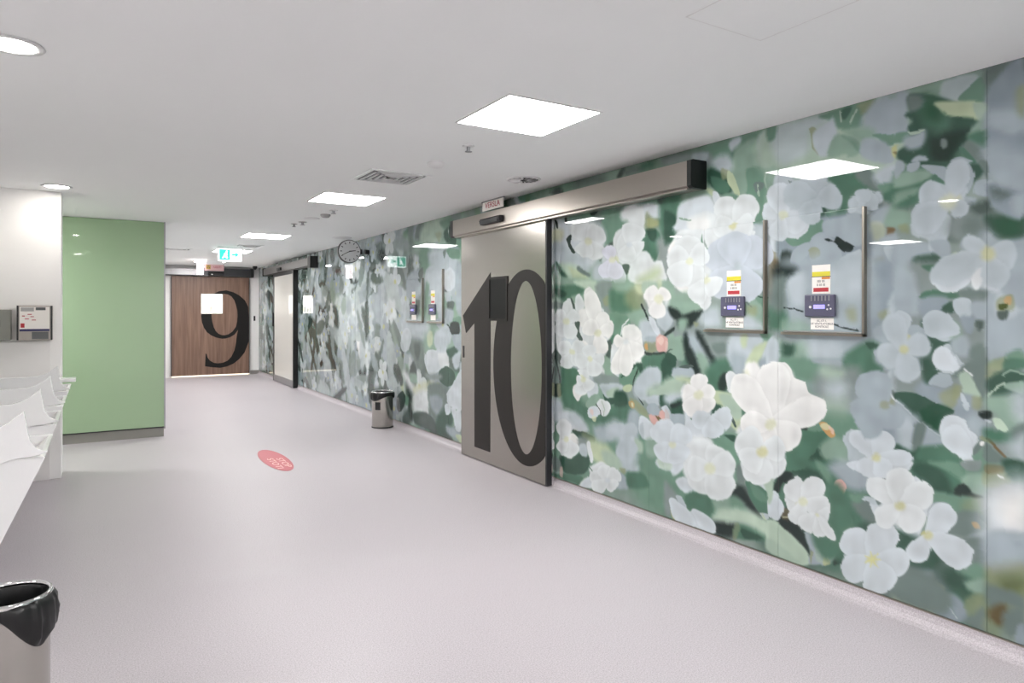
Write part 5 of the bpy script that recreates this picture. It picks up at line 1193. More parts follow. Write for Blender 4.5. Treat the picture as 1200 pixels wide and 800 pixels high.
c5cfd8 5 1 0 2829 1811 2848 1867 2881 1927 2937 1971 3000 1973 3063 1943 3094 1908 3111 1849 3088 1799 3017 1770 2935 1765 2863 1770
c5cfd8 5 1 0 2826 1770 2754 1767 2679 1774 2620 1803 2608 1849 2630 1904 2661 1937 2723 1969 2782 1970 2831 1929 2856 1868 2867 1811
c5cfd8 5 1 0 2873 1782 2890 1726 2897 1662 2874 1603 2821 1578 2753 1580 2710 1596 2666 1636 2657 1682 2695 1732 2757 1771 2819 1799
c5cfd8 5 1 0 2871 1807 2944 1799 3024 1778 3083 1736 3085 1683 3044 1628 3000 1601 2925 1584 2865 1597 2827 1650 2818 1715 2821 1774
c5cfd8 5 1 0 2815 1792 2777 1837 2747 1892 2747 1949 2789 1986 2859 2006 2912 2005 2978 1982 3009 1941 2986 1882 2933 1829 2877 1788
bdc9cf 11 0.85 0 2820 1789 2825 1778 2838 1772 2854 1773 2867 1780 2872 1792 2867 1803 2854 1809 2838 1808 2825 1800
e0e7e8 5 1 0 3244 1849 3207 1883 3174 1925 3170 1970 3204 2002 3264 2022 3311 2024 3371 2010 3401 1979 3387 1931 3345 1886 3300 1850
e0e7e8 5 1 0 3263 1869 3287 1909 3322 1949 3370 1973 3416 1962 3456 1926 3471 1893 3472 1844 3447 1811 3391 1801 3331 1813 3281 1830
e0e7e8 5 1 0 3298 1843 3318 1798 3330 1745 3313 1695 3266 1671 3202 1669 3160 1680 3116 1711 3103 1750 3135 1794 3190 1829 3246 1856
e0e7e8 5 1 0 3295 1863 3358 1855 3426 1837 3474 1802 3472 1760 3434 1716 3394 1695 3329 1682 3277 1693 3247 1736 3243 1789 3249 1836
e0e7e8 5 1 0 3260 1833 3205 1823 3145 1819 3094 1832 3076 1862 3084 1903 3102 1929 3145 1957 3190 1965 3235 1942 3265 1904 3284 1866
d8ddb8 11 0.64 0 3241 1848 3247 1836 3262 1829 3281 1830 3297 1839 3303 1852 3297 1863 3281 1870 3262 1869 3247 1860
e0e7e8 4 1 0 3114 1718 3142 1684 3170 1639 3185 1588 3175 1551 3148 1529 3125 1526 3092 1541 3069 1573 3064 1624 3073 1674 3087 1714
e0e7e8 5 1 0 3118 1728 3173 1719 3233 1702 3279 1671 3283 1633 3257 1594 3226 1576 3172 1565 3126 1576 3094 1615 3084 1662 3083 1705
e0e7e8 4 1 0 3114 1703 3114 1669 3105 1634 3081 1611 3046 1614 3005 1636 2983 1657 2964 1692 2967 1719 3000 1734 3044 1734 3086 1729
d8ddb8 11 0.64 0 3072 1715 3077 1704 3091 1697 3109 1698 3124 1705 3129 1717 3124 1729 3109 1736 3091 1735 3077 1727
d2dce1 5 1 0 2532 2082 2545 2114 2567 2149 2599 2173 2632 2174 2663 2157 2677 2137 2682 2104 2667 2076 2629 2059 2585 2056 2548 2058
d2dce1 5 1 0 2524 2057 2476 2059 2425 2069 2388 2095 2384 2130 2404 2169 2429 2192 2474 2210 2515 2207 2543 2173 2554 2127 2556 2084
d2dce1 5 1 0 2546 2054 2522 2016 2488 1977 2445 1954 2408 1961 2379 1989 2369 2015 2372 2055 2393 2086 2439 2099 2490 2096 2533 2086
d2dce1 5 1 0 2557 2075 2591 2054 2624 2024 2640 1986 2625 1953 2589 1928 2560 1921 2518 1925 2492 1946 2489 1986 2503 2029 2522 2065
d2dce1 5 1 0 2520 2070 2496 2109 2478 2157 2480 2208 2510 2243 2557 2264 2592 2265 2634 2246 2652 2211 2636 2157 2599 2108 2560 2070
d8ddb8 12 0.64 0 2511 2067 2517 2054 2531 2048 2549 2050 2563 2060 2569 2074 2563 2086 2549 2092 2531 2090 2517 2080
bdc9cf 6 1 0 2315 2141 2346 2184 2388 2229 2442 2258 2488 2253 2523 2222 2534 2192 2526 2143 2495 2107 2436 2091 2376 2095 2327 2106
bdc9cf 6 1 0 2316 2106 2281 2084 2239 2065 2200 2063 2181 2085 2176 2122 2183 2149 2206 2185 2237 2202 2273 2194 2303 2169 2326 2141
bdc9cf 6 1 0 2338 2133 2376 2126 2416 2111 2440 2084 2431 2053 2399 2021 2370 2005 2327 1996 2296 2005 2285 2038 2291 2078 2304 2114
bdc9cf 9 0.85 0 2300 2121 2304 2111 2315 2106 2327 2108 2338 2116 2342 2126 2338 2136 2327 2141 2315 2139 2304 2131
bdc9cf 4 1 0 2066 2076 2079 2094 2095 2111 2113 2117 2125 2106 2131 2083 2131 2065 2125 2041 2113 2027 2095 2028 2079 2040 2066 2055
bdc9cf 4 1 0 2060 2053 2036 2039 2008 2029 1985 2032 1976 2050 1980 2079 1988 2099 2008 2124 2029 2134 2049 2124 2063 2101 2071 2078
bdc9cf 4 1 0 2056 2063 2039 2075 2024 2091 2018 2112 2028 2129 2048 2142 2065 2146 2087 2144 2101 2133 2100 2110 2089 2087 2076 2068
bdc9cf 9 0.85 0 2047 2063 2051 2054 2060 2049 2071 2051 2081 2058 2084 2068 2081 2077 2071 2081 2060 2080 2051 2073
e0e7e8 7 1 0 4342 2095 4333 2139 4337 2189 4371 2234 4430 2252 4505 2250 4552 2235 4596 2200 4599 2161 4544 2121 4467 2094 4394 2077
e0e7e8 7 1 0 4345 2068 4276 2057 4204 2053 4151 2069 4146 2103 4176 2150 4212 2180 4277 2212 4335 2220 4376 2193 4390 2148 4391 2105
e0e7e8 7 1 0 4392 2078 4397 2035 4390 1985 4356 1942 4300 1926 4234 1930 4196 1944 4161 1977 4161 2013 4209 2050 4277 2077 4344 2094
e0e7e8 7 1 0 4395 2096 4454 2087 4515 2071 4550 2042 4534 2009 4482 1976 4436 1960 4368 1952 4320 1962 4305 1997 4319 2039 4341 2076
d8ddb8 14 0.64 0 4323 2082 4332 2068 4354 2061 4382 2064 4404 2075 4413 2090 4404 2104 4382 2111 4354 2109 4332 2097
dde0ec 5 1 0 4088 1923 4142 1911 4199 1891 4240 1859 4240 1826 4210 1795 4177 1781 4123 1776 4079 1789 4052 1826 4046 1868 4050 1905
dde0ec 5 1 0 4090 1912 4110 1878 4123 1837 4114 1796 4078 1773 4026 1764 3991 1769 3953 1789 3940 1818 3962 1857 4005 1890 4048 1916
dde0ec 5 1 0 4051 1917 4036 1944 4027 1975 4037 2006 4069 2022 4115 2027 4146 2022 4181 2005 4192 1981 4168 1952 4128 1928 4087 1911
d8ddb8 13 0.64 0 4029 1911 4036 1898 4057 1891 4082 1892 4102 1902 4110 1917 4102 1930 4082 1938 4057 1936 4036 1926
e0e7e8 6 1 0 3864 2034 3878 2069 3901 2104 3935 2121 3969 2106 4002 2069 4016 2038 4020 1993 4005 1965 3965 1961 3920 1977 3880 1997
e0e7e8 6 1 0 3842 2007 3782 2022 3725 2045 3696 2080 3716 2117 3772 2152 3822 2169 3895 2177 3945 2162 3955 2119 3933 2069 3903 2025
e0e7e8 6 1 0 3888 2002 3885 1967 3873 1930 3843 1906 3801 1909 3754 1931 3729 1953 3709 1990 3714 2018 3753 2034 3806 2035 3856 2029
e0e7e8 6 1 0 3897 2021 3942 2004 3986 1980 4005 1947 3982 1918 3931 1895 3890 1887 3833 1888 3798 1905 3796 1940 3818 1978 3847 2010
d2dce1 10 0.85 0 3844 2013 3849 2004 3863 1999 3881 2000 3895 2008 3901 2018 3895 2028 3881 2033 3863 2032 3849 2024
e0e7e8 5 1 0 4655 1432 4624 1465 4595 1507 4583 1553 4599 1586 4634 1605 4663 1607 4704 1592 4729 1562 4730 1514 4712 1469 4690 1433
e0e7e8 5 1 0 4658 1443 4664 1474 4681 1506 4716 1529 4761 1530 4810 1514 4836 1496 4855 1465 4846 1439 4799 1423 4741 1419 4688 1422
e0e7e8 5 1 0 4695 1441 4754 1429 4817 1410 4860 1380 4855 1349 4817 1320 4778 1307 4716 1302 4667 1315 4642 1349 4641 1389 4650 1425
e0e7e8 5 1 0 4695 1427 4708 1390 4713 1347 4693 1306 4650 1287 4594 1286 4558 1296 4522 1322 4515 1353 4547 1389 4599 1417 4651 1438
e0e7e8 5 1 0 4661 1423 4609 1423 4552 1429 4503 1445 4487 1469 4496 1497 4515 1513 4556 1527 4600 1526 4641 1503 4668 1472 4685 1442
d8ddb8 14 0.64 0 4624 1433 4633 1418 4658 1408 4688 1408 4713 1417 4722 1432 4713 1448 4688 1457 4658 1457 4633 1448
e0e7e8 5 1 0 4575 1188 4592 1219 4620 1251 4665 1272 4713 1270 4761 1251 4784 1230 4794 1197 4775 1171 4720 1158 4656 1158 4601 1164
e0e7e8 5 1 0 4572 1164 4518 1163 4460 1168 4415 1185 4406 1212 4423 1244 4448 1263 4496 1280 4542 1280 4578 1255 4596 1220 4604 1187
e0e7e8 5 1 0 4608 1181 4662 1162 4718 1134 4755 1099 4750 1068 4715 1044 4680 1036 4623 1039 4580 1058 4558 1096 4558 1136 4567 1171
e0e7e8 5 1 0 4605 1169 4610 1137 4607 1101 4583 1069 4544 1058 4496 1063 4468 1074 4442 1100 4441 1127 4474 1153 4523 1171 4570 1183
d8ddb8 11 0.64 0 4552 1178 4559 1166 4577 1158 4599 1157 4617 1163 4624 1174 4617 1186 4599 1194 4577 1195 4559 1189
eef0ee 5 1 0 4224 1345 4209 1417 4203 1505 4222 1597 4266 1656 4326 1686 4365 1683 4407 1643 4417 1578 4381 1484 4325 1402 4270 1339
eef0ee 5 1 0 4228 1338 4180 1365 4131 1400 4100 1442 4105 1476 4136 1501 4167 1509 4218 1502 4258 1478 4278 1433 4276 1386 4267 1346
eef0ee 5 1 0 4240 1330 4194 1321 4140 1317 4091 1325 4067 1347 4064 1376 4075 1396 4106 1418 4146 1424 4192 1408 4228 1381 4254 1354
eef0ee 5 1 0 4231 1355 4239 1390 4258 1427 4297 1453 4346 1453 4399 1432 4427 1410 4447 1373 4436 1343 4385 1326 4321 1324 4263 1329
eef0ee 5 1 0 4270 1338 4294 1301 4311 1255 4304 1210 4267 1185 4212 1178 4175 1185 4132 1210 4116 1243 4137 1284 4180 1319 4224 1346
d8ddb8 14 0.64 0 4204 1343 4212 1329 4234 1319 4260 1318 4282 1327 4291 1341 4282 1356 4260 1365 4234 1366 4212 1357
e0e7e8 6 1 0 4351 1147 4399 1161 4458 1170 4516 1165 4547 1140 4557 1104 4548 1080 4514 1053 4470 1043 4416 1060 4373 1089 4340 1118
e0e7e8 5 1 0 4351 1118 4325 1092 4288 1069 4244 1060 4206 1074 4177 1104 4168 1128 4173 1161 4197 1181 4245 1181 4296 1166 4340 1147
e0e7e8 5 1 0 4368 1126 4384 1089 4391 1046 4375 1008 4333 993 4276 996 4240 1008 4202 1036 4192 1067 4223 1100 4273 1123 4323 1139
e0e7e8 6 1 0 4325 1136 4298 1161 4275 1192 4274 1222 4302 1239 4350 1244 4386 1240 4430 1223 4452 1200 4438 1171 4404 1147 4367 1130
d8ddb8 10 0.64 0 4312 1135 4319 1123 4335 1116 4356 1114 4373 1120 4379 1131 4373 1142 4356 1150 4335 1151 4319 1145
e0e7e8 5 1 0 4457 961 4499 936 4540 905 4560 869 4543 844 4500 830 4464 829 4413 840 4380 863 4375 898 4392 931 4414 959
e0e7e8 5 1 0 4451 951 4450 923 4441 893 4415 870 4378 867 4335 879 4312 894 4292 920 4295 943 4330 960 4377 967 4421 968
e0e7e8 5 1 0 4440 969 4464 979 4493 986 4519 984 4531 969 4532 946 4525 930 4507 911 4485 904 4462 914 4444 932 4432 950
d8ddb8 10 0.64 0 4402 963 4408 951 4425 943 4446 941 4464 946 4470 957 4464 968 4446 977 4425 978 4408 973
eef0ee 5 1 0 3888 1279 3836 1292 3784 1311 3752 1340 3760 1369 3797 1397 3833 1410 3890 1416 3934 1404 3953 1369 3947 1329 3933 1294
eef0ee 5 1 0 3927 1275 3917 1236 3895 1193 3854 1161 3805 1156 3754 1171 3729 1190 3712 1225 3723 1257 3773 1281 3836 1293 3894 1298
eef0ee 5 1 0 3908 1297 3932 1315 3963 1332 4000 1338 4028 1327 4047 1304 4051 1285 4042 1261 4019 1247 3981 1248 3943 1261 3913 1276
eef0ee 5 1 0 3930 1290 3984 1245 4042 1186 4082 1117 4079 1067 4046 1035 4011 1031 3955 1051 3911 1093 3886 1162 3884 1228 3891 1283
eef0ee 5 1 0 3929 1286 3957 1233 3982 1167 3989 1096 3967 1051 3926 1028 3895 1031 3855 1059 3834 1107 3840 1175 3864 1237 3892 1287
e0e7e8 10 0.85 0 3882 1288 3887 1277 3902 1270 3919 1270 3934 1275 3940 1285 3934 1296 3919 1303 3902 1303 3887 1297
eef0ee 7 1 0 3553 1612 3558 1641 3572 1673 3601 1697 3637 1700 3677 1686 3698 1670 3713 1641 3705 1616 3667 1598 3619 1592 3577 1592
eef0ee 7 1 0 3553 1592 3515 1588 3474 1589 3444 1602 3439 1624 3454 1651 3473 1668 3508 1685 3540 1687 3564 1668 3574 1639 3576 1612
eef0ee 7 1 0 3585 1604 3620 1579 3652 1548 3664 1512 3643 1486 3599 1470 3565 1468 3519 1478 3492 1501 3495 1537 3517 1571 3544 1600
d8ddb8 15 0.64 0 3522 1601 3530 1585 3551 1576 3578 1576 3599 1586 3608 1603 3599 1619 3578 1628 3551 1628 3530 1617
e0e7e8 6 1 0 4647 440 4618 480 4596 526 4600 569 4639 589 4700 591 4744 580 4797 550 4820 515 4797 475 4749 446 4699 426
e0e7e8 6 1 0 4700 422 4722 379 4734 332 4716 294 4666 284 4598 296 4554 314 4506 351 4493 386 4527 416 4586 434 4645 443
e0e7e8 6 1 0 4691 436 4738 417 4787 392 4821 360 4818 335 4788 316 4757 311 4708 317 4669 335 4648 368 4648 401 4655 429
d8ddb8 11 0.64 0 4636 438 4643 426 4661 416 4684 412 4703 416 4710 427 4703 439 4684 450 4661 453 4643 449
e0e7e8 5 1 0 4125 212 4158 232 4203 249 4259 253 4305 237 4341 207 4351 183 4342 154 4309 138 4248 145 4187 164 4137 185
e0e7e8 5 1 0 4112 207 4096 240 4087 277 4097 309 4130 319 4178 313 4210 300 4246 272 4257 243 4233 216 4191 200 4150 191
e0e7e8 5 1 0 4118 190 4070 196 4018 208 3976 231 3965 258 3978 286 3999 301 4040 312 4081 305 4115 277 4134 241 4144 208
e0e7e8 5 1 0 4145 187 4145 160 4138 133 4115 117 4080 123 4040 145 4017 165 3998 195 4000 216 4032 224 4075 220 4117 211
e0e7e8 5 1 0 4144 208 4198 198 4260 180 4312 151 4327 119 4313 88 4290 74 4242 67 4195 79 4154 114 4130 154 4117 190
d2dce1 10 0.85 0 4100 205 4106 194 4121 184 4140 180 4156 183 4162 192 4156 204 4140 214 4121 218 4106 215
bdc9cf 16 1 0 3889 577 3896 605 3912 635 3942 658 3979 660 4018 648 4039 632 4053 605 4044 581 4004 564 3956 559 3913 559
bdc9cf 15 1 0 3884 566 3846 585 3807 610 3784 639 3791 661 3820 678 3848 682 3891 677 3923 659 3936 628 3930 597 3918 570
bdc9cf 15 1 0 3921 568 3962 531 4002 486 4023 438 4007 407 3967 391 3932 393 3883 413 3851 446 3845 493 3860 535 3880 569
bdc9cf 15 1 0 3916 561 3920 528 3918 490 3900 457 3867 445 3827 449 3803 461 3781 487 3779 515 3807 543 3847 562 3886 575
bdc9cf 10 0.85 0 3872 573 3878 562 3892 553 3910 550 3924 554 3930 564 3924 575 3910 583 3892 586 3878 582
d2dce1 5 1 0 3463 200 3444 149 3412 93 3361 47 3306 34 3254 45 3229 65 3217 106 3235 147 3294 186 3365 210 3431 224
d2dce1 6 1 0 3252 182 3227 146 3192 108 3143 79 3098 75 3058 88 3042 104 3040 135 3062 164 3115 187 3177 198 3231 202
2f3a38 17 0.8 0 13331 936 13441 797 13585 710 13707 708 13759 794 13720 936 13606 1076 13462 1160 13343 1158 13294 1073
3a4642 16 0.8 0 12658 1196 12780 1046 12948 953 13098 953 13171 1049 13137 1204 13009 1355 12840 1445 12695 1440 12626 1345
3a4642 15 0.8 0 12096 903 12218 739 12378 634 12518 631 12579 734 12538 902 12411 1068 12249 1169 12115 1167 12057 1065
2f3a38 15 0.8 0 11752 1440 11827 1337 11924 1273 12005 1275 12039 1343 12012 1450 11935 1554 11838 1616 11758 1612 11726 1545
3a4642 14 0.8 0 11280 1083 11370 947 11483 862 11575 861 11609 947 11571 1086 11478 1223 11365 1306 11276 1303 11244 1219
55645f 14 0.8 0 10816 819 10902 703 11025 628 11139 625 11199 697 11181 816 11091 934 10967 1006 10856 1005 10799 934
3a4642 16 0.8 0 13017 299 13098 209 13219 149 13336 143 13402 194 13391 283 13308 375 13185 434 13070 438 13007 386
55645f 15 0.8 0 11426 352 11504 262 11628 202 11753 195 11830 246 11826 334 11745 426 11618 485 11496 489 11423 438
3a4642 13 0.8 0 9711 688 9776 596 9875 537 9970 534 10024 589 10015 682 9947 775 9847 833 9754 834 9702 778
55645f 12 0.8 0 9313 1938 9386 1828 9485 1763 9574 1769 9617 1846 9597 1963 9521 2075 9421 2137 9335 2128 9294 2053
3a4642 12 0.8 0 8716 1338 8770 1243 8840 1185 8900 1186 8925 1247 8906 1345 8851 1440 8781 1497 8723 1494 8698 1433
55645f 13 0.8 0 10137 1840 10200 1751 10285 1698 10361 1703 10398 1764 10381 1858 10316 1948 10230 1999 10156 1993 10120 1932
3a4642 11 0.8 0 8209 349 8264 267 8353 212 8444 205 8500 251 8499 332 8441 416 8350 470 8261 474 8208 428
d2dce1 16 0.8 0 12259 697 12354 584 12520 510 12699 503 12819 568 12832 681 12732 797 12560 869 12385 872 12271 806
d2dce1 15 0.8 0 11474 597 11555 473 11682 392 11809 386 11885 458 11880 583 11795 709 11666 788 11542 790 11469 718
e0e7e8 13 0.8 0 10137 999 10233 842 10388 741 10544 737 10640 834 10636 995 10534 1156 10376 1253 10224 1250 10134 1154
d2dce1 14 0.8 0 10726 1376 10804 1247 10921 1167 11034 1167 11098 1250 11088 1384 11007 1515 10888 1592 10778 1588 10717 1505
d2dce1 13 0.8 0 9490 580 9556 474 9667 403 9782 397 9856 458 9860 564 9791 672 9677 740 9564 744 9493 682
d2dce1 13 0.8 0 9748 1383 9843 1219 9991 1116 10137 1117 10224 1223 10215 1395 10115 1562 9964 1660 9821 1653 9740 1548
e0e7e8 12 0.8 0 9073 970 9151 855 9292 781 9444 777 9547 847 9560 965 9476 1083 9331 1154 9182 1153 9085 1083
d2dce1 14 0.8 0 11090 1725 11166 1611 11286 1543 11405 1547 11477 1624 11472 1744 11392 1860 11270 1926 11153 1918 11085 1842
d2dce1 16 0.8 0 13078 540 13160 421 13282 344 13400 338 13468 408 13457 527 13372 647 13248 723 13132 726 13068 656
d2dce1 12 0.8 0 8941 445 9003 357 9117 297 9243 288 9331 336 9345 422 9280 512 9162 571 9037 576 8954 528
e0e7e8 11 0.8 0 8353 891 8423 797 8559 734 8711 729 8820 786 8841 882 8765 980 8624 1040 8475 1040 8372 984
d2dce1 11 0.8 0 8012 1152 8068 1062 8166 1005 8271 1005 8343 1061 8351 1154 8292 1246 8192 1300 8088 1298 8020 1241"""
def paint():
    ys = []; y = -3.2
    while y < 17.5:
        ys.append(y)
        y += .02 if y < 1.0 else .0052 if y < 4.85 else .02 if y < 6.4 else .0125 if y < 9 else .02
    ys.append(17.5); ys = np.array(ys, dtype=np.float32)
    zs = np.linspace(.075, HC, 480).astype(np.float32)
    img = np.empty((len(ys), len(zs), 3), np.float32)
    rnd = random.Random(7)
    def c3(h): return np.array([int(h[i:i+2], 16)/255 for i in (0, 2, 4)], np.float32)
    img[:] = c3('93a39c')
    def blend(i0, i1, j0, j1, al, c):
        r = img[i0:i1, j0:j1]; r += (c-r)*al[..., None]
    def seg(py, pz, edges):
        best = np.full(py.shape, 1e9, np.float32); inside = np.zeros(py.shape, bool)
        for (ay, az), (by, bz) in edges:
            dy, dz = by-ay, bz-az; L2 = dy*dy+dz*dz+1e-12
            t = np.clip(((py-ay)*dy+(pz-az)*dz)/L2, 0, 1)
            d = (py-ay-t*dy)**2+(pz-az-t*dz)**2
            np.minimum(best, d, out=best)
            if abs(bz-az) > 1e-9:
                inside ^= ((az > pz) != (bz > pz)) & (py < (by-ay)*(pz-az)/(bz-az)+ay)
        return np.sqrt(best), inside
    def stroke(c, soft, al, wd, P, petal=False):
        if wd > 0: edges = list(zip(P, P[1:])); pad = wd/2+soft
        else:
            P = spline(P); edges = list(zip(P, P[1:]+P[:1])); pad = soft*1.3+(.03 if petal else 0)
        a = np.array(P)
        i0, i1 = np.searchsorted(ys, [a[:, 0].min()-pad, a[:, 0].max()+pad]); j0, j1 = np.searchsorted(zs, [a[:, 1].min()-pad, a[:, 1].max()+pad])
        if i1 <= i0 or j1 <= j0: return
        Y = ys[i0:i1, None]; Z = zs[None, j0:j1]; Y, Z = np.broadcast_arrays(Y, Z)
        d, ins = seg(Y, Z, edges)
        sd = d-wd/2 if wd > 0 else np.where(ins, -d, d)
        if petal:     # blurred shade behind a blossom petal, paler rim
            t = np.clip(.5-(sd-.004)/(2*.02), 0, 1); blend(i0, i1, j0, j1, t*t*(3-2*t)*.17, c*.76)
        t = np.clip(.5-(sd-.2*soft)/(2*soft+1e-4), 0, 1); t = t*t*(3-2*t)*al
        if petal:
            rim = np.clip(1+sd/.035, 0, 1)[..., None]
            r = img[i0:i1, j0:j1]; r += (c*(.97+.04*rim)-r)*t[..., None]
        else: blend(i0, i1, j0, j1, t, c)
    # loose blossom and leaf field for the stretches seen only from far away or out of frame
    pal_w = [c3(x) for x in ('d6dfe0', 'c8d3d7', 'b4c1c7', '9fadb4', 'a9b6bb')]; pal_g = [c3(x) for x in ('3c5c4b', '4f7a62', '6a947c', '8aa893', '55645f', '3a4642', '6f807c', '84918f')]
    pal_f = [c3(x) for x in ('4a5853', '5f6f69', '7b8a86', '8d9b98', 'a3b1af', 'b5c2c2', '90a397', '3f4c48', '98a6a8', 'b9c4c8', '2f3b38', '35463f', '44554c')]
    def ell(y, z, a, b, ang, n=9): return [(y+a*math.cos(t)*math.cos(ang)-b*math.sin(t)*math.sin(ang), z+a*math.cos(t)*math.sin(ang)+b*math.sin(t)*math.cos(ang)) for t in [2*PI*k/n for k in range(n)]]
    L_ = [ln.split() for ln in MURAL.strip().split('\n')]
    def lay(f, k=1.0):
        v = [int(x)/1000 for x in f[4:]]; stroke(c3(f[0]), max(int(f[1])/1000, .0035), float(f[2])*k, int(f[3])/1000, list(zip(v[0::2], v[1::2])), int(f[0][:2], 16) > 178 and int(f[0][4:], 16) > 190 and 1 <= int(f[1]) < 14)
    for k in range(60):
        y = rnd.uniform(8, 17.5); stroke(rnd.choice(pal_g+pal_w), .3, .7, 0, ell(y, rnd.uniform(0, 2.6), rnd.uniform(.3, .6), rnd.uniform(.2, .5), rnd.uniform(0, PI)))
    for f in L_:
        if int(f[4]) > 8300: lay(f)
    for lo, hi, n in ((-3.2, 1.3, 75), (4.7, 8.3, 80), (8.3, 17.5, 420)):
        for k in range(n):
            y = rnd.uniform(lo, hi); z = rnd.uniform(0, 2.65)
            stroke(rnd.choice(pal_g if y < 8.3 and y > 4 else pal_f), rnd.uniform(.01, .06), .85, 0, ell(y, z, rnd.uniform(.1, .45), rnd.uniform(.04, .14), rnd.uniform(0, PI)))
            if rnd.random() < .75:
                y = rnd.uniform(lo, hi); z = rnd.uniform(0, 2.65); s = rnd.uniform(.09, .24) if y < 8.3 else rnd.uniform(.07, .2); c = rnd.choice(pal_w); so = rnd.choice((.006, .01, .03)); a0 = rnd.uniform(0, 6)
                for q in range(5):
                    a = a0+q*2*PI/5; stroke(c*rnd.uniform(.93, 1.04), so, .95, 0, ell(y+s*.62*math.cos(a), z+s*.62*math.sin(a), s*.5, s*.36, a))
                stroke(c3('c2c48a'), .015, .9, 0, ell(y, z, s*.18, s*.16, 0))
    for f in L_:
        if int(f[4]) <= 8300: lay(f)
    # organic wobble of outlines and mottling
    def noise(sy, sz, seed):
        g = np.random.RandomState(seed).rand(int(21/sy)+4, int(3/sz)+4).astype(np.float32)*2-1
        a = (ys+3.3)/sy; b_ = zs/sz; i = a.astype(int); j = b_.astype(int); fa = (a-i)[:, None]; fb = (b_-j)[None]; fa = fa*fa*(3-2*fa); fb = fb*fb*(3-2*fb)
        return g[i][:, j]*(1-fa)*(1-fb)+g[i+1][:, j]*fa*(1-fb)+g[i][:, j+1]*(1-fa)*fb+g[i+1][:, j+1]*fa*fb
    wy = noise(.06, .06, 1)*.006+noise(.025, .025, 2)*.0014; wz = noise(.06, .06, 3)*.006+noise(.025, .025, 4)*.0014
    ii = np.clip(np.searchsorted(ys, ys[:, None]+wy), 0, len(ys)-1); jj = np.clip(np.searchsorted(zs, zs[None]+wz), 0, len(zs)-1)
    img = img[ii, jj]
    img *= (1+.035*noise(.11, .05, 5)+.025*noise(.04, .09, 6)+.03*noise(.4, .3, 8))[..., None]
    img = np.clip(img, 0, 1)
    return ys, zs, img
YS, ZS, IMG = paint()
GAIN, LIFT = .88, .012
IMGL = np.where(IMG <= .04045, IMG/12.92, ((IMG+.055)/1.055)**2.4)
IMGL = np.clip((IMGL-LIFT)*GAIN, .004, .95)
def printed(name, x, y0, y1, z0, z1, parent, res=None):
    """glass sheet facing -X whose colour attribute carries the print"""
    i0, i1 = np.searchsorted(YS, [y0+1e-4, y1-1e-4]); j0, j1 = np.searchsorted(ZS, [z0+1e-4, z1-1e-4])
    yy = np.concatenate([[y0], YS[i0:i1], [y1]]); zz = np.concatenate([[z0], ZS[j0:j1], [z1]])
    ii = np.clip(np.searchsorted(YS, yy), 0, len(YS)-1); jj = np.clip(np.searchsorted(ZS, zz), 0, len(ZS)-1)
    c = IMGL[ii][:, jj]; ny, nz = len(yy), len(zz)
    co = np.empty((ny, nz, 3), np.float32); co[..., 0] = x; co[..., 1] = yy[:, None]; co[..., 2] = zz[None]
    idx = np.arange(ny*nz).reshape(ny, nz)
    q = np.stack([idx[:-1, :-1], idx[:-1, 1:], idx[1:, 1:], idx[1:, :-1]], -1).reshape(-1, 4)
    nv = ny*nz; nf = len(q)
    # thickness: four rim walls back to x+8 mm
    me = bpy.data.meshes.new(name)
    rim = np.concatenate([idx[:, 0], idx[-1, 1:], idx[-2::-1, -1], idx[0, -2:0:-1]]); nr = len(rim)
    flat = co.reshape(-1, 3); back = flat[rim].copy(); back[:, 0] += .008
    allco = np.concatenate([flat, back]); rb = nv+np.arange(nr)
    q2 = np.stack([rim, np.roll(rim, -1), np.roll(rb, -1), rb], -1)
    Q = np.concatenate([q, q2]).astype(np.int32)
    me.vertices.add(len(allco)); me.vertices.foreach_set('co', allco.ravel())
    me.loops.add(Q.size); me.loops.foreach_set('vertex_index', Q.ravel())
    me.polygons.add(len(Q)); me.polygons.foreach_set('loop_start', np.arange(0, Q.size, 4, dtype=np.int32)); me.polygons.foreach_set('loop_total', np.full(len(Q), 4, np.int32))
    me.update(calc_edges=True)
    at = me.color_attributes.new('print', 'FLOAT_COLOR', 'POINT')
    cc = np.ones((len(allco), 4), np.float32); cc[:nv, :3] = c.reshape(-1, 3); cc[nv:, :3] = cc[rim, :3]
    at.data.foreach_set('color', cc.ravel()); me.materials.append(M['mural'])
    o = bpy.data.objects.new(name, me); col.objects.link(o); o.parent = parent
    return o
wr = empty('wall_right'); tag(wr, kind='structure')
bx('backing', M['trim'], (WX+.004, WX+.2, -3.2, 17.5, 0, HC), wr)
seams = [-3.2]+[1.48+1.09*k for k in range(-4, 4)]+[5.84, 6.93, 8.02, 9.11, 10.2, 11.29, 12.38, 13.47, 14.56, 15.65, 16.74, 17.5]
for a, b in zip(seams, seams[1:]):
    printed('glass_panel', WX-.006, a+.0012, b-.0012, .075, HC, wr)

# ------------------------------------------------------------------ sliding door with the numeral 10
R = root_of('door_10', (3.34, 5.6, 0), 'brushed steel sliding door with a huge charcoal 10 on the flowered wall', 'door', kind='structure')
P = []
def ringcut(outer, hole, x0, x1):
    """flat annulus in the yz plane between two closed outlines with equal counts"""
    bm = bmesh.new(); n = len(outer)
    a = [bm.verts.new((x0, *p)) for p in outer]; b = [bm.verts.new((x0, *p)) for p in hole]
    c = [bm.verts.new((x1, *p)) for p in outer]; d = [bm.verts.new((x1, *p)) for p in hole]
    for i in range(n):
        j = (i+1) % n
        bm.faces.new((a[i], a[j], b[j], b[i])); bm.faces.new((a[i], c[i], c[j], a[j])); bm.faces.new((b[i], b[j], d[j], d[i]))
    bmesh.ops.recalc_face_normals(bm, faces=bm.faces)
    return bm
wy0, wy1, wz0, wz1 = 5.475, 5.83, 1.425, 1.85
bm = bmesh.new()
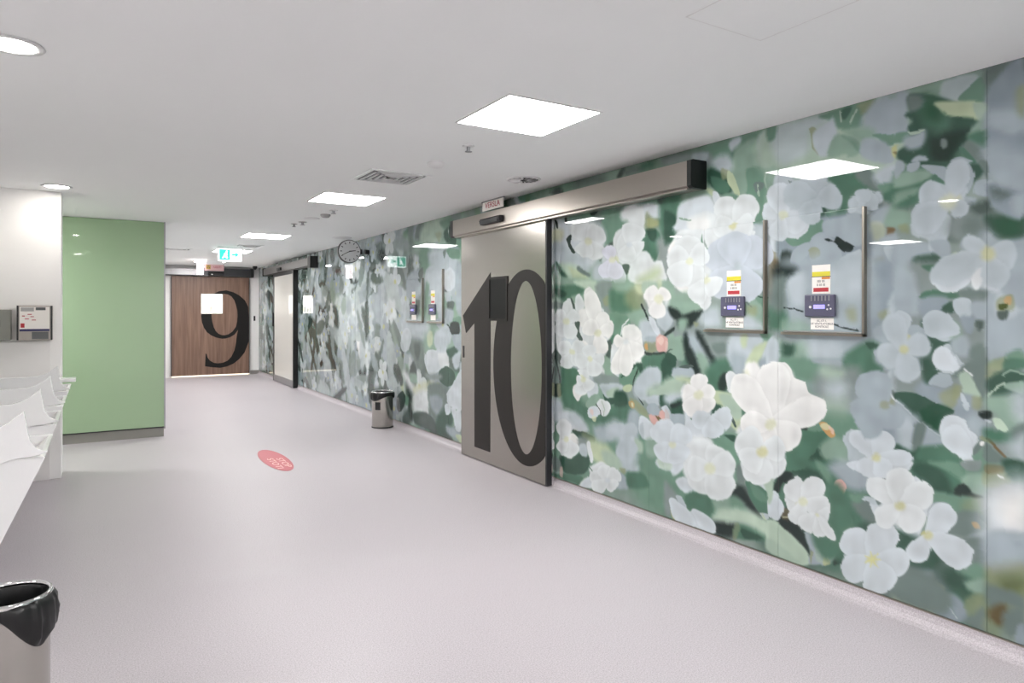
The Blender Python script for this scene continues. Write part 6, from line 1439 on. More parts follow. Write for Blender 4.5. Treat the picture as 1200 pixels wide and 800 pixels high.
for b in ((3.3, 3.375, 4.845, wy0, .01, 2.335), (3.3, 3.375, wy1, 6.43, .01, 2.335), (3.3, 3.375, wy0, wy1, .01, wz0), (3.3, 3.375, wy0, wy1, wz1, 2.335)): box(bm, *b)
bmesh.ops.remove_doubles(bm, verts=bm.verts, dist=.0001)
P.append(link('panel', bm, M['steeldoor']))
fr = bmesh.new()
for b in ((3.288, 3.32, wy0, wy0+.02, wz0, wz1), (3.288, 3.32, wy1-.02, wy1, wz0, wz1), (3.288, 3.32, wy0+.02, wy1-.02, wz0, wz0+.02), (3.288, 3.32, wy0+.02, wy1-.02, wz1-.02, wz1)): box(fr, *b)
P.append(link('window_frame', fr, M['numeral'])); P.append(bx('window_pane', M['darkglass'], (3.2945, 3.32, wy0+.02, wy1-.02, wz0+.02, wz1-.02)))
P.append(bx('edge_seal', M['dark'], (3.299, 3.35, 4.822, 4.845, .012, 2.335))); P.append(bx('edge_strip', M['chrome'], (3.35, 3.378, 4.82, 4.845, .012, 2.335)))
n = 96; cy, cz = 5.16, 1.008
o_, h_ = [], []
for k in range(n):
    t = 2*PI*k/n; y = cy+.585*math.cos(t); z = cz+.885*math.sin(t)
    iy = cy+.262*math.cos(t); iz = cz+.782*math.sin(t)
    o_.append((max(y, 4.848), z)); h_.append((iy, iz))
P.append(link('numeral_zero', ringcut(o_, h_, 3.2975, 3.3), M['numeral']))
bm = bmesh.new(); prism(bm, [(5.80, 1.899), (5.812, .13), (6.133, .13), (6.133, 1.40), (6.321, 1.29), (6.389, 1.473)], 'yz', 3.2974, 3.3)
P.append(link('numeral_one', bm, M['numeral']))
P.append(bx('pull_slot', M['dark'], (3.296, 3.302, 6.365, 6.39, 1.03, 1.155)))
fin(P, R)
# overhead track cover of door 10
R = root_of('door_track_cover', (3.33, 4.8, 2.3), 'long brushed steel track cover with black ends above the steel 10 door', 'track cover')
bm = bmesh.new(); prism(bm, [(3.25, 2.325), (3.25, 2.485), (3.27, 2.49), (3.392, 2.49), (3.392, 2.31), (3.27, 2.31)], 'xz', 3.15, 6.53)
P = [link('cover', bm, M['steel'])]
bm = bmesh.new(); prism(bm, [(3.249, 2.324), (3.249, 2.486), (3.27, 2.492), (3.392, 2.492), (3.392, 2.308), (3.27, 2.308)], 'xz', 3.115, 3.15)
P.append(link('end_cap', bm, M['black']))
bm = bmesh.new(); prism(bm, [(3.249, 2.324), (3.249, 2.486), (3.27, 2.492), (3.392, 2.492), (3.392, 2.308), (3.27, 2.308)], 'xz', 6.53, 6.6)
P.append(link('end_cap', bm, M['black']))
P.append(bx('bottom_rail', M['steel'], (3.26, 3.3, 3.16, 6.5, 2.3, 2.312)))
fin(P, R)
R = root_of('motion_sensor', (3.225, 5.65, 2.39), 'black motion sensor fixed to the steel track cover over the 10 door', 'sensor')
bm = bmesh.new(); prism(bm, [(3.253, 2.36), (3.253, 2.42), (3.215, 2.42), (3.2, 2.40), (3.21, 2.36)], 'xz', 5.48, 5.86)
fin([link('housing', bm, M['dark'], bevel=.004), bx('lens', M['black'], (3.197, 3.213, 5.5, 5.62, 2.368, 2.405)), bx('indicator', M['chrome'], (3.2, 3.212, 5.83, 5.85, 2.362, 2.372))], R)
R = root_of('hanging_sign', (3.33, 5.7, 2.6), 'small clear tag with red lettering hanging from the ceiling above the 10 door', 'sign')
fin([bx('plate', M['sticker_w'], (3.262, 3.27, 5.50, 5.90, 2.505, 2.59)), bx('mount', M['alulight'], (3.258, 3.278, 5.49, 5.91, 2.588, 2.6)),
     text('lettering', 'VERSLA', .075, M['redtext'], (3.261, 5.70, 2.55), ROT_W, sx=1.15)], R)

# ------------------------------------------------------------------ wood sliding door with the numeral 9
R = root_of('door_9', (2.31, 17.47, 0), 'brown wood sliding door with a huge black 9 at the far end', 'door', kind='structure')
nx0, nx1, nz0, nz1 = 2.096, 2.545, 1.49, 1.93
bm = bmesh.new()
for b in ((1.465, nx0, 17.44, 17.49, .03, 2.35), (nx1, 3.15, 17.44, 17.49, .03, 2.35), (nx0, nx1, 17.44, 17.49, .03, nz0), (nx0, nx1, 17.44, 17.49, nz1, 2.35)): box(bm, *b)
P = [link('panel', bm, M['wood']), bx('window_pane', M['litwin'], (nx0, nx1, 17.45, 17.456, nz0, nz1)), bx('edge_strip', M['dark'], (3.15, 3.165, 17.43, 17.49, .03, 2.35)),
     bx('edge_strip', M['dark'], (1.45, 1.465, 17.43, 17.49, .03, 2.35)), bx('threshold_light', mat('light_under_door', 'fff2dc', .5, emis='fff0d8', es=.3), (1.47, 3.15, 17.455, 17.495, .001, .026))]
fr = bmesh.new()
for b in ((nx0-.015, nx0, 17.434, 17.45, nz0-.015, nz1+.015), (nx1, nx1+.015, 17.434, 17.45, nz0-.015, nz1+.015), (nx0, nx1, 17.434, 17.45, nz0-.015, nz0), (nx0, nx1, 17.434, 17.45, nz1, nz1+.015)): box(fr, *b)
P.append(link('window_frame', fr, M['frost']))
fr = bmesh.new()
for k, (a, b_, c) in enumerate(((2.14, .03, .16), (2.2, .04, .12), (2.27, .05, .17), (2.34, .03, .11))): box(fr, a, a+b_, 17.446, 17.45, nz0+.02, nz0+c)
P.append(link('view_silhouette', fr, mat('backlit_silhouette', 'cfc8ba', .5, emis='cfc8ba', es=.12)))  # silhouettes in the lit window, their backlight put in as a dim glow
outer = [(2.639, 2.035), (2.80, 1.99), (2.927, 1.92), (3.06, 1.80), (3.135, 1.64), (3.147, 1.422), (3.147, 1.1), (3.147, .797), (3.049, .53), (2.93, .38), (2.80, .275), (2.65, .21), (2.5, .185), (2.33, .205), (2.169, .235), (2.182, .541), (2.205, .52), (2.225, .44), (2.271, .37), (2.36, .31), (2.449, .294), (2.56, .305), (2.662, .347), (2.75, .44), (2.821, .599), (2.855, .77), (2.872, .932), (2.903, 1.087), (2.82, .97), (2.71, .905), (2.62, .882), (2.543, .878), (2.42, .905), (2.308, .96), (2.21, 1.04), (2.145, 1.147), (2.10, 1.28), (2.085, 1.425), (2.11, 1.58), (2.169, 1.722), (2.24, 1.84), (2.331, 1.93), (2.47, 2.01)]
hole = [(2.591, 1.95), (2.68, 1.935), (2.758, 1.885), (2.82, 1.79), (2.855, 1.68), (2.885, 1.55), (2.89, 1.422), (2.88, 1.29), (2.855, 1.165), (2.78, 1.05), (2.686, .982), (2.61, .962), (2.543, .964), (2.46, 1.0), (2.402, 1.068), (2.36, 1.16), (2.331, 1.272), (2.312, 1.4), (2.308, 1.525), (2.33, 1.68), (2.378, 1.805), (2.44, 1.89), (2.51, 1.94)]
def holed(outer, hole, f, m, name):
    bm = bmesh.new(); vo = [bm.verts.new(f(*p)) for p in outer]; vh = [bm.verts.new(f(*p)) for p in hole]
    es = [bm.edges.new((v[i], v[(i+1) % len(v)])) for v in (vo, vh) for i in range(len(v))]
    bmesh.ops.triangle_fill(bm, edges=es, use_beauty=True)
    r = bmesh.ops.extrude_face_region(bm, geom=bm.faces[:])
    for v in r['geom']:
        if isinstance(v, bmesh.types.BMVert): v.co.y += .003
    bmesh.ops.recalc_face_normals(bm, faces=bm.faces)
    return link(name, bm, m)
# the pane covers the numeral where they cross: leave out the outline inside the window opening
nine = holed(outer, hole, lambda a, b: (a, 17.437, b), M['numeral2'], 'numeral_nine')
P.append(nine)
P[1].data.transform(Matrix.Translation((0, -.017, 0)))
P[-2].data.transform(Matrix.Translation((0, -.017, 0)))
fin(P, R)
R = root_of('door_track_cover', (2.2, 17.4, 2.36), 'dark grey track cover over the wooden 9 door, pale towards its left end', 'track cover')
fin([bx('cover', M['alu'], (2.1, 3.17, 17.3, 17.5, 2.36, 2.55)), bx('cover_extension', M['alulight'], (.9, 2.1, 17.32, 17.5, 2.38, 2.52)), bx('end_cap', M['black'], (3.17, 3.24, 17.29, 17.5, 2.35, 2.56)),
     bx('lower_rail', M['dark'], (.9, 2.1, 17.3, 17.5, 2.36, 2.38))], R)
R = root_of('motion_sensor', (2.38, 17.25, 2.4), 'black motion sensor on the track cover above the wooden 9 door', 'sensor')
bm = bmesh.new(); prism(bm, [(17.2995, 2.37), (17.2995, 2.46), (17.26, 2.46), (17.235, 2.43), (17.24, 2.37)], 'yz', 2.22, 2.56)
fin([link('housing', bm, M['black'], bevel=.005), bx('lens', M['chrome'], (2.28, 2.31, 17.225, 17.24, 2.385, 2.41))], R)

# ------------------------------------------------------------------ framed sliding door further down the mural
R = root_of('door_3', (3.33, 14.6, 0), 'white sliding door in a dark metal frame far down the flowered wall', 'door', kind='structure')
P = [bx('panel', M['frost'], (3.325, 3.36, 13.78, 15.5, .14, 2.3)), bx('frame_stile', M['alu'], (3.315, 3.37, 13.7, 13.79, .012, 2.36)), bx('frame_stile', M['alu'], (3.315, 3.37, 15.47, 15.55, .012, 2.36)),
     bx('bottom_rail', M['alulight'], (3.315, 3.37, 13.79, 15.47, .012, .15)), bx('top_rail', M['alu'], (3.315, 3.37, 13.79, 15.47, 2.28, 2.36)), bx('edge_seal', M['black'], (3.3, 3.385, 13.66, 13.7, .012, 2.36)),
     bx('handle', M['black'], (3.29, 3.315, 15.49, 15.52, 1.2, 1.5))]
fin(P, R)
R = root_of('door_track_cover', (3.3, 14, 2.33), 'grey track cover with black end above the white framed door', 'track cover')
fin([bx('cover', mat('mid_grey_cover', '7d7c7a', .4, metal=.6), (3.26, 3.39, 12.42, 16.3, 2.36, 2.5)), bx('end_cap', M['black'], (3.25, 3.39, 12.25, 12.42, 2.31, 2.52)), bx('end_cap', M['black'], (3.25, 3.39, 16.3, 16.36, 2.34, 2.52)), bx('bottom_rail', M['black'], (3.28, 3.37, 12.42, 16.3, 2.34, 2.36)),
     ], R)
R = root_of('motion_sensor', (3.25, 14.6, 2.42), 'small dark motion sensor on the track cover above the white framed door', 'sensor')
fin([bx('housing', M['black'], (3.22, 3.2595, 14.5, 14.8, 2.38, 2.44), bevel=.005), bx('lens', M['darkglass'], (3.214, 3.222, 14.56, 14.66, 2.39, 2.42))], R)

# ------------------------------------------------------------------ glass control panels on the mural
def control_panel(y0, y1, z0, z1, label, gy, full=True, group=None):
    R = root_of('control_panel', (3.38, (y0+y1)/2, z0), label, 'control panel', group)
    P = []
    x = 3.372
    g = printed('glass_front', x, y0+.004, y1-.004, z0+.008, z1, None); g.parent = None
    P.append(g)
    fr = bmesh.new()
    box(fr, x-.004, 3.394, y0-.010, y0+.002, z0-.010, z1+.003)
    box(fr, x-.004, 3.394, y0-.010, y1, z0-.011, z0+.004)
    P.append(link('steel_edge', fr, M['brass'])); 
    fr = bmesh.new(); box(fr, x+.009, 3.394, y0+.004, y1-.004, z0+.01, z1); P.append(link('box_body', fr, M['alu']))
    fr = bmesh.new(); box(fr, x-.006, x-.004, y0+.0035, y1-.02, z0+.006, z0+.012); P.append(link('polished_lip', fr, M['chrome']))
    # sticker
    zt = z0+.375
    s = bx('sticker', M['sticker_w'], (x-.002, x-.0005, gy-.056, gy+.054, z0+.217, zt)); P.append(s)
    subs = [bx('yellow_band', M['yellow'], (x-.0026, x-.0019, gy-.055, gy+.053, z0+.31, z0+.338)), bx('red_band', M['red'], (x-.0026, x-.0019, gy-.045, gy+.045, z0+.228, z0+.25)),
            bx('orange_mark', M['orange'], (x-.0026, x-.0019, gy-.054, gy-.005, z0+.296, z0+.308))]
    if full:
        subs.append(text('small_print', 'IIIII IIII\nII IIII III', .02, M['text'], (x-.0022, gy, z0+.275), ROT_W, sx=.9))
        subs.append(bx('dark_rule', M['text'], (x-.0028, x-.002, gy-.058, gy+.055, z0+.309, z0+.3125)))
    for q in subs: q.parent = s
    # controller
    cb = bmesh.new(); box(cb, x-.02, x-.001, gy-.09, gy+.09, z0+.092, z0+.213); c = link('controller', cb, M['ctrl'], bevel=.006); P.append(c)
    subs = [bx('display', M['lcd'], (x-.0215, x-.0195, gy-.035, gy+.032, z0+.135, z0+.157))]
    for k in range(6):
        subs.append(bx('indicator_slot', M['alulight'], (x-.0213, x-.0195, gy+.045-k*.021-.004, gy+.045-k*.021+.004, z0+.178, z0+.205)))
    for (a, b) in ((.052, .145), (-.058, .155), (-.05, .132), (-.07, .135)):
        bb = bmesh.new(); cyl(bb, (x-.0205, gy+a, z0+b), .0075 if a > 0 else .005, .003, 'x', 16); subs.append(link('button', bb, M['frame']))
    for q in subs: q.parent = c
    lp = bx('label_plate', M['sticker_w'], (x-.0016, x-.0004, gy-.075, gy+.062, z0+.022, z0+.085)); P.append(lp)
    if full:
        t = text('plate_lettering', 'EC.177 1.\nHF VENTILATORIUS\nKONTROLĖ', .016, M['text'], (x-.0019, gy-.006, z0+.053), ROT_W, sx=.95); t.parent = lp
    return fin(P, R)
control_panel(2.045, 2.535, 1.39, 2.05, 'flower-printed control panel nearest the camera, steel edge on its right', 2.28)
control_panel(2.655, 3.12, 1.39, 2.05, 'flower-printed control panel second from the right, over pale petals', 2.875)
control_panel(7.05, 7.48, 1.39, 2.0, 'distant flower-printed control panel just left of the steel 10 door', 7.3, False)
control_panel(7.62, 8.1, 1.39, 1.92, 'farthest flower-printed control panel, the left of the distant pair', 7.87, False)

# ------------------------------------------------------------------ bins
def bin_(cx, cy, h, r, label, droop, square):
    R = root_of('waste_bin', (cx, cy, 0), label, 'bin')
    P = []
    bm = bmesh.new(); lathe(bm, [(r*.93, .012), (r*.95, .02), (r*.955, h-.03), (r*.955, h-.02), (r*.93, h-.02), (r*.92, .02), (0.001, .02)], (cx, cy, 0), 64); P.append(link('body', bm, M['binsteel'], smooth=True))
    bm = bmesh.new(); lathe(bm, [(.001, .001), (r*.97, .001), (r*.98, .006), (r*.97, .014), (r*.9, .014)], (cx, cy, 0), 64); P.append(link('base_ring', bm, M['black'], smooth=True))
    bm = bmesh.new(); lathe(bm, [(r*.95, h-.016), (r*1.0, h-.018), (r*1.03, h-.01), (r*1.02, h), (r*.97, h+.005), (r*.92, h), (r*.9, h-.01), (r*.95, h-.016)], (cx, cy, 0), 64); P.append(link('rim', bm, M['chrome'], smooth=True))
    # crumpled liner: inside the bin, over the rim and hanging outside
    rnd = random.Random(3); n = 96; bm = bmesh.new()
    ph = [rnd.uniform(0, 6.28) for _ in range(6)]
    def cr(t, s): return sum(math.sin(t*(5+4*i)+ph[i]+s*3*(i % 3)) for i in range(6))/6
    prof = [(.30, .28), (.80, .27), (.87, .45), (.885, .75), (.90, .97), (.965, 1.002), (1.02, .985), (1.05, .965), (1.06, .93), (1.05, .88), (1.0, .85)]
    rings = []
    for i, (a, b) in enumerate(prof):
        ring = []
        for k in range(n):
            t = 2*PI*k/n; d = droop(t)
            rr = a*r; zz = b*h
            if i >= 6: 
                f = (i-5)/5.; zz = h*(prof[6][1]) - (h*.985-b*h)*d; rr = r*(1.0+ (a-1.0)*d*1.1)+ .011*cr(t, i)*f*d; rr = max(rr, r*.985)
            elif i in (1, 2, 3): rr += .008*cr(t, i)
            if i == len(prof)-1: rr = r*.975
            ring.append(bm.verts.new((cx+rr*math.cos(t), cy+rr*math.sin(t), zz)))
        rings.append(ring)
    for a, b in zip(rings, rings[1:]):
        for k in range(n): bm.faces.new((a[k], a[(k+1) % n], b[(k+1) % n], b[k]))
    bm.faces.new(rings[0])
    P.append(link('liner', bm, M['bag'], smooth=True))
    if square:
        a = math.atan2(-cy, -cx)+.45*-1
        s = bmesh.new(); box(s, -.001, .002, -.035, .035, -.05, .05)
        o = link('label', s, M['black']); o.data.transform(Matrix.Translation((cx+r*.958*math.cos(a), cy+r*.958*math.sin(a), h*.62)) @ Matrix.Rotation(a, 4, 'Z')); P.append(o)
    return fin(P, R)
def d_near(t): # a heavy fold on the side of the corridor
    a = (t-math.radians(-32)+PI) % (2*PI)-PI
    return .45+1.9*math.exp(-(a/.85)**4)+.12*math.sin(7*t)
bin_(-.27, 3.0, .5, .13, 'steel waste bin with black liner at the front left corner, nearest', d_near, False)
bin_(3.2, 8.5, .47, .145, 'small steel waste bin with black liner beside the flowered wall', lambda t: 1.25+.5*math.sin(t*2+1), True)

# ------------------------------------------------------------------ scrub sinks
PLACES = ['nearest', 'second', 'third', 'farthest']
def sink():
    R = empty('scrub_sink', (-.5, 0, 0)); L = .66
    # wedge shaped trough, hollow
    bm = bmesh.new()
    prof = [(-.195, .872), (-.205, .845), (-.36, .50), (-.44, .44), (-.80, .44), (-.80, .905), (-.76, .905), (-.745, .86), (-.70, .70), (-.60, .635), (-.42, .64), (-.235, .85), (-.215, .875)]
    prism(bm, prof, 'xz', .03, L-.03)
    P = [link('basin', bm, M['ceramic'], bevel=.006)]
    side = [(-.195, .875), (-.205, .845), (-.36, .50), (-.44, .44), (-.80, .44), (-.80, .905), (-.4, .875)]
    bm = bmesh.new(); prism(bm, side, 'xz', L-.03, L)
    P.append(link('far_end', bm, M['ceramic'], bevel=.005))
    bm = bmesh.new(); prism(bm, side, 'xz', 0, .03)
    P.append(link('near_end', bm, M['ceramic'], bevel=.005))
    # wave shaped splash guard on the near end
    fp = [(-.80, 1.0), (-.50, 1.0), (-.40, 1.003), (-.353, 1.018), (-.324, 1.034), (-.294, 1.06), (-.27, 1.08), (-.262, 1.03), (-.256, .985), (-.248, .95), (-.228, .918), (-.205, .905), (-.185, .899), (-.186, .893), (-.234, .882), (-.30, .877), (-.318, .873), (-.36, .858), (-.45, .848), (-.80, .84)]
    bm = bmesh.new(); prism(bm, fp, 'xz', -.012, .014)
    P.append(link('splash_guard', bm, M['ceramic'], bevel=.004))
    bm = bmesh.new(); prism(bm, [(-.80, .905), (-.77, .905), (-.77, 1.0), (-.80, 1.0)], 'xz', .0, L); P.append(link('back_ledge', bm, M['ceramic'], bevel=.004))
    bm = bmesh.new(); cyl(bm, (-.62, L/2, .637), .03, .008, 'z', 24); P.append(link('drain', bm, M['chrome']))
    return fin(P, R)
def copy_tree(o, parent=None):
    c = o.copy(); col.objects.link(c)
    if parent: c.parent = parent; c.matrix_parent_inverse = o.matrix_parent_inverse.copy()
    for ch in [x for x in bpy.data.objects if x.parent == o]: copy_tree(ch, c)
    return c
proto = sink()
for i, y in enumerate((3.6, 4.6, 5.52, 6.5)):
    o = proto if i == 0 else copy_tree(proto)
    o.location.y = y
    tag(o, ['white wall-hung scrub sink nearest the camera, cut off by the left edge', 'white scrub sink with pointed splash guard, second from the camera', 'white scrub sink, third from the camera, before the farthest one', 'white scrub sink farthest from the camera, next to the white column'][i], 'sink', 'row of scrub sinks along the left wall')
o = bx('counter_ledge', M['ceramic'], (-.8, -.165, 7.22, 7.384, .885, .915), bevel=.004); tag(o, 'thin white ledge between the farthest sink and the white column', 'ledge')

# ------------------------------------------------------------------ things on the white column
R = root_of('paper_dispenser', (-.467, 7.35, 1.26), 'steel wall dispenser with a printed instruction sheet on the white column', 'dispenser')
P = [bx('body', M['steel'], (-.595, -.342, 7.28, 7.4, 1.262, 1.565), bevel=.006), bx('side_strip', M['dark'], (-.598, -.585, 7.275, 7.29, 1.262, 1.565)), bx('side_strip', M['dark'], (-.354, -.341, 7.275, 7.29, 1.262, 1.565)),
     bx('lower_opening', M['grille'], (-.49, -.37, 7.276, 7.281, 1.27, 1.335))]
sh = bx('instruction_sheet', M['sticker_w'], (-.578, -.362, 7.274, 7.279, 1.345, 1.555)); P.append(sh)
for nm, m, b in (('navy_band', 'navy', (-.578, -.362, 7.272, 7.2745, 1.34, 1.36)), ('red_block', 'red', (-.57, -.542, 7.272, 7.2745, 1.372, 1.41)), ('heading_bar', 'greyplastic', (-.57, -.475, 7.272, 7.2745, 1.515, 1.548)), ('heading_bar', 'grille', (-.462, -.39, 7.272, 7.2745, 1.525, 1.55)),
                 ('red_note', 'redtext', (-.56, -.54, 7.272, 7.2745, 1.47, 1.478)), ('red_note', 'redtext', (-.52, -.49, 7.272, 7.2745, 1.485, 1.492)), ('red_note', 'redtext', (-.54, -.51, 7.272, 7.2745, 1.445, 1.452)), ('red_note', 'redtext', (-.49, -.46, 7.272, 7.2745, 1.435, 1.442)), ('red_note', 'redtext', (-.5, -.475, 7.272, 7.2745, 1.465, 1.471))):
    q = bx(nm, M[m], b); q.parent = sh
fin(P, R)
R = root_of('soap_dispenser', (-.68, 7.35, 1.26), 'plain grey metal dispenser at the left edge, left of the printed one', 'dispenser')
fin([bx('body', mat('grey_enamel', '8b8c85', .4), (-.735, -.642, 7.3, 7.4, 1.262, 1.53), bevel=.006), bx('keyhole', M['dark'], (-.722, -.716, 7.297, 7.301, 1.38, 1.44))], R)

# ------------------------------------------------------------------ ceiling lights
def square_light(cx, cy, label, s=.575, group='square ceiling lights in the corridor'):
    R = root_of('ceiling_light', (cx, cy, HC), label, 'ceiling light', group)
    fr = bmesh.new(); h = s/2+.012
    for b in ((cx-h, cx+h, cy-h, cy-h+.012, HC-.006, HC), (cx-h, cx+h, cy+h-.012, cy+h, HC-.006, HC), (cx-h, cx-h+.012, cy-h+.012, cy+h-.012, HC-.006, HC), (cx+h-.012, cx+h, cy-h+.012, cy+h-.012, HC-.006, HC)): box(fr, *b)
    return fin([link('frame', fr, M['frame']), bx('diffuser', M['lamp'], (cx-s/2, cx+s/2, cy-s/2, cy+s/2, HC-.004, HC))], R)
LL = [(2.055, 3.2, 'square lit ceiling light nearest the camera, in front of the steel 10 door'), (2.055, 6.43, 'square lit ceiling light second from the camera, beyond the square air vent'),
      (2.06, 10.15, 'square lit ceiling light third from the camera, left of the clock'), (2.06, 12.95, 'square lit ceiling light just behind the green exit sign'), (2.06, 15.75, 'farthest square ceiling light, in front of the wooden 9 door')]
for a in LL: square_light(*a)
for x, y in ((2.055, -.1), (2.055, -2.4), (-2.4, 0), (-2.4, -2.4), (-4.5, 0), (-3.6, 2.4), (-3.8, 5.9), (-1.5, 8.4)):  # unseen lights added to brighten the room; one gives a reflection in the mural
    square_light(x, y, 'square ceiling light outside the picture, added to light the room', group='square ceiling lights added outside the picture')
def downlight(x, y, label):
    R = root_of('downlight', (x, y, HC), label, 'downlight', 'round downlights over the sinks')
    bm = bmesh.new(); lathe(bm, [(.085, 0), (.115, -.001), (.118, -.006), (.09, -.008), (.085, 0)], (x, y, HC), 40)
    d = bmesh.new(); cyl(d, (x, y, HC-.003), .086, .005, 'z', 40)
    return fin([link('ring', bm, M['frame'], smooth=True), link('lens', d, M['down'])], R)
downlight(-.3, 3.43, 'round downlight at the upper left edge, nearest the camera')
downlight(-.3, 7.08, 'round downlight in front of the white column')

# ------------------------------------------------------------------ other ceiling fittings
def diffuser(cx, cy, w_, d_, label, n=5):
    R = root_of('ceiling_vent', (cx, cy, HC), label, 'vent')
    fr = bmesh.new(); a, b = w_/2, d_/2; t = .03
    for q in ((cx-a, cx+a, cy-b, cy-b+t, HC-.008, HC), (cx-a, cx+a, cy+b-t, cy+b, HC-.008, HC), (cx-a, cx-a+t, cy-b+t, cy+b-t, HC-.008, HC), (cx+a-t, cx+a, cy-b+t, cy+b-t, HC-.008, HC)): box(fr, *q)
    P = [link('frame', fr, M['ceiling']), bx('recess', M['grille'], (cx-a+t, cx+a-t, cy-b+t, cy+b-t, HC-.002, HC))]
    sl = bmesh.new()
    for k in range(n):
        f = 1-(k+.5)/n; aa, bb = (a-t)*f, (b-t)*f; q = .016
        for z in ((cx-aa, cx+aa, cy-bb, cy-bb+q, HC-.012, HC-.002), (cx-aa, cx+aa, cy+bb-q, cy+bb, HC-.012, HC-.002), (cx-aa, cx-aa+q, cy-bb, cy+bb, HC-.012, HC-.002), (cx+aa-q, cx+aa, cy-bb, cy+bb, HC-.012, HC-.002)): box(sl, *z)
    P.append(link('louvres', sl, M['frame']))
    return fin(P, R)
diffuser(2.03, 5.2, .5, .5, 'square white air vent between the two nearest ceiling lights')
diffuser(2.12, 11.75, .4, .4, 'square air vent beyond the third ceiling light, before the exit sign', 4)
diffuser(1.15, 13.0, .5, .3, 'grey air vent at the far left, above the green glass wall corner', 3)
def round_thing(name, x, y, r, prof, m, label, cat, extra=None):
    R = root_of(name, (x, y, HC), label, cat); bm = bmesh.new()
    lathe(bm, [(a*r, -b) for a, b in prof], (x, y, HC), 40); P = [link('cover', bm, m, smooth=True)]
    if extra: P += extra(x, y, r)
    return fin(P, R)
def swirl(x, y, r):
    bm = bmesh.new()
    cyl(bm, (x, y, HC-.004), r*.86, .004, 'z', 40)
    rec = link('recess', bm, M['black'])
    sl = bmesh.new()
    for k in range(14):
        t = 2*PI*k/14
        m_ = Matrix.Translation((x, y, HC-.009)) @ Matrix.Rotation(t, 4, 'Z') @ Matrix.Translation((r*.55, 0, 0)) @ Matrix.Rotation(.6, 4, 'X')
        rr = bmesh.ops.create_cube(sl, size=1)
        for v in rr['verts']: v.co = m_ @ Vector((v.co.x*r*.6, v.co.y*.022, v.co.z*.002))
    return [rec, link('vanes', sl, M['frame'])]
round_thing('round_vent', 2.99, 4.71, .14, [(.86, .006), (.9, .012), (1, .006), (1.02, 0)], M['frame'], 'round swirl air vent on the ceiling near the steel track cover', 'vent', swirl)
dome = [(1, 0), (1, .012), (.9, .02), (.75, .03), (.5, .036), (.001, .038)]
round_thing('smoke_detector', 2.12, 4.53, .065, dome, M['frame'], 'round white smoke detector between the nearest light and square vent', 'smoke detector')
def head(x, y, r):
    bm = bmesh.new(); cyl(bm, (x, y, HC-.02), r*.3, .03, 'z', 16); cyl(bm, (x, y, HC-.037), r*.6, .003, 'z', 16); return [link('head', bm, M['alulight'])]
flat = [(1, 0), (1, .003), (.8, .006), (.001, .006)]
round_thing('sprinkler', 2.085, 3.96, .04, flat, M['frame'], 'small sprinkler on the ceiling just behind the nearest square light', 'sprinkler', head)
round_thing('sprinkler', 2.16, 7.2, .045, flat, M['frame'], 'small sprinkler just behind the second square ceiling light', 'sprinkler', head)
round_thing('smoke_detector', 2.177, 7.56, .055, dome, M['greyplastic'], 'grey smoke detector beyond the second square ceiling light', 'smoke detector')
round_thing('speaker', 2.129, 7.95, .09, flat, M['frame'], 'flat white round speaker on the ceiling past the second square light', 'speaker')
round_thing('sprinkler', 2.12, 8.33, .05, flat, M['greyplastic'], 'small grey sprinkler between the second and third square lights, right one', 'sprinkler', head)
round_thing('sprinkler', 2.075, 8.56, .04, flat, M['greyplastic'], 'small grey sprinkler between the second and third square lights, left one', 'sprinkler', head)
round_thing('round_vent', 3.05, 9.75, .14, [(1, 0), (1, .008), (.85, .012), (.001, .008)], M['frame'], 'flat round vent on the ceiling directly above the clock', 'vent')
round_thing('security_camera', 3.19, 16.9, .05, [(1, 0), (1, .03), (.8, .06), (.4, .08), (.001, .085)], M['black'], 'small black dome camera on the ceiling right of the 9 door', 'camera')
# access hatch
R = root_of('access_hatch', (2.08, 1.6, HC), 'flush white access hatch outlined on the ceiling near the top edge', 'hatch')
fr = bmesh.new()
for b in ((1.86, 2.28, 1.805, 1.81, HC-.0015, HC), (1.86, 1.865, 1.40, 1.805, HC-.0015, HC), (2.275, 2.28, 1.40, 1.805, HC-.0015, HC), (1.86, 2.28, 1.395, 1.40, HC-.0015, HC)): box(fr, *b)
fin([bx('cover', M['ceiling'], (1.865, 2.275, 1.40, 1.805, HC-.001, HC)), link('gap', fr, mat('hatch_gap', 'e4e4e3', .8))], R)

# ------------------------------------------------------------------ signs and clock
R = root_of('exit_sign', (1.90, 12.2, HC), 'lit green and white exit sign hanging from the corridor ceiling', 'sign')
P = [bx('housing', M['signwhite'], (1.72, 2.085, 12.19, 12.225, 2.365, 2.575), bevel=.004), bx('mount', M['frame'], (1.70, 2.1, 12.16, 12.25, 2.575, 2.6)), bx('green_field', M['signgreen'], (1.735, 1.905, 12.184, 12.19, 2.385, 2.56))]
bm = bmesh.new()
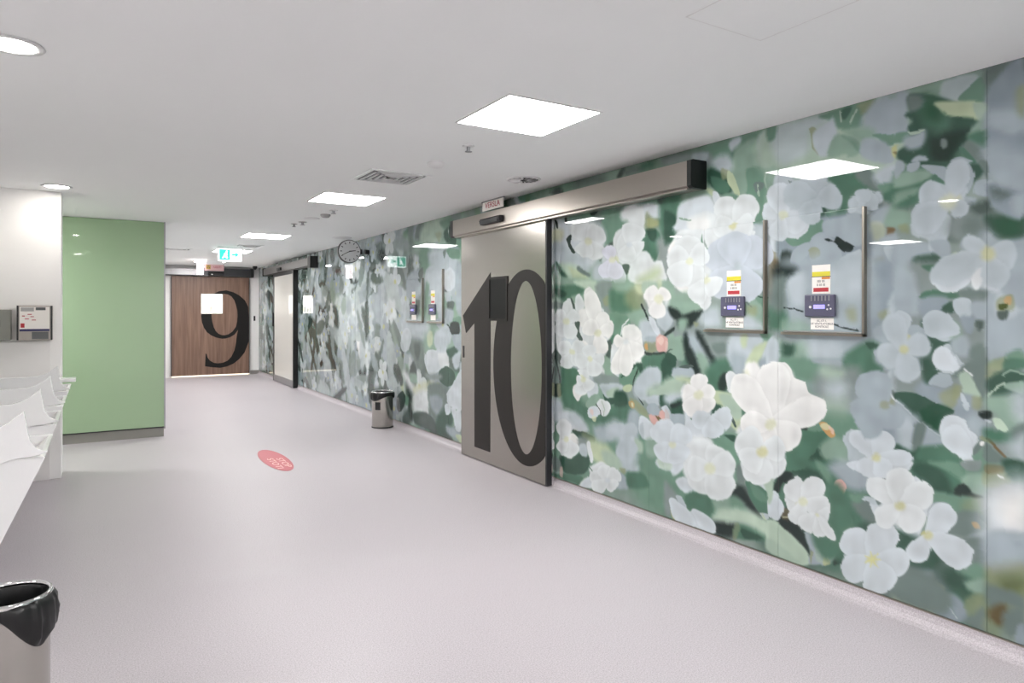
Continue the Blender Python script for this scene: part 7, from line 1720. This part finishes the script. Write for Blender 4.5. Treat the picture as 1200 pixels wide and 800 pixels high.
# running figure and arrow
prism(bm, chaikin([(1.80, 2.47), (1.825, 2.51), (1.85, 2.50), (1.865, 2.475), (1.845, 2.455), (1.87, 2.425), (1.85, 2.405), (1.825, 2.44), (1.79, 2.41), (1.775, 2.42), (1.805, 2.45)], 1), 'xz', 12.181, 12.184); cyl(bm, (1.85, 12.1825, 2.525), .014, .003, 'y', 16)
P.append(link('running_figure', bm, M['signwhite']))
bm = bmesh.new(); prism(bm, [(1.93, 2.46), (1.985, 2.46), (1.985, 2.43), (2.045, 2.475), (1.985, 2.52), (1.985, 2.49), (1.93, 2.49)], 'xz', 12.186, 12.19); P.append(link('arrow', bm, M['signgreen']))
fin(P, R)
R = root_of('lamp_box', (1.82, 15.37, HC), 'narrow white lit box hanging left of the pink warning sign', 'lamp')
fin([bx('body', M['lampbox'], (1.76, 1.87, 15.25, 15.45, 2.29, 2.575), bevel=.006), bx('mount', M['frame'], (1.78, 1.85, 15.3, 15.4, 2.575, 2.6))], R)
R = root_of('warning_sign', (2.09, 15.3, HC), 'pink warning sign with a yellow symbol, hanging before the 9 door', 'sign')
P = [bx('plate', M['signpink'], (1.90, 2.27, 15.31, 15.33, 2.375, 2.505)), bx('mount', M['frame'], (1.92, 2.25, 15.31, 15.33, 2.505, 2.6))]
P.append(bx('yellow_symbol', mat('ochre_print', 'b89a50', .5), (1.925, 2.01, 15.306, 15.31, 2.405, 2.49)))
bm = bmesh.new()
for k in range(3):
    a = PI/2+k*2*PI/3; prism(bm, [(1.9675+.008*math.cos(a), 2.447+.008*math.sin(a)), (1.9675+.032*math.cos(a-.4), 2.447+.032*math.sin(a-.4)), (1.9675+.032*math.cos(a+.4), 2.447+.032*math.sin(a+.4))], 'xz', 15.303, 15.306)
P.append(link('trefoil', bm, M['text'])); P.append(text('lettering', 'NEEITI', .055, M['redtext'], (2.14, 15.309, 2.447), ROT_E))
fin(P, R)
R = root_of('wall_clock', (3.2, 9.89, 2.41), 'round grey double-sided clock with dark rim sticking out from the flowered wall', 'clock')
c = (3.2, 9.89, 2.413)
bm = bmesh.new(); cyl(bm, c, .172, .055, 'y', 64); case = link('case', bm, M['clock'], smooth=False)
bm = bmesh.new(); cyl(bm, (c[0], c[1]-.029, c[2]), .162, .004, 'y', 64); face = link('face', bm, M['clockface'])
bm = bmesh.new()
for k in range(12):
    a = k*PI/6; m_ = Matrix.Translation((c[0]+.13*math.sin(a), c[1]-.033, c[2]+.13*math.cos(a))) @ Matrix.Rotation(a, 4, 'Y')
    r_ = bmesh.ops.create_cube(bm, size=1)
    for v in r_['verts']: v.co = m_ @ Vector((v.co.x*.012, v.co.y*.002, v.co.z*.028))
marks = link('hour_marks', bm, M['text'])
def hand(name, ang, ln, wd, dy):
    bm = bmesh.new(); m_ = Matrix.Translation((c[0], c[1]-dy, c[2])) @ Matrix.Rotation(ang, 4, 'Y')
    r_ = bmesh.ops.create_cube(bm, size=1)
    for v in r_['verts']: v.co = m_ @ Vector((v.co.x*wd*(.5 if v.co.z > 0 else 1), v.co.y*.002, (v.co.z+.42)*ln))
    return link(name, bm, M['black'])
fin([case, face, marks, hand('hour_hand', math.radians(81), .10, .016, .036), hand('minute_hand', math.radians(243), .14, .011, .039), bx('bracket', M['black'], (3.36, 3.395, 9.86, 9.92, 2.38, 2.45))], R)
R = root_of('security_camera', (3.37, 9.6, 2.38), 'tiny black camera on the flowered wall, right of the clock', 'camera')
bm = bmesh.new(); cyl(bm, (3.355, 9.55, 2.385), .035, .06, 'x', 24)
b2 = bmesh.new(); cyl(b2, (3.345, 9.52, 2.34), .014, .02, 'x', 16)
fin([link('body', bm, M['black']), link('lens', b2, M['chrome'])], R)
o = bx('wall_switch', M['black'], (3.27, 3.31, 17.485, 17.5, 1.3, 1.42), bevel=.004)
tag(o, 'black switch on the white wall right of the wooden 9 door', 'switch')

# ------------------------------------------------------------------ floor sticker
R = root_of('floor_sticker', (1.545, 7.17, 0), 'oval faded red sticker with pale lettering on the floor', 'sticker')
def oval(a, b_): return [(1.548+a*math.cos(2*PI*k/72), 7.18+b_*math.sin(2*PI*k/72)) for k in range(72)]
bm = bmesh.new(); prism(bm, oval(.128, .575), 'xy', .001, .002); P = [link('film', bm, M['pink'])]
bm = bmesh.new(); A_ = [bm.verts.new((*p, .0024)) for p in oval(.122, .555)]; B_ = [bm.verts.new((*p, .0024)) for p in oval(.112, .535)]
for k in range(72): bm.faces.new((A_[k], A_[(k+1) % 72], B_[(k+1) % 72], B_[k]))
P.append(link('edge_ring', bm, mat('dark_pink_print', 'b9656e', .5)))
P.append(text('lettering', 'STOP\nSTOTI', .085, M['pale'], (1.552, 7.0, .0022), Matrix.Rotation(-PI/2, 4, 'Z'), sx=2.3, ext=.0002))
fin(P, R)
